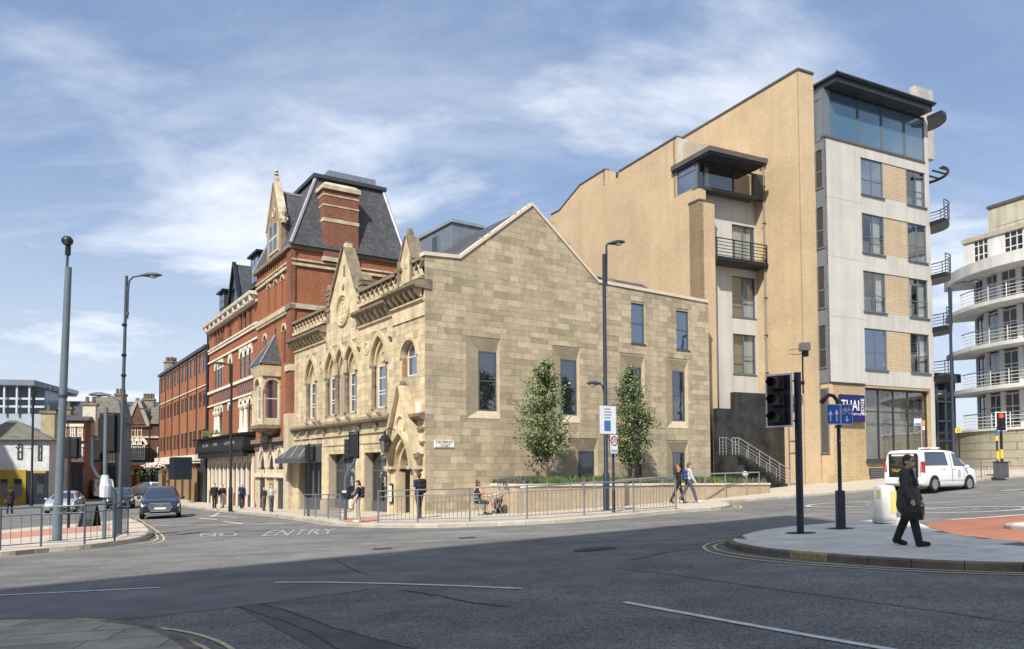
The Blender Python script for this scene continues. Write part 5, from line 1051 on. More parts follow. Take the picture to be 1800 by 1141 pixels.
def chimney(t, F, x0, x1, y0, y1, n, m_, pots=3, py=None):
    a, z1 = F(x0, y0, n); b, z0 = F(x1, y1, n); c = MB(tB).box(a, -n-1.2 if 0 else n*-1-1.4, z0-1.5, b, -n, z1).build('chimney', m_, t); MB(tB).box(a-.12, -n-1.5, z1, b+.12, -n+.1, z1+.25).build('chimney_cap', STD, c)
    for k in range(pots): s = a+(b-a)*(k+.5)/pots; MB(tB).lathe((s, -n-.6, 0), [(.2, z1+.25), (.17, z1+.9), (.22, z1+.95)], 7).build('chimney_pot', MATS['pot_dark'], c)
WP = mat('white_pub_wall', (.55, .56, .57), .85, .2, 1.2, streak=.15); YEL = mat('yellow_shop', (.36, .25, .03), .6, .15, 2); NVY = mat('navy_shop', (.014, .018, .032), .5, .2)
DRK = brick('dark_brick', (.16, .07, .045), (.12, .055, .04), (.12, .09, .07), .225, .075, .01, .9, .5, .3, .3, .3)
ROOFG = mat('mossy_slate', (.13, .125, .10), .85, .35, 1.5, bump=.3, bs=12)
t, F, L, zt = bg_building('corner_pub', 'white painted two storey building with yellow shop front and hipped roof', -40, 888, 70, 86, 773, WP, 11)
hiproof(t, L, zt, F(30, 733)[1]-zt, 11, ROOFG, .4, 1, 4)
for q in ((31, 40, 781, 808), (67, 74, 783, 810)): bgwin(t, tB, F, *q, fm=CHAR, cols=1)
a = F(47, 850)[0]; z1 = F(20, 826)[1]; y = MB(tB).box(-.1, 0, -2, a, .35, z1).build('yellow_shop_front', YEL, t)
for x0, x1 in ((3, 15), (26, 40), (-30, -8)): s0, s1 = F(x0, 850)[0], F(x1, 850)[0]; MB(tB).box(s0, .35, F(20, 874)[1], s1, .37, F(20, 842)[1]).build('shop_window', GLD, y)
b = F(85, 850)[0]; nv = MB(tB).box(a+.1, 0, -2, b, .3, z1-.1).build('navy_shop_front', NVY, t); MB(tB).box(F(60, 840)[0], .3, F(60, 832)[1], F(82, 840)[0], .34, F(60, 828)[1]).build('shop_fascia', YEL, nv); MB(tB).box(F(66, 860)[0], .3, F(60, 868)[1], F(78, 860)[0], .33, F(60, 836)[1]).build('shop_window', GLS, nv)
chimney(t, F, 39, 65, 717, 757, 3.5, mat('buff_render', (.38, .33, .20), .9, .25, 2), 1)
t, F, L, zt = bg_building('brick_terrace', 'dark red brick terrace house with white sash windows and slate roof', 85, 880, 72, 148, 739, RBS, 10); hiproof(t, L, zt, F(110, 722)[1]-zt, 10, SLATE, .3)
for x in (94, 112, 128, 141): bgwin(t, tB, F, x-4.5, x+4.5, 750, 771, head=WST); bgwin(t, tB, F, x-4.5, x+4.5, 786, 808, head=WST)
MB(tB).box(-.1, 0, -2, L, .5, F(110, 821)[1]).build('shop_front', CHAR, t); MB(tB).box(.5, .5, -1, L-.5, .52, F(110, 830)[1]).build('shop_window', GLD, t)
chimney(t, F, 68, 90, 709, 724, 4, mat('mixed_stone', (.26, .2, .13), .9, .4, 2), 2); chimney(t, F, 122, 146, 704, 735, 3, mat('cream_render', (.55, .52, .42), .9, .2, 2), 2)
t, F, L, zt = bg_building('grey_shop_building', 'dark grey rendered shop building behind the signal posts', 148, 874, 72, 206, 740, mat('grey_render', (.14, .145, .155), .85, .25, 1.5), 10); hiproof(t, L, zt, 3.2, 10, ROOFG, .3)
for x in (160, 178, 196): bgwin(t, tB, F, x-5, x+5, 752, 772); bgwin(t, tB, F, x-5, x+5, 793, 810, head=WST)
MB(tB).box(0, 0, -2, L, .4, F(180, 820)[1]).build('shop_front', CHAR, t)
t, F, L, zt = bg_building('gothic_shops', 'dark brick gothic shops with twin gables and yellow arched fronts', 203, 868, 74, 292, 745, DRK, 12)
rf = MB(tB).loft([[(-.3, .3, zt), (L, .3, zt), (L, -9, zt), (-.3, -9, zt)], [(-.3, -4.5, F(240, 708)[1]), (L, -4.5, F(240, 708)[1]), (L, -4.6, F(240, 708)[1]), (-.3, -4.6, F(240, 708)[1])]]).build('roof', ROOFG, t)
for x0, xa, x1, ya in ((176, 192, 212, 697), (222, 242, 262, 704)):
    s0, sa, s1 = F(x0, 745)[0], F(xa, 745)[0], F(x1, 745)[0]; za = F(xa, ya)[1]; g = MB(tB).ext([(s0, .2, zt-.5), (s1, .2, zt-.5), (sa, .2, za)], (0, -4.5, 0)).build('gable', DRK, t)
    for q in (s0, s1): MB(tB).ext([(q-.25, .35, zt-.3), (q+.25, .35, zt-.3), (sa+.2, .35, za+.3), (sa-.2, .35, za+.3)], (0, -.4, 0)).build('bargeboard', mat('grey_barge', (.3, .29, .26), .8, .2), g)
    MB(tB).ext([(s0-.2, .3, zt-.2), (sa, .3, za+.2), (sa, .3, za+.05), (s0, .3, zt-.4)], (0, -4.8, 0)).build('gable_roof', ROOFG, g); MB(tB).ext([(s1+.2, .3, zt-.2), (sa, .3, za+.2), (sa, .3, za+.05), (s1, .3, zt-.4)], (0, -4.8, 0)).build('gable_roof', ROOFG, g)
for x in (234.5, 245.5): bgwin(t, tB, F, x-4, x+4, 745, 768, cols=1, fm=mat('stone_trim', (.45, .4, .32), .8, .2))
for i in range(3): bgwin(t, tB, F, 227+i*9.7, 235+i*9.7, 782, 808, fm=WFR); s = F(231+i*9.7, 790)[0]; zs = F(231, 782)[1]; band(MB(tB), arch(s, .33, zs, 'pointed', .7), arch(s, .62, zs, 'pointed', .7), 0, .2).build('window_arch', WST, t)
bgwin(t, tB, F, 276, 284, 786, 808)
z = F(240, 768)[1]; MB(tB).box(0, 0, z-.15, L, .2, z+.1).build('string_course', mat('band_stone', (.5, .42, .3), .8, .2), t); z1 = F(240, 815)[1]; MB(tB).box(0, 0, z1-.2, L, .4, z1+.15).build('string_course', MATS['band_stone'], t)
for i, x in enumerate((224, 240, 253, 272)):
    s = F(x, 840)[0]; zs = F(x, 834)[1]; mm = [mat('arch_white', (.6, .6, .58), .7, .2), YEL, YEL, YEL][i]; band(MB(tB), arch(s, .5, zs, 'pointed', .8), arch(s, .78, zs, 'pointed', .8), .0, .35).build('shop_arch', mm, t); MB(tB).box(s-.48, 0, -2, s+.48, .1, zs+.2).build('shop_window', [GLD, mat('red_shop', (.33, .05, .03), .6, .2), GLS, GLD][i], t); MB(tB).box(s-.78, 0, -2, s-.5, .3, zs).build('shop_pier', mm, t)
a, z0 = F(231, 822); b, z2 = F(283, 816); MB(tB).box(a, .3, z0, b, .38, z2).build('shop_fascia', mat('orange_fascia', (.5, .12, .03), .6, .15), t)
chimney(t, F, 180, 199, 686, 705, 3.5, RB, 3); chimney(t, F, 230, 251, 694, 712, 4, mat('stone_stack', (.24, .2, .15), .9, .3, 2), 4)
t, F, L, zt = bg_building('grey_office_block', 'pale blue grey modern block with rooftop canopy behind the pub', -120, 872, 78, 82, 727, mat('blue_grey_cladding', (.33, .38, .44), .6, .15, .5), 25)
for y in (716, 702): z = F(0, y)[1]; MB(tB).box(0, -.2, z, L*.97, 0, z+.25).build('railing', mat('pale_steel', (.5, .53, .57), .4, .1), t)
z = F(0, 675)[1]; MB(tB).box(0, -15, z-.2, F(64, 700)[0], .8, z+.5).build('roof_canopy', mat('canopy_grey', (.16, .19, .24), .5, .2), t); MB(tB).box(0, -12, zt, F(58, 700)[0], -4, z-.2).build('penthouse', mat('pent_glass', (.25, .31, .38), .3, .2), t); MB(tB).box(F(36, 690)[0], -14, z, F(72, 690)[0], -8, F(50, 668)[1]).build('plant_room', mat('plant_white', (.5, .53, .56), .6, .1), t)
for x in range(-100, 60, 22): s = F(x, 700)[0]; MB(tB).box(s-.1, .3, zt, s+.1, .5, z).build('canopy_post', MATS['pale_steel'], t)
t, F, L, zt = bg_building('far_warehouse', 'long dark slate roofed building on the skyline beyond the terrace', 60, 868, 80, 300, 735, DRK, 14); hiproof(t, L, zt, F(150, 698)[1]-zt, 14, SLATE, .3)
for i in range(9): MB(tB).box(L*(i+.3)/9, 0, zt-3, L*(i+.6)/9, .06, zt-1.2).build('window', GLS, t)
# ================================================================== white curved building on the right
WC = Vector((40.3, 52.3)); wb = thing('curved_white_building', 'white rounded apartment building with stacked curved balconies at the right edge', 'building', (WC.x, WC.y, 0))
WPA = mat('white_paint_concrete', (.60, .60, .585), .8, .12, 1, streak=.12); SBS = brick('banded_stone', (.42, .385, .30), (.38, .35, .27), (.22, .20, .16), 2.4, .52, .03, .9, .5, .2, .5, .2)
A0, A1 = 150, 300
def arcpts(r, a0=A0, a1=A1, n=40): return [(r*math.cos(R(a0+(a1-a0)*i/n)), r*math.sin(R(a0+(a1-a0)*i/n))) for i in range(n+1)]
def ring(m, r0, r1, z0, z1, a0=A0, a1=A1, n=40): return m.loft([[(*p, z0), (*q, z0), (*q, z1), (*p, z1)] for p, q in zip(arcpts(r0, a0, a1, n), arcpts(r1, a0, a1, n))])
ring(MB(), 8.2, 9.1, -.5, 4.0).build('base_wall', SBS, wb, smooth=True); ring(MB(), 8.1, 9.25, -.5, 1.9).build('plinth', SBS, wb, smooth=True)
ring(MB(), 0.5, 7.3, 4.0, 14.5, n=30).build('core', mat('white_core', (.30, .295, .28), .9, .1), wb)
BLU = mat('blue_rail', (.16, .22, .32), .4, .1, metal=.3); FLO = [4.05, 6.85, 9.65, 12.45]
for i, z in enumerate(FLO):
    sl = ring(MB(), 7.0, 9.2, z-(.26 if i else .15), z).build('balcony_slab', WPA, wb, smooth=True)
    for k in range(5): MB().tube([(*p, z+.12+k*.22) for p in arcpts(9.05, 175, 285, 36)], .022 if k < 4 else .04, 5).build('rail', BLU if k == 4 else WPA, sl)
    for k in range(14): a = R(176+k*8.4); MB().tube([(9.05*math.cos(a), 9.05*math.sin(a), z), (9.05*math.cos(a), 9.05*math.sin(a), z+1.02)], .03, 5).build('rail_post', WPA, sl)
    for k in range(11):
        a0 = 172+k*11; a = R(a0); tw_ = lambda c, a=a: Vector((7.42*math.cos(a)+c.x*math.sin(a)*-1+c.y*math.cos(a), 7.42*math.sin(a)+c.x*math.cos(a)+c.y*math.sin(a), c.z))
        window(sl, tw_, -.6, .56, z+.08, z+2.35, .1, WPA if k % 3 else CHAR, GLS, 2, (.3, .62), .07, .07)
        a2 = R(a0+5.5); MB().lathe((7.5*math.cos(a2), 7.5*math.sin(a2), 0), [(.2, z), (.2, z+2.5)], 10).build('column', WPA, sl, smooth=True)
ring(MB(), 6.9, 9.2, 14.55, 15.3).build('roof_band', WPA, wb, smooth=True); MB().ext([(*p, 14.6) for p in arcpts(8.8)]+[(2, 0, 14.6)], (0, 0, .1)).build('roof_deck', WPA, wb)
# upper storey, set back, and roof block
pu = Vector((34.2, 47.6)); FU = Frame(pu, -24); up = thing('upper_storey', None, None, (pu.x-WC.x, pu.y-WC.y, 0), R(24)); up.parent = wb
sL_ = FU(1694, 440)[0]; zt = FU(1750, 406)[1]; zb = 15.0; hs_ = []
m = MB(tF); w1 = [(FU(1738, 450)[0], FU(1711, 450)[0]), (FU(1800, 450)[0], FU(1765, 450)[0])]; zz0, zz1 = zb+.55, zb+2.15
wall(m, -6, sL_, zb-.4, zt-.3, [(a, b, zz0, zz1, .1) for a, b in w1]); m.poly([(sL_, 0, zb-.4), (sL_, 0, zt-.3), (sL_, -9, zt-.3), (sL_, -9, zb-.4)]); m.build('upper_wall', WPA, up)
for a, b in w1: window(up, tF, a, b, zz0, zz1, -.02, WPA, GLS, 3, (.33, .72), .08, .06)
MB(tF).box(-6, -9, zt-.3, sL_+.1, .1, zt).build('parapet', mat('parapet_beige', (.40, .36, .28), .9, .2), up)
s2_, z2_ = FU(1737, 368, 1.5); MB(tF).box(-6, -8, zt, s2_, -1.5, z2_).build('lift_block', mat('beige_render', (.46, .43, .35), .9, .15, streak=.2), up); MB(tF).box(-6, -8, z2_, s2_+.08, -1.42, z2_+.2).build('block_coping', COPD, up)
MB(tF).tube([(-6, -.3, zt+.35), (sL_-2.2, -.3, zt+.35)], .03, 5).build('roof_rail', STEEL, up)
# glazed stair at the end of the apartment block
gs = thing('glazed_stair', 'slim blue grey steel and glass stair tower behind the white taxi', 'stair tower', (CT.x, CT.y, 0), R(26.7)); v0, v1 = TU(3.5)(1649, 760)[0], TU(3.5)(1680, 760)[0]; zt = TU(3.5)(1660, 672)[1]; zb = .6
SBL = mat('steel_blue', (.06, .085, .115), .45, .1, metal=.3)
for v in (v0, (v0+v1)/2, v1): MB().box(v-.08, 3.5, zb, v+.08, 3.66, zt).build('mullion', SBL, gs)
for z in [zb+(zt-zb)*k/5 for k in range(6)]: MB().box(v0, 3.48, z-.07, v1, 3.68, z+.07).build('transom', SBL, gs)
for k in range(5):
    for a, b in ((v0, (v0+v1)/2), ((v0+v1)/2, v1)): MB().box(a+.08, 3.55, zb+(zt-zb)*k/5+.07, b-.08, 3.57, zb+(zt-zb)*(k+1)/5-.07).build('pane', GLS, gs)
MB().box(v0-.3, 3.2, zt, v1+.3, 5.5, zt+.6).build('stair_roof', SBL, gs)
# ================================================================== the civic building behind the viewpoint, whose shadow covers the near road
HS = 34.; off = -Vector((Ld.x, Ld.y))/(-Ld.z)*HS
ga, gb, gc_, gd_ = [gp(*q).to_2d() for q in ((0, 1037), (1180, 925), (1660, 940), (1800, 958))]
d1 = (gb-ga).normalized(); d2 = (gd_-gc_).normalized(); den = d1.x*d2.y-d1.y*d2.x; tt = ((gc_-ga).x*d2.y-(gc_-ga).y*d2.x)/den; gk = ga+d1*tt
kk_ = gk+off; P4 = [kk_, kk_-d1*70, kk_-d1*70+d2*30, kk_+d2*30]
cv = thing('civic_block', 'pale stone civic office block standing across the road behind the viewpoint', 'building')
CVS = mat('civic_stone', (.42, .40, .36), .9, .2, 1, streak=.15)
MB().ext([(p.x, p.y, -1.) for p in P4], (0, 0, HS+1)).build('wall', CVS, cv)
MB().ext([((p.x*1.0), p.y, HS-.9) for p in [P4[0]+(P4[0]-P4[2]).normalized()*.0, P4[1], P4[2], P4[3]]], (0, 0, .05)).build('parapet_band', CVS, cv)
n1_ = Vector((d1.y, -d1.x)); n1_ = n1_ if n1_.dot(-d2) > 0 else -n1_
for f in range(8):
    for k in range(12):
        p = kk_-d1*(3+k*5.3)+n1_*.03; z = 1.5+f*4.0; a = p-d1*1.1; b = p+d1*1.1
        MB().ext([(a.x, a.y, z), (b.x, b.y, z), (b.x, b.y, z+2.4), (a.x, a.y, z+2.4)], (n1_.x*.06, n1_.y*.06, 0)).build('window', GLD, cv)
# unseen block added left of view to shade the far end of the street
tb_ = thing('added_shade_block', 'plain brick block added unseen beyond the left edge to shade the far shops', 'building', (-52, 40, 0), R(8))
MB().box(-26, 0, -3, 0, 17, 24).build('wall', MATS['dark_brick'], tb_); MB().box(-26.2, -.2, 24, .2, 17.2, 24.6).build('parapet', COPD, tb_)
for f in range(6):
    for k in range(7): MB().box(-25+k*3.6, -.06, 1.2+f*3.8, -23.2+k*3.6, .02, 3.3+f*3.8).build('window', GLD, tb_)
    for k in range(4): MB().box(-.02, 1.4+k*4, 1.2+f*3.8, .06, 3.2+k*4, 3.3+f*3.8).build('window', GLD, tb_)
# ================================================================== street furniture
POLE = mat('pole_blue_grey', (.055, .075, .095), .45, .15, 2, metal=.2); POLEL = mat('pole_pale_grey', (.115, .15, .175), .5, .15, 2); RAILM = mat('guardrail_grey', (.17, .18, .20), .5, .2, 3, metal=.3); RAILD = mat('guardrail_slate', (.085, .11, .14), .5, .2, 3, metal=.2); SBK = mat('signal_black', (.012, .012, .014), .5, .2, 4)
DKB = mat('dark_blue_pole', (.018, .028, .045), .4, .15, 2)
def base(px, py, h=H): return gp(px, py, h)
def zat(p, py, px=None):        # height of pixel row py above the spot p
    d = ray(px if px is not None else 0, py); 
    t = p.y/d.y; return EYE.z+d.z*t
def guardrail(label, P, hgt, m=RAILM, gap=.13, ends=True, group=None, post=.03, mid=.82, low=.1, hh=H):
    t = thing('guardrail', label, 'railing', (P[0].x, P[0].y, 0), 0, group); o = Vector((P[0].x, P[0].y, 0)); Z = lambda q, f=0: Vector((q.x, q.y, gz(q.x, q.y)+hh+f))-o
    for a, b in zip(P, P[1:]):
        for f, r in ((hgt, .024), (hgt*mid, .016), (hgt*low, .016)): MB().tube([Z(a, f), Z(b, f)], r, 6).build('rail', m, t)
        n = int((b-a).length/gap)
        for i in range(1, n): q = a.lerp(b, i/n); MB().tube([Z(q, hgt*low), Z(q, hgt*mid)], .0085, 4).build('baluster', m, t)
    for q in P: MB().tube([Z(q, -.05), Z(q, hgt+.03)], post, 8).build('post', m, t)
    return t
g2 = lambda *a: [gp(x, y, H).to_2d() for x, y in a]
guardrail('slate blue guardrail curving round the left traffic island', g2((-70, 969), (0, 967), (72, 961), (148.4, 957), (201.4, 950.6), (224.5, 940)), 1.12, RAILD, .2, group='guardrails')
guardrail('grey guardrail running along the pavement in front of the stone side wall', g2((665, 919), (734, 918), (825.7, 916.5), (926.7, 912), (1027, 906), (1114, 901), (1188, 895.5)), 1.12, RAILM, .15, group='guardrails')
guardrail('short grey guardrail beside the bent signal pole', g2((535, 907), (555, 909.5), (577, 911.5), (598, 914.5)), 1.0, RAILM, .12, group='guardrails')
guardrail('small guardrail on the kerb beside the far red traffic light', g2((1690, 843), (1725, 840.5), (1752, 839)), 1.0, RAILM, .14, group='guardrails')
def lamp_head(par, p, d, L=.75, up=0, m=POLE):      # cobra head pointing along d
    d = Vector(d).normalized(); s = Vector((-d.y, d.x, 0)); rings = []
    for t, w, h in ((0, .05, .05), (.15, .09, .07), (.35, .16, .11), (.6, .19, .12), (.85, .14, .08), (1, .03, .03)):
        c = Vector(p)+d*L*t+Vector((0, 0, up*t)); rings.append([c+s*w*math.cos(a*.7854)+Vector((0, 0, 1))*(h*math.sin(a*.7854)*(1 if math.sin(a*.7854) > 0 else .5)) for a in range(8)])
    o = MB().loft(rings).build('lamp_head', m, par, smooth=True); c = Vector(p)+d*L*.6+Vector((0, 0, up*.6-.05)); MB().ball(c, .15, 8, (1, 1, .45)).build('lens', mat('lamp_lens', (.42, .40, .32), .25, .1), o, smooth=2); return o
# cctv mast on the left island (leans slightly)
p = base(100, 950); t = thing('cctv_mast', 'thick blue grey camera mast leaning slightly on the left island', 'mast', p); zt = zat(p, 470, 112)-p.z; zc = zat(p, 413, 112)-p.z; lean = .22
MB().tube([(0, 0, -.05), (lean*.3, 0, zt*.3), (lean, 0, zt)], [.132, .125, .1], 16).build('pole', POLEL, t, smooth=True); MB().tube([(0, 0, 0), (.012, 0, 1.2)], .142, 16).build('base_sleeve', POLEL, t, smooth=True)
MB().tube([(lean-.05, 0, zt), (lean-.03, 0, zt+.45)], .04, 8).build('stub', POLE, t); MB().tube([(lean*.5-.0, 0, zt*.52), (lean*.5+.004, 0, zt*.53)], .135, 16).build('clamp_band', CHAR, t)
cm = MB().ball((lean-.04, -.02, zc-.2), .17, 10, (1.1, 1, .95)).build('camera_dome', BLK, t, smooth=2); MB().tube([(lean-.03, 0, zt+.4), (lean-.02, 0, zc-.35)], .085, 8).build('camera_neck', BLK, cm); MB().tube([(lean-.0, -.15, zc-.25), (lean+.02, -.19, zc-.29)], .07, 8).build('camera_lens', GLD, cm)
# twin lamp post on the left island
p = base(209, 931); t = thing('lamp_post', 'slim dark lamp post with two lamp heads on the left island', 'lamp post', p, group='lamp posts'); zt = zat(p, 485, 216)-p.z; z2 = zat(p, 697, 200)-p.z
MB().tube([(0, 0, -.05), (.02, 0, 1.5), (.03, 0, 1.6), (.16, 0, zt)], [.11, .11, .075, .055], 10).build('pole', POLE, t, smooth=True)
MB().tube([(.22, 0, zt-1.7), (.23, 0, zt-.6), (.27, 0, zt-.2), (.42, 0, zt-.04), (.7, 0, zt)], .035, 8).build('arm', POLE, t, smooth=True); lamp_head(t, (.7, 0, zt), (1, 0, .02), .85)
for z in (zt-.5, zt-1.5): MB().box(.12, -.04, z-.06, .26, .04, z+.06).build('arm_clamp', POLE, t)
for z in (zt*.6, zt*.68, zt*.8): MB().tube([(.1, 0, z), (.1, 0, z+.09)], .1, 8).build('band', BLK, t)
MB().tube([(.05, 0, z2-.75), (-.05, 0, z2-.2), (-.3, 0, z2), (-.5, 0, z2+.05)], .03, 8).build('arm', POLE, t, smooth=True); lamp_head(t, (-.45, 0, z2+.05), (-1, 0, .02), .8)
# signals on the left island seen from behind
def signal_back(label, px, py, ytop, x0, x1, y0, y1, bend=0, wrap=None, m=POLE, grp='traffic signals seen from behind'):
    p = base(px, py); t = thing('traffic_signal', label, 'traffic light', p, group=grp); zt = zat(p, ytop, px)-p.z; k = p.y/1350
    MB().tube([(0, 0, -.05), (0, 0, zt)] if not bend else [(0, 0, -.05), (0, 0, zt*.42), (bend*.25, 0, zt*.52), (bend*.8, 0, zt*.62), (bend, 0, zt*.72), (bend, 0, zt)], .062, 10).build('pole', m, t, smooth=True)
    a, b = (x0-px)*k, (x1-px)*k; z0, z1 = zat(p, y1, px)-p.z, zat(p, y0, px)-p.z
    bd = MB().box(a, .1, z0, b, .13, z1).build('backing_board', SBK, t, bevel=.01); w = (b-a)*.3; c = (a+b)/2
    for i in range(3): zc = z1-(z1-z0)*(i+.5)/3; MB().box(c-w*.9, .13, zc-(z1-z0)*.15, c+w*.9, .32, zc+(z1-z0)*.15).build('lamp_housing', SBK, bd); MB().tube([(c, .3, zc), (c, .52, zc-.03)], .1, 10, False).build('hood', SBK, bd)
    MB().box(c-w*1.1, -.02, z0+.05, c+w*1.1, .1, z1-.05).build('housing_back', SBK, bd, bevel=.02)
    if wrap: MB().tube([(0, 0, zat(p, wrap[1], px)-p.z), (.02, 0, (zat(p, wrap[1], px)+zat(p, wrap[0], px))/2-p.z), (0, 0, zat(p, wrap[0], px)-p.z)], [.15, .17, .1], 9).build('plastic_wrap', mat('white_plastic', (.55, .56, .60), .4, .15, 6), t)
    return t
signal_back('tall signal with wide black backing board and white wrapped pole on the left island', 183, 948, 716, 168, 205, 725, 796, 0, (835, 874), POLEL)
signal_back('dark signal head on a bent pole behind the left guardrail', 201, 944, 768, 152, 178, 769, 812, -.75)
signal_back('small dark signal on a thin post behind the camera mast', 120, 928, 768, 108, 138, 768, 806, 0, None, BLK)
# chalkboard sandwich sign
p = base(157, 930, 0); t = thing('sandwich_board', 'black chalkboard sandwich sign behind the left guardrail', 'sign', p, R(-8)); 
for s in (-1, 1):
    b = MB().ext([(-.36, s*.3, 0), (.36, s*.3, 0), (.36, s*.04, 1.05), (-.36, s*.04, 1.05)], (0, .03*s, 0)).build('board', CHAR, t); MB().ext([(-.3, s*.285-.02, .12), (.3, s*.285-.02, .12), (.3, s*.06-.02, .98), (-.3, s*.06-.02, .98)], (0, .012, 0)).build('slate', SBK, b)
for z, w in ((.8, .4), (.66, .3), (.5, .44), (.36, .34)): MB().box(-w/2, -.30+z*.235, z, w/2, -.285+z*.235, z+.035).build('chalk_line', mat('chalk', (.5, .5, .5), .8, .2), t)
# yellow bollard on the left island
p = base(209, 938); t = thing('marker_bollard', 'yellow banded marker bollard at the tip of the left island', 'bollard', p); MB().tube([(0, 0, 0), (0, 0, .95)], .1, 12).build('post', BLK, t, smooth=True); MB().tube([(-.16, .05, .45), (-.16, .05, .95)], .09, 8).build('band', mat('bollard_yellow', (.6, .46, .05), .5, .1), t)
# lamp posts along the far left pavement
def lamp_post(label, px, py, ytop, head, m=BLK, r=.06, second=None, hh=H, L=.7, grp='lamp posts'):
    p = base(px, py, hh); t = thing('lamp_post', label, 'lamp post', p, group=grp); zt = zat(p, ytop, px)-p.z; k = p.y/1350; hx = (head[0]-px)*k; hz_ = zat(p, head[1], px)-p.z; sg = 1 if hx > 0 else -1
    MB().tube([(0, 0, -.05), (0, 0, 1.4), (0, 0, 1.5), (0, 0, zt)], [r*1.5, r*1.5, r, r*.8], 10).build('pole', m, t, smooth=True)
    tip = hx-sg*L
    MB().tube([(sg*r, 0, zt-1.2), (sg*r*1.2, 0, hz_-.45), (tip*.35+sg*.05, 0, hz_-.1), (tip, 0, hz_-.02)], r*.5, 8).build('arm', m, t, smooth=True); lamp_head(t, (tip, 0, hz_-.02), (sg, 0, .05), L, .03, m)
    if second:
        s2 = 1 if second[0] > px else -1; hx = (second[0]-px)*k; hz_ = zat(p, second[1], px)-p.z; MB().tube([(0, 0, hz_-.5), (s2*.1, 0, hz_-.1), (hx-s2*.55, 0, hz_)], r*.4, 6).build('arm', m, t, smooth=True); lamp_head(t, (hx-s2*.55, 0, hz_), (s2, 0, .02), .55, 0, m)
    return t
lamp_post('thin black lamp post in front of the white pub', 55, 888, 688, (91, 684), BLK, .1, (25, 787))
lamp_post('black lamp post beside the pub fascia of the red brick building', 405, 898, 640, (372, 640), BLK, .085, None, H, 1.0)
lamp_post('tall lamp post in front of the stone side wall between two trees', 1066, 897, 447, (1104, 428), DKB, .085, (1034, 675))
lamp_post('lamp post at the far right in front of the curved building', 1678, 846, 505, (1732, 494), DKB, .085, (1648, 690))
lamp_post('dark lamp post in front of the gothic shops', 262, 868, 718, (243, 719), BLK, .1, (288, 799))
# bent pedestrian signal on the stone building pavement
p = base(607, 914); t = thing('traffic_signal', 'black signal head on an offset bent pole by the pedestrian crossing', 'traffic light', p); k = p.y/1350; b_ = 19*k; zz = lambda y: zat(p, y, 607)-p.z
MB().tube([(0, 0, -.05), (0, 0, zz(842)), (.05, 0, zz(833)), (b_*.75, 0, zz(815)), (b_, 0, zz(800)), (b_, 0, zz(754))], .062, 10).build('pole', RAILD, t, smooth=True)
hb = MB().box(b_-.33, .08, zz(806), b_+.1, .12, zz(758)).build('backing_board', SBK, t, bevel=.015); MB().box(b_-.24, -.1, zz(804), b_+.02, .08, zz(762)).build('housing_back', SBK, hb, bevel=.02)
for y in (779, 790, 800): MB().tube([(b_-.42, -.04, zz(y)), (b_-.2, .0, zz(y)+.01)], .1, 10, False).build('hood', SBK, hb)
MB().box(b_-.46, -.12, zz(806), b_-.24, .08, zz(772)).build('side_signal', SBK, hb, bevel=.02); bt = MB().box(-.11, -.16, zz(872), .09, -.03, zz(861)).build('push_button_box', SBK, t); MB().box(-.09, -.17, zz(866), .07, -.158, zz(862)).build('label_plate', mat('label_white', (.6, .6, .6), .5), bt)
signal_back('boxy black signal on a thin post in front of the awning', 542, 907, 780, 534, 554, 782, 812, 0, None, BLK, 'traffic signals seen from behind')
# parking sign and 20 zone sign
p = base(1079, 901); t = thing('parking_sign', 'white parking information sign and 20 zone roundel on a dark post', 'sign', p, R(34)); zz = lambda y: zat(p, y, 1079)-p.z; k = p.y/1350
MB().tube([(0, 0, -.05), (0, 0, zz(728))], .045, 10).build('post', DKB, t, smooth=True); MB().tube([(0, 0, zz(902)), (0, 0, zz(862))], .06, 10).build('post_sleeve', BLK, t)
SGW = mat('sign_face_white', (.62, .65, .70), .4, .05); SGB = mat('sign_face_blue', (.05, .13, .36), .4, .05); SGG = mat('sign_back_grey', (.22, .24, .26), .5, .1)
def plate(par, a, b, z0, z1, y, face, back=SGG, name='plate'): o = MB().box(a, y, z0, b, y+.02, z1).build(name, back, par, bevel=.004); MB().box(a+.015, y-.006, z0+.015, b-.015, y, z1-.015).build('sign_face', face, o); return o
q = plate(t, -.72, .08, zz(764), zz(714), -.09, SGW); MB().box(-.5, -.104, zz(758), -.2, -.097, zz(740)).build('blue_panel', SGB, q)
for i, (w, z) in enumerate(((.3, 719), (.36, 724), (.34, 729), (.3, 734))): MB().box(-.5, -.1, zz(z+2.2), -.5+w, -.097, zz(z)).build('text_line', mat('text_grey', (.25, .27, .30), .6), q)
q = plate(t, -.26, .12, zz(798), zz(764), -.12, SGW, BLK); zc = (zz(764)+zz(786))/2; MB().tube([(-.07+.15*math.cos(a*.3927), -.13, zc+.16*math.sin(a*.3927)) for a in range(17)], .018, 5, False).build('roundel', mat('sign_red', (.42, .02, .02), .4), q); [text_on('lettering', c_, .22, BLK, q, (x_, -.13, zc), (1, 0, 0), (0, 0, 1), .002, .9) for c_, x_ in (('2', -.125), ('0', -.012))]; text_on('lettering', 'ZONE', .13, BLK, q, (-.07, -.13, zz(793)), (1, 0, 0), (0, 0, 1), .002, .8)
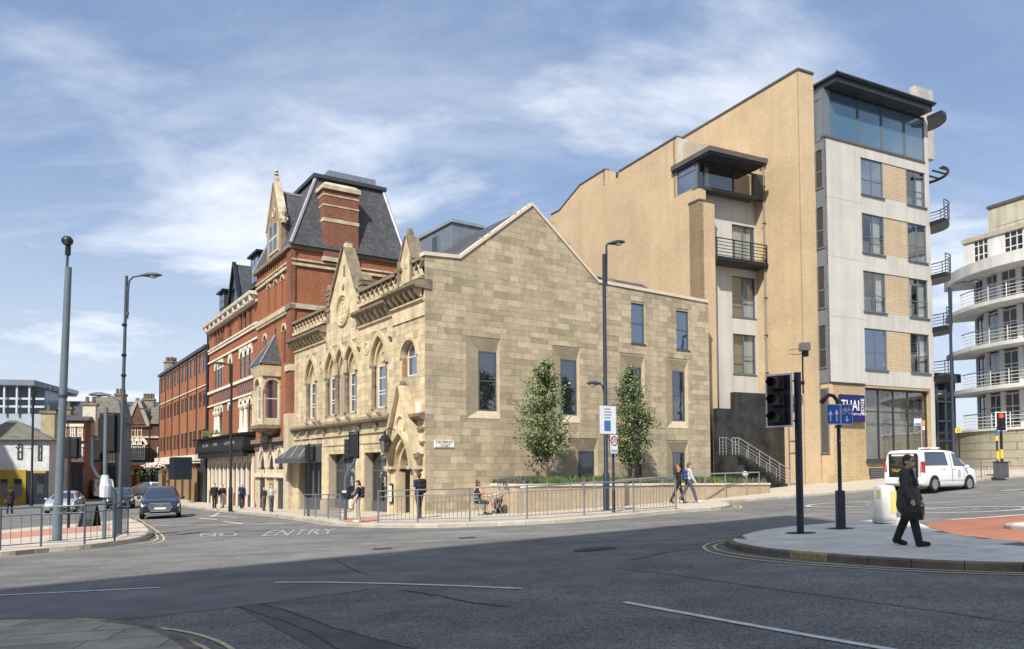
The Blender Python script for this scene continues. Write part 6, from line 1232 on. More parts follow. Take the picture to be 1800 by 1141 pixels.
# traffic signal on the right island
p = base(1407, 938); t = thing('traffic_signal', 'dark signal pole with hooded three lamp head on the right island', 'traffic light', p); zz = lambda y: zat(p, y, 1407)-p.z; k = p.y/1350
MB().tube([(0, 0, -.05), (0, 0, zz(657))], .075, 14).build('pole', DKB, t, smooth=True); MB().tube([(0, 0, zz(657)), (0, 0, zz(655))], .08, 14).build('pole_cap', BLK, t)
hd = thing('signal_head', None, None, (-.45, -.12, 0), R(-42)); hd.parent = t; z0, z1 = zz(748), zz(660)
bd = MB().box(-.27, .0, z0-.02, .27, .035, z1).build('backing_board', SBK, hd, bevel=.01); WB = mat('board_white_edge', (.7, .7, .72), .4, .05)
for a in ((-.29, z0-.04, -.255, z1+.02), (.255, z0-.04, .29, z1+.02), (-.255, z1-.015, .255, z1+.02), (-.255, z0-.04, .255, z0-.005)): MB().box(a[0], -.004, a[1], a[2], .032, a[3]).build('white_border', WB, bd)
for i, cc in enumerate(((.22, .015, .012), (.16, .07, .01), (.02, .10, .05))):
    zc = z1-(z1-z0)*(i+.5)/3; MB().box(-.15, -.13, zc-.145, .15, .0, zc+.145).build('lamp_housing', SBK, hd, bevel=.02); MB().tube([(0, -.125, zc), (0, -.14, zc)], .105, 16).build('lens', mat('lens_%d' % i, cc, .25, .1), hd)
    hm = MB(); pr = [(.118*math.cos(R(a)), .118*math.sin(R(a))) for a in range(-30, 211, 20)]
    hm.loft([[(x, -.13, zc+z) for x, z in pr], [(x*1.02, -.40+.1*(z < 0), zc+z-.02) for x, z in pr]], False, False); hm.build('hood', SBK, hd, smooth=True)
for z in (z1-.12, z0+.1): MB().tube([(-.4, -.05, z), (-.02, 0, z)], .02, 6).build('bracket', BLK, t)
# thin camera stem with a pale box on top of the signal pole
x_ = .125; MB().tube([(x_, .02, zz(692)), (x_, .02, zz(618))], .016, 6).build('camera_stem', DKB, t); bx_ = MB().box(x_-.05, -.1, zz(617), x_+.14, .1, zz(603)).build('detector_box', mat('box_cream', (.52, .47, .36), .6, .1), t, bevel=.008); MB().box(x_+.0, -.07, zz(627), x_+.1, .05, zz(617)).build('camera', BLK, bx_); MB().tube([(x_-.0, 0, zz(617)), (x_-.12, 0, zz(613)), (x_-.3, 0, zz(615)), (x_-.3, 0, zz(622)), (x_-.1, 0, zz(624)), (x_, 0, zz(620))], .006, 5).build('cable', BLK, t); MB().box(0, -.02, zz(676), x_+.02, .05, zz(670)).build('stem_bracket', BLK, t)
# cycle lane sign
p = base(1478, 930); t = thing('cycle_sign', 'blue one way and cycle lane sign on a gooseneck post', 'sign', p); zz = lambda y: zat(p, y, 1478)-p.z; k = p.y/1350
MB().box(-.085, -.085, -.03, .085, .085, zz(862)).build('base_box', DKB, t, bevel=.02); MB().tube([(0, 0, zz(866)), (0, 0, zz(715)), (-.02, 0, zz(704)), (-.1, 0, zz(696)), (-.2, 0, zz(694)), (-.32, 0, zz(702))], .042, 10).build('post', DKB, t, smooth=True); MB().tube([(-.3, 0, zz(701)), (-.38, 0, zz(708))], .055, 8).build('lamp', BLK, t)
sp_ = thing('sign_panel', None, None, (0, -.08, 0), R(10)); sp_.parent = t; SBLU = mat('traffic_blue', (.015, .085, .42), .35, .05)
for a, b in ((-.34, .0), (.005, .3)): 
    q = MB().box(a, -.02, zz(747), b, .0, zz(711)).build('plate', SGG, sp_, bevel=.006); MB().box(a+.004, -.026, zz(746.6), b-.004, -.018, zz(711.4)).build('white_border', SW, q); MB().box(a+.014, -.03, zz(745.4), b-.014, -.02, zz(712.4)).build('blue_face', SBLU, q)
def arrow(x, z0, z1, up=True):
    w = .012; m = MB(); zt, zb = (z1, z0) if up else (z0, z1); d = (zt-zb); m.box(x-w, -.036, min(zb, zt-d*.2), x+w, -.029, max(zb, zt-d*.2)); m.ext([(x-.05, -.0355, zt-d*.4), (x, -.0355, zt), (x+.05, -.0355, zt-d*.4), (x+.032, -.0355, zt-d*.45), (x, -.0355, zt-d*.2), (x-.032, -.0355, zt-d*.45)], (0, .006, 0)); return m.build('arrow', SW, sp_)
arrow(-.25, zz(741), zz(722)); arrow(-.1, zz(741), zz(720)); arrow(.15, zz(742), zz(732), False)
zc = zz(724); 
for x in (.07, .23): MB().tube([(x+.052*math.cos(a*.5236), -.033, zc+.052*math.sin(a*.5236)) for a in range(13)], .006, 4, False).build('bicycle_wheel', SW, sp_)
MB().tube([(.07, -.033, zc), (.11, -.033, zc+.075), (.19, -.033, zc+.075), (.145, -.033, zc), (.07, -.033, zc)], .006, 4).build('bicycle_frame', SW, sp_); MB().tube([(.145, -.033, zc), (.11, -.033, zc+.09)], .006, 4).build('bicycle_seat', SW, sp_); MB().tube([(.23, -.033, zc), (.185, -.033, zc+.1), (.21, -.033, zc+.11)], .006, 4).build('bicycle_fork', SW, sp_)
MB().box(-.07, -.02, zz(752), .06, .05, zz(748)).build('clamp', BLK, t); text_on('post_number', '9', .07, SW, t, (-.0, -.05, zz(775)), (1, 0, 0), (0, 0, 1), .002)
# illuminated bollard
p = base(1556, 920); t = thing('bollard', 'white plastic bollard with yellow panel beside the walking man', 'bollard', p, R(12)); hgt = zat(p, 853, 1556)-p.z; WBO = mat('bollard_white', (.62, .62, .58), .45, .12, 2, streak=.2)
prof = [(.215, .19), (.2, .18), (.195, .175), (.19, .17)]
def ringb(w, d, z, r=.06): 
    out = []
    for sx_, sy_, a0 in ((1, 1, 0), (-1, 1, 90), (-1, -1, 180), (1, -1, 270)):
        for a in (0, 30, 60, 90): out.append((sx_*(w-r)+r*math.cos(R(a0+a)), sy_*(d-r)+r*math.sin(R(a0+a)), z))
    return out
MB().loft([ringb(.2, .18, .12), ringb(.19, .17, hgt-.06), ringb(.17, .15, hgt-.015), ringb(.12, .1, hgt)]).build('shell', WBO, t, smooth=True); MB().loft([ringb(.225, .2, .02), ringb(.225, .2, .13), ringb(.205, .185, .14)]).build('base', mat('bollard_base', (.5, .49, .45), .6, .2, 5), t, smooth=True); MB().loft([ringb(.2, .18, -.03), ringb(.2, .18, .03)]).build('foot', BLK, t)
MB().box(.02, -.185, .25, .17, -.165, hgt-.12).build('yellow_panel', mat('panel_yellow', (.60, .50, .18), .5, .1), t); MB().box(-.2, -.12, hgt-.3, -.185, .02, hgt-.1).build('yellow_panel', MATS['panel_yellow'], t)
for i in range(6): MB().ball((-.19+i*.075, -.205, .075), .012, 5).build('bolt', BLK, t)
# far right signal, cabinet, bus stop flag
p = gp(1762, 838, H); t = thing('traffic_signal', 'red traffic light with white backing board by the curved building', 'traffic light', p); zz = lambda y: zat(p, y, 1762)-p.z; k = p.y/1350
MB().tube([(0, 0, 0), (0, 0, zz(757))], .07, 10).build('pole', BLK, t); MB().tube([(-.24, 0, 0), (-.24, 0, zz(750))], .05, 8).build('pole', DKB, t)
for a, b, x in ((806, 790, .0), (775, 766, -.24), (808, 793, -.22)): MB().tube([(x, 0, zz(a)), (x, 0, zz(b))], .085, 8).build('yellow_band', MATS['bollard_yellow'], t)
MB().tube([(-.24, 0, zz(766)), (-.24, 0, zz(755))], .08, 8).build('blue_band', SGB, t)
bd = MB().box(-.3, -.03, zz(758), .3, .0, zz(724)).build('backing_board', WB, t); MB().box(-.24, -.045, zz(756.5), .24, -.03, zz(725.5)).build('black_face', SBK, bd)
for i, y in enumerate((731, 741, 750.5)): MB().tube([(0, -.05, zz(y)), (0, -.08, zz(y))], .125, 14).build('lens', emis('red_lamp', (.9, .05, .03), 1.6) if i == 0 else SBK, bd); MB().tube([(-.13, -.08, zz(y)), (-.1, -.3, zz(y)+.12), (.1, -.3, zz(y)+.12), (.13, -.08, zz(y))], .012, 5).build('hood', SBK, bd)
p = gp(1760, 840, H); t = thing('control_cabinet', 'dark grey street cabinet under the red traffic light', 'cabinet', p, R(26)); hc = zat(p, 813, 1760)-p.z; MB().box(-.35, -.2, 0, .35, .2, hc).build('box', mat('cabinet_grey', (.08, .09, .10), .5, .15), t, bevel=.02); MB().box(-.38, -.23, hc, .38, .23, hc+.05).build('lid', CHAR, t); MB().box(-.3, -.215, .1, .3, -.2, hc-.08).build('door', MATS['cabinet_grey'], t)
p = gp(1622, 848, H); t = thing('bus_stop_flag', 'bus stop pole with white and orange flag in front of the shop window', 'sign', p, R(10)); zz = lambda y: zat(p, y, 1622)-p.z
MB().tube([(0, 0, 0), (0, 0, zz(735))], .04, 8).build('post', mat('galv', (.35, .36, .36), .5, .1, metal=.5), t); MB().box(-.42, -.03, zz(748), -.02, .0, zz(736)).build('flag', SGW, t); MB().box(-.4, -.035, zz(747), -.04, -.03, zz(744)).build('blue_strip', SGB, t); MB().box(.0, -.03, zz(748), .2, 0, zz(739)).build('orange_flag', mat('flag_orange', (.55, .25, .02), .5), t); MB().box(-.0, -.03, zz(756), .18, .0, zz(749)).build('notice', SGW, t)
p = gp(1686, 843, H); t = thing('hydrant_sign', 'small yellow hydrant sign on a post by the stair tower', 'sign', p); zz = lambda y: zat(p, y, 1682)-p.z; MB().tube([(.05, 0, 0), (.05, 0, zz(752))], .035, 6).build('post', BLK, t); q = MB().box(-.16, -.05, zz(761), .16, -.02, zz(753)).build('plate', MATS['bollard_yellow'], t); text_on('lettering', 'H', .2, BLK, q, (0, -.052, zz(757)), (1, 0, 0), (0, 0, 1), .002)
# hanging flower basket by the office block
p = mod.matrix_basis@tF(Vector((44.5, 1.3, 0))); t = thing('flower_basket', 'hanging basket of pale flowers under the white canopy', 'flower basket', (p.x, p.y, 0)); random.seed(9); fl = MB()
for i in range(420): a, r = random.random()*6.28, abs(random.gauss(0, .75)); q = Vector((r*math.cos(a), r*math.sin(a)*.8, 2.3-abs(random.gauss(0, .35))*(1+r))); d = .1; fl.cur = 0 if q.z > 1.75 else 1; fl.poly([q, q+Vector((d, 0, d)), q+Vector((0, d, d*1.3)), q+Vector((-d, .02, d*.6))])
fl.build('flowers', [mat('petal_pale', (.60, .52, .50), .8, .2, 9), mat('trailing_green', (.07, .10, .05), .8, .3, 9)], t); MB().lathe((0, 0, 0), [(.1, 1.4), (.5, 1.75), (.55, 1.8)], 10).build('basket', BLK, t); MB().tube([(0, 0, 1.8), (.7, -.6, 2.9)], .03, 5).build('chain', BLK, t)
# ================================================================== vehicles
TYRE = mat('tyre', (.014, .014, .015), .85, .1, 5); RIM = mat('alloy', (.40, .41, .42), .35, .1, metal=.7); CGL = glass('car_glass', (.012, .016, .02), .22); LAMP = mat('head_lamp', (.72, .76, .80), .15, .1, coat=.5); TAIL = mat('tail_lamp', (.36, .015, .015), .25, .1, coat=.5); PLT = mat('number_plate', (.62, .62, .58), .5, .05); PLY = mat('number_plate_yellow', (.62, .5, .12), .5, .05); TRIM = mat('black_trim', (.015, .015, .017), .5, .1)
def cat(a, b, c, d, t): return .5*((2*b)+(c-a)*t+(2*a-5*b+4*c-d)*t*t+(3*b-a-3*c+d)*t**3)
class Car:
    def __init__(c, name, label, paint, st, loc, head, group='cars in the street', sc=1., wheels=(-1.35, 1.35, .32), category='car'):
        c.t = thing(name, label, category, loc, math.atan2(head[1], head[0]), group); c.t.scale = (sc, sc, sc); c.st = st; c.pm = paint; c.wh = wheels; nx = len(st)
        c.rings = []
        for x, zs, zb, zr, ws, wb, wr in st:
            h = [(0, zs), (ws*.8, zs), (ws, zs+.06), (wb, zs+(zb-zs)*.45), (wb*.985, zb), (wb*.55+wr*.45, zb+(zr-zb)*.5), (wr, zr-.045*min(1, (zr-zb)*4)), (wr*.62, zr-.0), (0, zr+.012)]
            c.rings.append([Vector((x, y, z)) for y, z in h]+[Vector((x, -y, z)) for y, z in h[-2:0:-1]])
        m = MB(); N = 4; M = 3; nr = len(c.rings[0]); R_ = []
        for i in range((nx-1)*N+1): R_.append([c.S(i/N, j/M) for j in range(nr*M)])
        m.loft(R_); c.body = m.build('body', paint, c.t, smooth=2)
        w0, w1, wr = wheels; hw = max(q[5] for q in st)
        for x in (w0, w1):
            for s in (-1, 1): c.wheel(x, s*(hw-.085), wr, s)
    def S(c, t, r):
        nx = len(c.rings); nr = len(c.rings[0]); i = min(nx-2, int(t)); f = t-i; j = int(math.floor(r)); g = r-j
        rows = [c.rings[max(0, min(nx-1, i+k))] for k in (-1, 0, 1, 2)]
        return cat(*[cat(*[row[(j+k) % nr] for k in (-1, 0, 1, 2)], g) for row in rows], f)
    def patch(c, name, m, t0, t1, r0, r1, T0=None, T1=None, o=.012, par=None, n=7):       # skin patch; T0/T1: limits at r1
        T0 = t0 if T0 is None else T0; T1 = t1 if T1 is None else T1; mb = MB(); ids = []
        for j in range(n+1):
            f = j/n; r = r0+(r1-r0)*f; row = []
            for i in range(n+1):
                t = (t0+(T0-t0)*f)+((t1+(T1-t1)*f)-(t0+(T0-t0)*f))*i/n; p = c.S(t, r); e = .02
                nn = (c.S(min(len(c.rings)-1.001, t+e), r)-c.S(max(0, t-e), r)).cross(c.S(t, r+e)-c.S(t, r-e)); nn = nn.normalized() if nn.length > 1e-9 else Vector((0, 0, 1))
                cen = Vector((p.x, 0, .8)); nn = nn if nn.dot(p-cen) > 0 else -nn
                row.append(mb.p(p+nn*o))
            ids.append(row)
        for j in range(n):
            for i in range(n): mb.face((ids[j][i], ids[j][i+1], ids[j+1][i+1], ids[j+1][i]))
        return mb.build(name, m, par or c.t, smooth=2)
    def both(c, name, m, t0, t1, r0, r1, T0=None, T1=None, **k):
        c.patch(name, m, t0, t1, r0, r1, T0, T1, **k); c.patch(name, m, t0, t1, 16-r0, 16-r1, T0, T1, **k)
    def wheel(c, x, y, r, s):
        a = MB(); prof = [(r*.62, -.1), (r*.9, -.11), (r, -.07), (r, .07), (r*.9, .11), (r*.62, .1)]; n = 20
        a.loft([[(x+q*math.cos(6.28318*k/n), y+w, r+q*math.sin(6.28318*k/n)) for k in range(n)] for q, w in prof], False); w = a.build('wheel', TYRE, c.t, smooth=True)
        MB().loft([[(x+q*math.cos(6.28318*k/n), y+s*d, r+q*math.sin(6.28318*k/n)) for k in range(n)] for q, d in ((r*.66, .105), (r*.6, .09), (r*.56, .05))]).build('rim', RIM, w, smooth=True)
        for k in range(5):
            an = k*1.2566+.3; d = Vector((math.cos(an), 0, math.sin(an))); e = Vector((-d.z, 0, d.x)); o = Vector((x, y+s*.1, r)); MB().loft([[o+d*r*.1+e*.045, o+d*r*.1-e*.045, o+d*r*.1-e*.045+Vector((0, -s*.05, 0)), o+d*r*.1+e*.045+Vector((0, -s*.05, 0))], [o+d*r*.62+e*.03, o+d*r*.62-e*.03, o+d*r*.62-e*.03+Vector((0, -s*.05, 0)), o+d*r*.62+e*.03+Vector((0, -s*.05, 0))]]).build('spoke', RIM, w)
        ar = MB(); y2 = y+s*.1; hm = max(q[5] for q in c.st)
        P = [(x+(r*1.2)*math.cos(R(q)), r+(r*1.2)*math.sin(R(q))) for q in range(-25, 206, 15)]; ar.ext([(px, s*(hm-.05), max(.2, pz)) for px, pz in P], (0, s*.058, 0)); ar.build('wheel_arch', TRIM, c.t)
    def mirrors(c, x, z, m):
        for s in (-1, 1): hw = max(q[5] for q in c.st); MB().ball((x, s*(hw+.1), z), .11, 8, (.6, 1, .75)).build('mirror', m, c.t, smooth=2)
    def box(c, name, m, a, b, bevel=.01): return MB().box(*a, *b).build(name, m, c.t, bevel=bevel)
def paint(name, col, metal=.3): return mat(name, col, .28, .04, 2, metal=metal, coat=.8)
def spot(px, py): p = gp(px, py); return p
# ---- white taxi
TX = [(-2.2, .40, .95, 1.62, .78, .84, .64), (-2.12, .24, .98, 1.80, .86, .90, .70), (-1.0, .2, 1.0, 1.84, .88, .91, .72), (.2, .2, 1.0, 1.80, .88, .91, .72), (.72, .2, 1.0, 1.66, .88, .91, .69), (1.36, .2, 1.01, 1.12, .88, .91, .74), (1.88, .22, .90, .97, .86, .88, .68), (2.14, .28, .70, .79, .78, .80, .6), (2.2, .4, .58, .66, .68, .70, .5)]
pt = spot(1640, 862.5); tx = Car('taxi', 'white taxi people carrier parked at the kerb beside the shop', paint('taxi_white', (.70, .71, .72), .0), TX, pt, (.86, .51), None, 1.04, (-1.38, 1.32, .33), 'taxi')
tx.both('side_window', CGL, 1.15, 2.55, 4.35, 5.8, 1.3, 2.5); tx.both('side_window', CGL, 2.95, 4.75, 4.3, 5.75, 2.95, 3.95); tx.patch('windscreen', CGL, 4.1, 4.92, 6.2, 9.8)
bk = tx.box('rear_door', TRIM, (-2.235, -.68, .62), (-2.17, .68, 1.68), .05); MB().box(-2.245, -.58, 1.1, -2.234, .58, 1.55).build('rear_window', CGL, bk); MB().box(-2.25, -.52, 1.56, -2.24, .52, 1.64).build('rear_sign', PLT, bk)
for s in (-1, 1): tx.box('tail_lamp', TAIL, (-2.225, s*.86-.075, .85), (-2.08, s*.86+.075, 1.32), .02)
tx.box('rear_bumper', tx.pm, (-2.28, -.86, .32), (-2.05, .86, .62), .05); tx.box('number_plate', PLY, (-2.3, -.24, .42), (-2.27, .24, .52), 0)
text_on('lettering', 'TAXI', .2, mat('taxi_yellow', (.7, .5, .03), .5), bk, (-2.25, .3, .92), (0, -1, 0), (0, 0, 1), .003)
rs = tx.box('roof_sign', PLT, (-.35, -.45, 1.83), (-.12, .45, 1.96), .03); text_on('lettering', 'TAXI', .12, mat('taxi_red', (.5, .05, .03), .5), rs, (-.36, 0, 1.9), (0, -1, 0), (0, 0, 1), .003); text_on('lettering', 'TAXI', .1, MATS['taxi_red'], rs, (-.23, -.455, 1.9), (1, 0, 0), (0, 0, 1), .003)
for x in (.05, -.75): 
    for s in (-1, 1): MB().box(x, s*.915-.012, .98, x+.2, s*.915+.012, 1.02).build('door_handle', tx.pm, tx.t)
tx.both('door_seam', TRIM, 2.78, 2.81, 2.6, 5.9, o=.006); tx.both('door_seam', TRIM, 4.3, 4.33, 2.6, 4.2, o=.006); tx.both('door_badge', mat('badge_grey', (.42, .43, .45), .5, .2, 9), 3.35, 3.85, 3.1, 3.9, o=.007); tx.both('rub_strip', mat('strip_grey', (.5, .5, .5), .5), 1.6, 4.3, 2.75, 2.9, o=.012)
tx.mirrors(.98, 1.08, tx.pm); tx.both('head_lamp', LAMP, 6.2, 6.9, 3.7, 4.6); tx.box('roof_rail', TRIM, (-1.9, -.66, 1.82), (-.5, -.62, 1.86), 0)
# ---- dark blue suv coming towards the camera
SV = [(-2.28, .42, .95, 1.1, .70, .76, .55), (-2.15, .28, 1.0, 1.42, .86, .90, .60), (-1.5, .24, 1.02, 1.58, .90, .93, .62), (-.3, .24, 1.02, 1.63, .92, .935, .64), (.45, .24, 1.02, 1.52, .92, .935, .62), (1.25, .24, 1.01, 1.08, .91, .93, .74), (1.85, .25, .93, 1.0, .90, .91, .74), (2.2, .3, .76, .86, .84, .86, .68), (2.3, .42, .62, .70, .74, .76, .55)]
NVP = paint('paint_navy', (.018, .028, .055), .5)
def suv_front(c, grille=True):
    c.both('side_window', CGL, 1.3, 2.55, 4.4, 5.75, 1.7, 2.5); c.both('side_window', CGL, 2.65, 4.6, 4.35, 5.75, 2.65, 3.85); c.patch('windscreen', CGL, 4.08, 4.93, 6.15, 9.85); c.mirrors(.85, 1.08, c.pm); c.both('head_lamp', LAMP, 6.75, 7.55, 3.75, 4.35)
    x = 2.325
    if grille:
        g = MB().ext([(x-.05, y, z) for y, z in ((-.52, .66), (-.42, .45), (.42, .45), (.52, .66), (.46, .82), (-.46, .82))], (.06, 0, 0)).build('grille', mat('grille_grey', (.10, .11, .12), .4, .3, 40), c.t)
        MB().tube([(x+.01, y, z) for y, z in ((-.54, .66), (-.43, .44), (.43, .44), (.54, .66), (.47, .83), (-.47, .83), (-.54, .66))], .016, 5).build('grille_frame', RIM, g); MB().box(x, -.27, .53, x+.03, .27, .63).build('number_plate', PLT, g)
        for k in range(4): MB().tube([(x+.015, -.12+k*.08+.05*math.cos(a*.628), .74+.05*math.sin(a*.628)) for a in range(11)], .008, 4, False).build('badge_ring', RIM, g)
    c.box('bumper_trim', RIM, (2.16, -.72, .29), (2.30, .72, .335), .01)
    for s in (-1, 1): MB().ext([(2.2, s*.60, .36), (2.2, s*.82, .36), (2.2, s*.84, .58), (2.2, s*.74, .6)], (.07, 0, 0)).build('bumper_intake', TRIM, c.t); MB().tube([(2.28, s*.46, .35), (2.25, s*.7, .37), (2.2, s*.86, .5)], .02, 5).build('bumper_blade', RIM, c.t)
    c.box('lower_grille', TRIM, (2.1, -.6, .33), (2.28, .6, .44), .01)
su = Car('parked_suv', 'dark blue suv with bright headlights coming towards the junction', NVP, SV, spot(283, 909.5), (.40, -.917), None, 1.1, (-1.42, 1.4, .37)); suv_front(su); su.t.name = 'suv'
# ---- silver car
HB = [(-2.1, .40, .85, 1.0, .66, .72, .5), (-1.95, .26, .92, 1.26, .82, .86, .56), (-1.3, .22, .94, 1.42, .86, .88, .58), (-.2, .2, .94, 1.47, .87, .89, .6), (.45, .2, .93, 1.36, .87, .89, .58), (1.2, .2, .92, .98, .87, .885, .7), (1.75, .22, .82, .9, .85, .86, .68), (2.05, .28, .64, .74, .78, .8, .6), (2.13, .38, .54, .6, .68, .7, .5)]
def hatch(c):
    c.both('side_window', CGL, 1.4, 2.5, 4.4, 5.75, 1.75, 2.5); c.both('side_window', CGL, 2.62, 4.6, 4.35, 5.75, 2.62, 3.85); c.patch('windscreen', CGL, 4.08, 4.93, 6.15, 9.85); c.mirrors(.8, .98, c.pm); c.both('head_lamp', LAMP, 6.6, 7.5, 3.8, 4.6); c.patch('rear_window', CGL, .4, 1.2, 6.3, 9.7)
    c.box('lower_grille', TRIM, (2.0, -.5, .32), (2.16, .5, .47), .02); c.box('number_plate', PLT, (2.13, -.26, .5), (2.165, .26, .6), 0)
    for s in (-1, 1): c.box('tail_lamp', TAIL, (-2.06, s*.66-.1, .82), (-1.96, s*.66+.1, .98), .02)
hc_ = Car('silver_hatchback', 'pale silver hatchback facing the camera behind the camera mast', paint('paint_silver', (.42, .46, .50), .5), HB, spot(115, 902), (.35, -.94), None, 1.05, (-1.3, 1.3, .31)); hatch(hc_)
dc = Car('dark_hatchback', 'dark car queuing behind the suv in the side street', paint('paint_black', (.02, .025, .035), .4), HB, spot(212, 893), (.42, -.9), None, 1.1, (-1.3, 1.3, .31)); hatch(dc)
ws = Car('white_suv', 'white suv parked across the far end of the side street', paint('paint_white', (.62, .63, .63), .0), SV, spot(254, 871), (-.95, -.3), None, 1.0, (-1.42, 1.4, .37)); suv_front(ws, False)
VN = [(-2.5, .42, 1.05, 1.9, .80, .88, .72), (-2.4, .28, 1.1, 2.0, .9, .95, .8), (-.8, .26, 1.1, 2.03, .92, .96, .82), (.7, .26, 1.1, 2.0, .92, .96, .82), (1.2, .26, 1.1, 1.85, .92, .96, .78), (1.85, .26, 1.12, 1.25, .92, .95, .78), (2.3, .3, .95, 1.05, .86, .9, .7), (2.45, .42, .7, .8, .75, .78, .6)]
vn_ = Car('white_van', 'white panel van seen from behind at the end of the street', MATS['paint_white'], VN, spot(174, 876), (-.62, .78), None, 1.05, (-1.5, 1.45, .35), 'van')
for s in (-1, 1): vn_.box('tail_lamp', TAIL, (-2.53, s*.84-.06, .8), (-2.4, s*.84+.06, 1.2), .02); vn_.box('rear_window', CGL, (-2.53, s*.38-.28, 1.3), (-2.46, s*.38+.28, 1.75), .02)
vn_.box('number_plate', PLY, (-2.54, -.25, .62), (-2.48, .25, .73), 0); vn_.patch('windscreen', CGL, 4.1, 4.92, 6.2, 9.8); vn_.mirrors(1.4, 1.3, TRIM)
# ================================================================== planter, handrail, trees
def LG(p): q = Vector((p.x-CS.x, p.y-CS.y, 0)); return FG.d.dot(q), FG.nrm.dot(q)        # world -> side-wall coordinates (s, n)
WG = lambda s, n: Vector((CS.x, CS.y, 0))+FG.d*s+FG.nrm*n
nF = 4.2
plt = thing('stone_planter', 'long raised stone planter with pale coping along the side wall', 'planter', (CS.x, CS.y, 0), R(34.5))
SP0 = FG(907, 880, nF)[0]; zc0 = FG(905, 855, nF)[1]; SP1 = LG(gp(1335, 866, H))[0]; zc1 = FG(1320, 853, nF)[1]; sm = FG(1160, 851, nF)[0]
PT = lambda s: zc0+(zc1-zc0)*max(0, min(1, (s-SP0)/(SP1-SP0)))
PST = brick('planter_stone', (.43, .35, .24), (.39, .315, .215), (.30, .25, .18), .6, .3, .006, .9, .5, .2, .2, .15)
m = MB(tG); m.loft([[(SP0, nF, -.8), (SP0, nF-.3, -.8), (SP0, nF-.3, PT(SP0)), (SP0, nF, PT(SP0))], [(SP1, nF, -.8), (SP1, nF-.3, -.8), (SP1, nF-.3, PT(SP1)), (SP1, nF, PT(SP1))]]); m.build('front_wall', PST, plt); MB(tG).box(SP0, 2.45, -.8, SP0+.3, nF-.3, PT(SP0)).build('end_wall', PST, plt); MB(tG).box(SP0+1.2, .02, -.8, SP0+1.5, 2.45, PT(SP0)).build('end_wall', PST, plt); MB(tG).box(SP0+.3, 2.45, -.8, SP0+1.5, 2.7, PT(SP0)).build('return_wall', PST, plt)
MB(tG).loft([[(SP0-.05, nF+.05, PT(SP0)), (SP0-.05, nF-.36, PT(SP0)), (SP0-.05, nF-.36, PT(SP0)+.09), (SP0-.05, nF+.05, PT(SP0)+.09)], [(SP1, nF+.05, PT(SP1)), (SP1, nF-.36, PT(SP1)), (SP1, nF-.36, PT(SP1)+.09), (SP1, nF+.05, PT(SP1)+.09)]]).build('coping', COPE, plt); MB(tG).box(SP0-.05, 2.4, PT(SP0), SP0+.36, nF-.36, PT(SP0)+.09).build('end_coping', COPE, plt); MB(tG).box(SP0+.36, 2.4, PT(SP0), SP0+1.5, 2.75, PT(SP0)+.09).build('end_coping', COPE, plt)
MB(tG).poly([(SP0+1.5, .02, PT(SP0)-.06), (SP0+.3, 2.7, PT(SP0)-.06), (SP0+.3, nF-.3, PT(SP0)-.06), (SP1, nF-.3, PT(SP1)-.06), (SP1, .02, PT(SP1)-.06)]).build('soil', mat('soil', (.05, .038, .028), .95, .3, 6), plt)
# planting: leaf tufts
random.seed(12)
GR = [mat('leaf_%d' % i, c, .7, .35, 7) for i, c in enumerate(((.06, .10, .03), (.09, .14, .045), (.13, .18, .06), (.10, .125, .085), (.13, .11, .15)))]
def tuft(mb, c, r, h, n, cur):
    for i in range(n):
        a = random.random()*6.283; q = Vector(c)+Vector((random.gauss(0, r*.5), random.gauss(0, r*.5), 0)); hh = h*random.uniform(.5, 1.1); w = random.uniform(.02, .045); d = Vector((math.cos(a), math.sin(a), 0)); e = Vector((-d.y, d.x, 0)); tip = q+d*random.uniform(.05, .22)+Vector((0, 0, hh)); mid = q+d*.06+Vector((0, 0, hh*.55))
        mb.cur = random.choice(cur); mb.poly([q-e*w*.4, q+e*w*.4, mid+e*w]); mb.poly([q-e*w*.4, mid+e*w, tip]); mb.poly([q-e*w*.4, tip, mid-e*w])
mb = MB(tG); s = SP0+.5
while s < SP1-.3:
    kind = random.choice(((0, 1), (1, 2), (1, 3), (3, 4), (0, 1, 2)))
    for j in range(11): n_ = random.uniform(.4 if s > SP0+1.7 else 2.9, nF-.5); tuft(mb, (s+random.uniform(-.35, .35), n_, PT(s)-.06), .33, random.uniform(.25, .5), 60, kind)
    s += .62
pl_ = mb.build('planting', GR, None, kind='stuff'); pl_.location = (CS.x, CS.y, 0); pl_.rotation_euler = (0, 0, R(34.5)); tag(pl_, 'low mixed green and lavender planting filling the stone planter', 'plants')
# handrail in front of the planter
hr = thing('ramp_handrail', 'pale steel handrail in front of the stone planter', 'railing', (0, 0, 0)); HP = [gp(x, y, H) for x, y in ((915, 907), (962, 905), (1003, 901.5), (1046, 898), (1086, 894), (1126, 890.5), (1165, 886.5), (1205, 883), (1240, 879.5), (1275, 875.5), (1312, 871.5), (1335, 869))]
topy = lambda x: 857-(x-915)*(857-833)/(1240-915) if x < 1240 else 833-(x-1240)*3/95
for (x, p) in zip((915, 962, 1003, 1046, 1086, 1126, 1165, 1205, 1240, 1275, 1312, 1335), HP): z = zat(p, topy(x), x); MB().tube([(p.x, p.y, p.z-.05), (p.x, p.y, z)], .022, 7).build('post', STEEL, hr)
MB().tube([(p.x, p.y, zat(p, topy(x), x)) for x, p in zip((915, 962, 1003, 1046, 1086, 1126, 1165, 1205, 1240, 1275, 1312, 1335), HP)], .028, 8).build('top_rail', STEEL, hr)
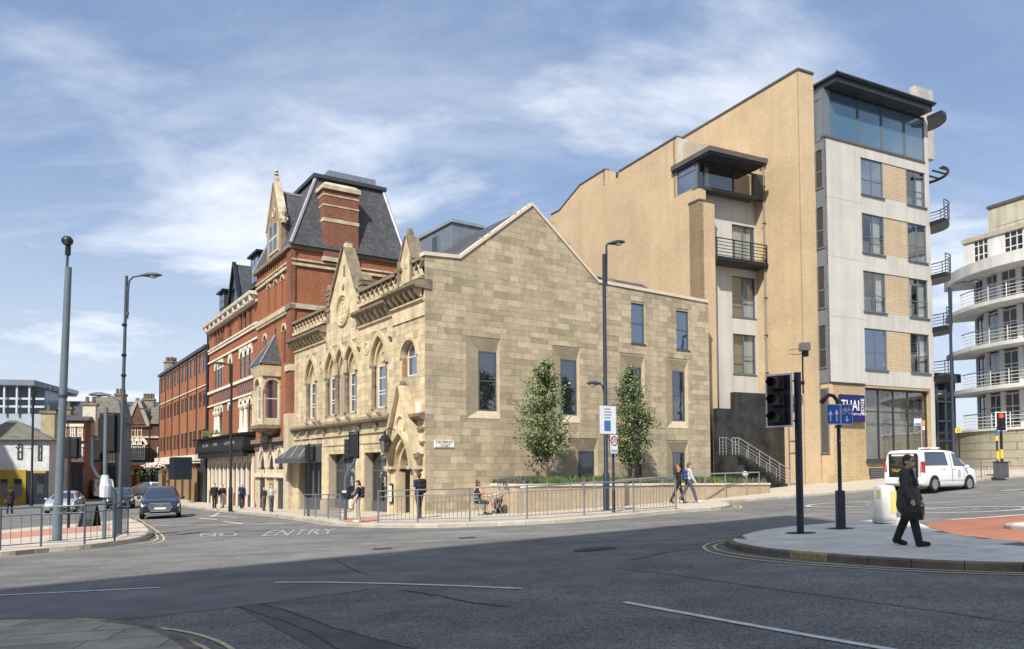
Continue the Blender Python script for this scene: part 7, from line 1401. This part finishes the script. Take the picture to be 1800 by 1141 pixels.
# trees
BARK = mat('bark', (.13, .09, .06), .9, .3, 12, bump=.4, bs=30); LV = [mat('tree_leaf_%d' % i, c, .6, .25, 6) for i, c in enumerate(((.06, .09, .035), (.10, .14, .055), (.15, .20, .085), (.21, .26, .12)))]
def tree(label, px, ybase, ytop, w, seed):
    rng = random.Random(seed); n_ = 2.3; s, zb = FG(px, ybase, n_); zb = PT(s)-.1; zt = FG(px, ytop, n_)[1]; Ht = zt-zb; p = WG(s, n_); t = thing('sapling_tree', label, 'tree', (p.x, p.y, zb), 0, 'young trees in the planter')
    lean = Vector((rng.uniform(-.12, .12), 0, 0)); trunk = [Vector((0, 0, -.1)), Vector((.02, 0, Ht*.3)), lean*.5+Vector((0, 0, Ht*.6)), lean+Vector((0, 0, Ht*.97))]; MB().tube(trunk, [.055, .045, .032, .008], 8).build('trunk', BARK, t, smooth=True)
    br = MB(); lf = MB(); tips = []
    prof = lambda f: w*(.55+.45*(f-.25)/.2) if f < .45 else w*((1-(f-.45)/.57)**.75+.04)
    for i in range(120):
        f = rng.uniform(.27, .97); a = i*2.4+rng.uniform(-.4, .4); r = max(.08, prof(f)*rng.uniform(.45, 1.15)); base_ = Vector((0, 0, Ht*(f-.08)))+lean*f; e = base_+Vector((r*math.cos(a), r*math.sin(a), Ht*rng.uniform(.02, .12)-r*.12)); mid = base_.lerp(e, .5)+Vector((0, 0, -.02+rng.uniform(-.04, .1)))
        br.tube([base_, mid, e], [.016, .01, .004], 5)
        for k in range(rng.randint(48, 74)):
            q = rng.random()**.6; c = (base_.lerp(mid, q*2) if q < .5 else mid.lerp(e, q*2-1))+Vector((rng.gauss(0, .11), rng.gauss(0, .11), rng.gauss(0, .10))); d = Vector((rng.gauss(0, 1), rng.gauss(0, 1), rng.gauss(-.4, .8))).normalized(); u = d.cross(Vector((rng.gauss(0, 1), rng.gauss(0, 1), rng.gauss(0, 1)))).normalized(); L_ = rng.uniform(.07, .14); W_ = L_*.38
            lf.cur = rng.choice((0, 1, 1, 2, 2, 3)); lf.poly([c, c+d*L_*.5+u*W_, c+d*L_, c+d*L_*.5-u*W_])
    br.build('branches', BARK, t); me = lf.mesh('crown', fix=False)
    for q in LV: me.materials.append(q)
    put('crown', me, t)
tree('slender young tree left of the lamp post before the stone wall', 961, 842, 625, 1.5, 31); tree('slender young tree right of the parking sign before the stone wall', 1113, 840, 642, 1.4, 57)
for q in LV:
    b = q.node_tree.nodes['Principled BSDF']; b.inputs['Subsurface Weight'].default_value = 0; b.inputs['Transmission Weight'].default_value = .0
# ================================================================== people
SKIN = mat('skin', (.57, .35, .25), .55, .08, 8); 
def cap(mb, a, b, ra, rb, sq=None, n=10, k=6):
    a, b = Vector(a), Vector(b); t = (b-a).normalized() if (b-a).length > 1e-6 else Vector((0, 0, 1)); L = (b-a).length; rings = []
    up = Vector((0, 1, 0)) if abs(t.y) < .9 else Vector((1, 0, 0)); x = t.cross(up).normalized(); y = x.cross(t).normalized(); P = []
    for i in range(4): q = -math.pi/2+(math.pi/2)*(i+.3)/4; P.append((a+t*ra*math.sin(q), ra*math.cos(q)))
    for i in range(k+1): P.append((a.lerp(b, i/k), ra+(rb-ra)*i/k))
    for i in range(4): q = (math.pi/2)*(i+.7)/4; P.append((b+t*rb*math.sin(q), rb*math.cos(q)))
    for c, r in P:
        ring = []
        for j in range(n):
            d = x*math.cos(6.28318*j/n)+y*math.sin(6.28318*j/n)
            if sq: d = Vector((d.x*sq[0], d.y*sq[1], d.z))
            ring.append(c+d*r)
        rings.append(ring)
    mb.loft(rings)
def soft(name, mb, m, par, vox, it=3):
    o = mb.build(name, m, par); r = o.modifiers.new('remesh', 'REMESH'); r.mode = 'VOXEL'; r.voxel_size = vox; r.use_smooth_shade = True
    s = o.modifiers.new('smooth', 'SMOOTH'); s.iterations = it; s.factor = .5; return o
def V3(*a): return Vector(a)
def rotx(v, deg): c, s = math.cos(R(deg)), math.sin(R(deg)); return Vector((v.x, v.y*c-v.z*s, v.y*s+v.z*c))
cap0 = cap
def person(label, loc, face, height=1.75, legs=((0, 0), (0, 0)), arms=((5, 10), (5, 10)), top=(.02, .025, .06), bottom=(.1, .1, .1), shoes=(.02, .02, .02), hair=(.06, .035, .02), sleeves='long', shorts=False, coat=0, vox=.018, tail=False, bun=False, bald=False, seat=False, turn=0, group='pedestrians', armout=(8, 8), name='person', skin=SKIN, skirt=False, hands=False, prone=0, bulk=1.):
    """faces local -Y. legs: (thigh swing forward, knee bend) for right (-x) and left (+x); arms: (swing forward, elbow bend)"""
    t = thing(name, label, 'person', loc, face, group); sc = height/1.75; t.scale = (sc, sc, sc)
    def cap(mb, p, q, ra, rb, *k, _c=cap0): f = bulk if mb is topm or mb is bot else 1.; _c(mb, p, q, ra*f, rb*f, *k)
    body = MB(); topm = MB(); bot = MB(); sho = MB()
    J = {}; lowest = 9
    for i, s in enumerate((-1, 1)):
        hip = V3(s*.088, 0, .92); th, kn = legs[i]; d1 = rotx(V3(0, 0, -1), -th); d1 = Vector((s*.02, d1.y, d1.z)).normalized(); knee = hip+d1*.44; d2 = rotx(V3(0, 0, -1), -(th-kn)); ank = knee+d2*.43; ft = rotx(V3(0, -1, 0), -(max(-35, (th-kn)*.6)) if (th-kn) < 0 else -(th-kn)*.5); toe = ank+V3(s*.02, 0, -.04)+ft*.17
        J[s] = (hip, knee, ank, toe); lowest = min(lowest, ank.z-.085, toe.z-.035)
    dz = -lowest; Z = V3(0, 0, dz)
    for s in (-1, 1):
        hip, knee, ank, toe = [q+Z for q in J[s]]
        cap(body, hip, knee, .078, .052); cap(body, knee, ank, .054, .036); cap(body, ank, toe, .036, .03)
        cap(bot, hip, knee if not shorts else hip.lerp(knee, .92), .096 if not shorts else .1, .072 if not shorts else .085)
        if not shorts: cap(bot, knee, ank-V3(0, 0, .035), .072, .060)
        cap(sho, ank+V3(0, .015, -.02), toe, .056, .044, (1, 1)); cap(sho, ank+V3(0, .03, -.045), toe+V3(0, .03, -.012), .045, .04)
    pel = V3(0, .0, .95)+Z; tr = lambda v: v
    def UP(v): return rotx(v-pel, prone)+pel if prone else v
    chest = UP(V3(0, .01, 1.28)+Z); neck = UP(V3(0, .015, 1.47)+Z); hd = UP(V3(0, -.015, 1.615)+Z)
    cap(body, pel, UP(V3(0, 0, 1.1)+Z), .13, .115, (1.15, .82)); cap(body, UP(V3(0, 0, 1.1)+Z), chest, .12, .135, (1.2, .8)); cap(body, chest, UP(V3(0, .01, 1.4)+Z), .13, .085, (1.35, .8)); cap(body, neck-V3(0, 0, .06), hd-V3(0, -.01, .06), .054, .05)
    cap(bot, pel+V3(0, 0, .06), pel-V3(0, 0, .02), .142, .135, (1.18, .9))
    cap(topm, pel+V3(0, 0, .04), UP(V3(0, 0, 1.12)+Z), .146, .132, (1.14, .86)); cap(topm, UP(V3(0, 0, 1.1)+Z), chest, .135, .15, (1.16, .84)); cap(topm, chest, UP(V3(0, .012, 1.40)+Z), .148, .092, (1.38, .84)); cap(topm, neck-V3(0, 0, .10), neck-V3(0, 0, .03), .08, .062)
    # head, rotated by turn
    hr_ = MB(); c, s_ = math.cos(R(turn)), math.sin(R(turn)); HT = lambda x, y, z: hd+V3(x*c-y*s_, x*s_+y*c, z)
    def hball(mb, x, y, z, r, sq=(1, 1, 1)): mb.ball(HT(x, y, z), r, 12, sq)
    hball(body, 0, 0, .02, .098, (.82, 1.0, 1.12)); hball(body, 0, -.03, -.055, .068, (.85, .95, .95)); cap(body, HT(0, -.092, .02), HT(0, -.112, -.022), .012, .017)
    for e in (-1, 1): hball(body, e*.08, .01, -.005, .026, (.5, 1, 1.2)); hball(body, e*.035, -.08, .03, .016)
    cap(body, HT(-.022, -.096, -.058), HT(.022, -.096, -.058), .011, .011)
    hball(hr_, 0, .018, .048, .103, (.86, 1.02, 1.02)); hball(hr_, 0, .055, -.015, .08, (.95, .75, 1.05))
    if tail: cap(hr_, HT(0, .1, .04), HT(0, .15, -.16), .035, .022)
    if bun: hball(hr_, 0, .06, .16, .05)
    for i, s in enumerate((-1, 1)):
        sh = UP(V3(s*.185, .01, 1.405)+Z); sw, el = arms[i]; o = armout[i]; d1 = rotx(V3(s*math.sin(R(o)), 0, -math.cos(R(o))), -sw); elb = sh+d1*.29; d2 = rotx(V3(s*math.sin(R(o*.3)), 0, -1), -(sw+el)).normalized(); wr = elb+d2*.255; hnd = wr+d2*.085; J['w%d' % s] = wr; J['h%d' % s] = hnd; J['e%d' % s] = elb; J['s%d' % s] = sh
        cap(body, sh, elb, .05, .04); cap(body, elb, wr, .041, .029); fw = d2; side = Vector((0, 1, 0)).cross(fw).normalized() if abs(fw.y) < .9 else Vector((1, 0, 0)); nrm = fw.cross(side).normalized()
        cap(body, wr, wr+fw*.06, .031, .034, None, 8, 2)
        for k, (off, L_) in enumerate(((-.027, .068), (-.009, .08), (.009, .076), (.026, .06))):      # four fingers, curled, and a thumb
            b0 = wr+fw*.075+nrm*off*s; b1 = b0+fw*L_*.5-side*s*.008; b2 = b1+fw*L_*.38-side*s*.03; cap(body, b0, b1, .0105, .01, None, 6, 2); cap(body, b1, b2, .01, .0085, None, 6, 2)
        th_ = wr+fw*.03+nrm*.03; cap(body, th_, th_+fw*.045+nrm*.028, .013, .011, None, 6, 2); cap(body, th_+fw*.045+nrm*.028, th_+fw*.075+nrm*.02, .011, .009, None, 6, 2)
        if sleeves: 
            cap(topm, sh+V3(-s*.03, 0, -.01), sh, .085, .07); cap(topm, sh, elb if sleeves == 'long' else sh.lerp(elb, .72), .068, .056)
            if sleeves == 'long': cap(topm, elb, wr-d2*.01, .057, .045)
    if coat:
        for i in range(5):
            z0 = 1.0-(1.0-coat)*i/5; z1 = 1.0-(1.0-coat)*(i+1)/5; cap(topm, V3(0, .005, z0)+Z, V3(0, .005, z1+.06)+Z, .165+.006*i, .168+.006*i, (1.2, .95), 12, 2)
    soft('body', body, skin, t, min(vox, .014) if hands else vox); nm = name
    tm = mat('cloth_%.2f_%.2f_%.2f' % top, top, .85, .2, 14, bump=.25, bs=24); bm_ = mat('cloth_%.2f_%.2f_%.2f' % bottom, bottom, .85, .22, 14, bump=.25, bs=24)
    T_ = soft('coat' if coat else 'top', topm, tm, t, vox); soft('shorts' if shorts else 'trousers', bot, bm_, t, vox); soft('shoes', sho, mat('shoe_%.2f_%.2f' % shoes[:2], shoes, .6, .1), t, vox*.9, 2)
    if not bald: soft('hair', hr_, mat('hair_%.2f_%.2f' % hair[:2], hair, .7, .3, 30, bump=.4, bs=60), t, vox*.8, 2)
    J.update(Z=Z, hd=hd, HT=HT, chest=chest, neck=neck, pel=pel); return t, J
def bag(par, name, m, c, w, d, h, vox=.02):
    b = MB(); c = Vector(c)
    for z in (-h*.32, 0, h*.32): cap(b, c+V3(-w*.28, 0, z), c+V3(w*.28, 0, z), d*.5, d*.5, None, 10, 2)
    return soft(name, b, m, par, vox)
def pz(px, py): return gp(px, py, H)
face = lambda dx, dy: math.atan2(dx, -dy)
# ---- man in the dark coat on the right island
hgt = (960-803)/1350*pz(1600, 959).y
mn_, J = person('man in a dark overcoat and glasses carrying a black briefcase, walking', pz(1599, 959.5), face(.66, -.75), hgt, ((17, 5), (-15, 9)), ((4, 28), (6, 18)), (.055, .055, .053), (.024, .024, .026), (.012, .012, .012), (.07, .04, .022), coat=.72, vox=.012, bulk=1.17, group=None, turn=-4, hands=True, armout=(9, 8))
Z = J['Z']; HT = J['HT']
sh = MB(); cap(sh, V3(0, -.118, 1.45)+Z, V3(0, -.148, 1.2)+Z, .055, .022, (1, .5)); soft('shirt', sh, mat('shirt_blue', (.36, .40, .50), .8, .1), mn_, .01); ti = MB(); cap(ti, V3(0, -.15, 1.42)+Z, V3(0, -.17, 1.17)+Z, .018, .03, (1, .5)); soft('tie', ti, mat('tie_slate', (.07, .09, .14), .7, .1), mn_, .008)
for e in (-1, 1): 
    lp = MB(); cap(lp, V3(e*.075, -.112, 1.45)+Z, V3(e*.05, -.168, 1.16)+Z, .028, .02, (1, .6)); soft('lapel', lp, MATS['cloth_0.04_0.04_0.03'] if 'cloth_0.04_0.04_0.03' in MATS else mat('lapel_dark', (.03, .03, .03), .85, .2), mn_, .01)
    MB().tube([HT(e*.035+.028*math.cos(a*.628), -.108, .028+.02*math.sin(a*.628)) for a in range(11)], .004, 5, False).build('spectacles', BLK, mn_); MB().tube([HT(e*.062, -.1, .03), HT(e*.084, .0, .02)], .003, 5).build('spectacles_arm', BLK, mn_); MB().ball(HT(e*.035, -.094, .03), .011, 8).build('eye', mat('eye_dark', (.03, .02, .015), .3, 0), mn_)
MB().tube([HT(-.01, -.108, .03), HT(.01, -.108, .03)], .004, 5).build('spectacles_bridge', BLK, mn_)
def to_world(par, v): return Matrix.Translation(par.location)@Matrix.Rotation(par.rotation_euler[2], 4, 'Z')@Matrix.Scale(par.scale[0], 4)@Vector(v)
hw_ = to_world(mn_, J['h-1']); bc = thing('briefcase', 'black leather briefcase held in the hand of the man in the overcoat', 'briefcase', hw_, face(.66, -.75)); bc.scale = (.8, .72, .78); LEA = mat('leather_black', (.013, .012, .012), .45, .15, 8, bump=.15)
MB().loft([[(-.06, -.20, -.36), (.05, -.20, -.36), (.05, .20, -.36), (-.06, .20, -.36)], [(-.07, -.21, -.2), (.06, -.21, -.2), (.06, .21, -.2), (-.07, .21, -.2)], [(-.035, -.19, -.06), (.03, -.19, -.06), (.03, .19, -.06), (-.035, .19, -.06)]]).build('case', LEA, bc, bevel=.015); MB().tube([(0, -.1, -.06), (0, -.09, -.0), (0, .0, .015), (0, .09, 0), (0, .1, -.06)], .011, 6).build('handle', LEA, bc); MB().box(.052, -.21, -.25, .068, .21, -.07).build('flap', LEA, bc, bevel=.006); MB().box(.066, -.03, -.27, .074, .03, -.21).build('clasp', RIM, bc)
# ---- woman waiting at the crossing
h_ = (918-846)/1350*pz(629, 918).y
t, J = person('woman in navy top and grey trousers waiting at the crossing with backpack', pz(629, 918.5), face(-.95, -.15), h_, ((2, 2), (-4, 2)), ((8, 35), (4, 25)), (.015, .018, .055), (.30, .27, .26), (.50, .44, .36), (.055, .025, .015), tail=True, sleeves='short')
bag(t, 'backpack', mat('pack_navy', (.012, .013, .03), .8, .2), V3(0, .19, 1.24)+J['Z'], .30, .2, .46)
p = to_world(t, J['h-1']+V3(0, -.02, -.16)); b_ = thing('shopping_bag', 'cream cloth bag held by the woman at the crossing', 'bag', p, face(-.95, -.15)); bag(b_, 'pouch', mat('cloth_cream', (.50, .45, .36), .85, .15, 9), (0, 0, 0), .22, .22, .32); MB().tube([(-.08, 0, .12), (0, 0, .2), (.08, 0, .12)], .012, 5).build('strap', MATS['cloth_cream'], b_)
# ---- man with black backpack by the portal
h_ = (912-832)/1350*pz(737, 911).y
t, J = person('man in navy shirt with black backpack walking past the arched doorway', pz(737, 911), face(-.55, .83), h_, ((14, 6), (-14, 12)), ((12, 30), (-8, 20)), (.02, .03, .075), (.025, .028, .035), (.05, .05, .05), (.07, .035, .02), sleeves='short', turn=-25)
bag(t, 'backpack', mat('pack_black', (.01, .01, .011), .8, .2), V3(0, .2, 1.22)+J['Z'], .32, .24, .52)
# ---- the pair walking up the hill
h_ = (884-820)/1350*pz(1194, 884).y
t, J = person('red haired person dressed in black walking beside the guardrail end', pz(1193, 885), face(.9, .2), h_, ((16, 6), (-18, 14)), ((-10, 10), (14, 18)), (.012, .012, .013), (.016, .012, .013), (.12, .03, .04), (.42, .12, .03), tail=False, bun=True)
p = to_world(t, J['h-1']+V3(0, 0, -.05)); b_ = thing('shoulder_bag', 'black shoulder bag carried by the red haired person', 'bag', to_world(t, V3(-.2, .16, .95)+J['Z']), face(.9, .2)); bag(b_, 'pouch', MATS['pack_black'], (0, 0, 0), .26, .16, .24); MB().tube([(0, 0, .1), (.05, -.05, .55)], .012, 5).build('strap', MATS['pack_black'], b_)
h_ = (884-813)/1350*pz(1212, 884).y
t, J = person('person in pale grey hoodie with blue backpack striding uphill', pz(1212, 884.5), face(.92, .1), h_, ((22, 4), (-24, 10)), ((14, 20), (-12, 12)), (.42, .44, .46), (.075, .075, .11), (.55, .53, .54), (.10, .08, .05))
bag(t, 'backpack', mat('pack_blue', (.03, .045, .17), .8, .15), V3(0, .19, 1.22)+J['Z'], .3, .2, .46)
# ---- people further down the street
for (px, yt, yb, lab, kw) in (
    (377, 850, 894, 'man all in black walking under the pub fascia', dict(top=(.014, .014, .015), bottom=(.014, .014, .016), hair=(.03, .02, .015))),
    (391, 852, 893, 'person in black jacket and pale trousers walking under the pub fascia', dict(top=(.016, .015, .015), bottom=(.38, .37, .40), hair=(.05, .03, .02))),
    (425, 850, 894, 'white haired man in a navy suit standing beside the lamp post', dict(top=(.015, .025, .07), bottom=(.012, .016, .035), hair=(.55, .53, .5), arms=((20, 70), (4, 10)))),
    (464, 856, 898, 'woman in a dark cardigan walking past the pointed arches', dict(top=(.03, .022, .024), bottom=(.10, .085, .08), hair=(.05, .025, .015), tail=True)),
    (477, 852, 900, 'man in pale shirt and jeans walking past the pointed arches', dict(top=(.36, .41, .44), bottom=(.07, .09, .11), hair=(.08, .04, .025), sleeves='short'))):
    p = pz(px, yb); a = dict(legs=((13, 4), (-12, 10)), arms=((-8, 12), (10, 15)), vox=.022); a.update(kw); person(lab, p, face(.5, -.85), (yb-yt)/1350*p.y, **a)
p = gp(17, 903); person('person in a long black coat at the left edge in front of the yellow shop', p, face(-.3, .9), (903-856)/1350*p.y, ((8, 2), (-8, 4)), top=(.012, .012, .013), bottom=(.012, .012, .013), coat=.6, hair=(.02, .015, .012), vox=.022)
# ---- seated woman at the bistro table
sv, zc = .95, 0; pw = WG(*LG(pz(840, 906))); n0 = LG(pw)[1]; zg = gz(pw.x, pw.y)+H
chairp = Vector((pw.x, pw.y, zg)); fx = face(FG.d.x, FG.d.y)
ch = thing('bistro_chair', 'grey folding bistro chair under the seated woman', 'chair', chairp, fx, 'bistro furniture'); CHM = mat('chair_grey', (.32, .33, .32), .5, .2, metal=.3)
for i in range(6): MB().box(-.2, -.2+i*.07, .43, .2, -.15+i*.07, .45).build('seat_slat', CHM, ch)
for s in (-1, 1): MB().tube([(s*.19, -.2, 0), (s*.19, .2, .85)], .012, 5).build('leg', CHM, ch); MB().tube([(s*.17, .2, 0), (s*.17, -.18, .44)], .012, 5).build('leg', CHM, ch)
for z in (.6, .72, .84): MB().box(-.19, .1+(z-.45)*.25, z-.025, .19, .115+(z-.45)*.25, z+.025).build('back_slat', CHM, ch)
def seated(label, loc, fz, **kw):
    t, J = person(label, loc, fz, kw.pop('height', 1.66), ((82, 84), (84, 88)), kw.pop('arms', ((28, 55), (22, 80))), **kw); return t, J
tw, J = seated('woman in a black sleeveless top with hair in a bun seated at the bistro table', chairp, fx, top=(.014, .012, .013), bottom=(.05, .06, .07), shoes=(.04, .04, .04), hair=(.10, .05, .02), sleeves=None, shorts=True, bun=True, group=None)
tbp = chairp+FG.d*.80; tb = thing('bistro_table', 'small grey folding bistro table beside the planter end', 'table', tbp, fx, 'bistro furniture'); MB().lathe((0, 0, 0), [(.33, .70), (.34, .72), (.34, .735), (.33, .74)], 18).build('top', CHM, tb, smooth=True)
for s in (-1, 1): MB().tube([(s*.2, -.22, 0), (s*.16, .2, .7)], .013, 5).build('leg', CHM, tb); MB().tube([(s*.2, .22, 0), (s*.16, -.2, .7)], .013, 5).build('leg', CHM, tb)
cp = thing('paper_cup', 'white paper cup raised in the hand of the seated woman', 'cup', to_world(tw, J['h1']+V3(0, -.0, .05))); MB().lathe((0, 0, -.03), [(.03, 0), (.04, .1), (.042, .11), (.03, .115)], 10).build('cup', PLT, cp)
p2 = tbp+FG.d*.85-FG.nrm*.55; t, J = seated('companion in a white top seated behind the planter end', Vector((p2.x, p2.y, gz(p2.x, p2.y)+H)), face(-FG.d.x, -FG.d.y), top=(.55, .55, .54), bottom=(.10, .03, .03), shoes=(.03, .03, .03), hair=(.04, .03, .02), group=None); c2 = clone(ch, loc=t.location.copy(), rz=t.rotation_euler[2]); c2['label'] = 'second folding bistro chair half hidden behind the planter end'
# ================================================================== tidy the tree of parts: thing > part > sub-part, no deeper
def lift(o, to):
    M = o.parent.matrix_basis@o.matrix_basis; o.parent = to; o.matrix_basis = M
def depth(o):
    d = 0
    while o.parent is not None: o = o.parent; d += 1
    return d
for o in list(bpy.data.objects):
    if o.type == 'EMPTY' and o.parent is not None:          # an empty that only grouped parts
        for c in list(o.children): lift(c, o.parent)
        bpy.data.objects.remove(o)
for _ in range(3):
    for o in list(bpy.data.objects):
        if depth(o) >= 2 and len(o.children): lift(o, o.parent.parent)
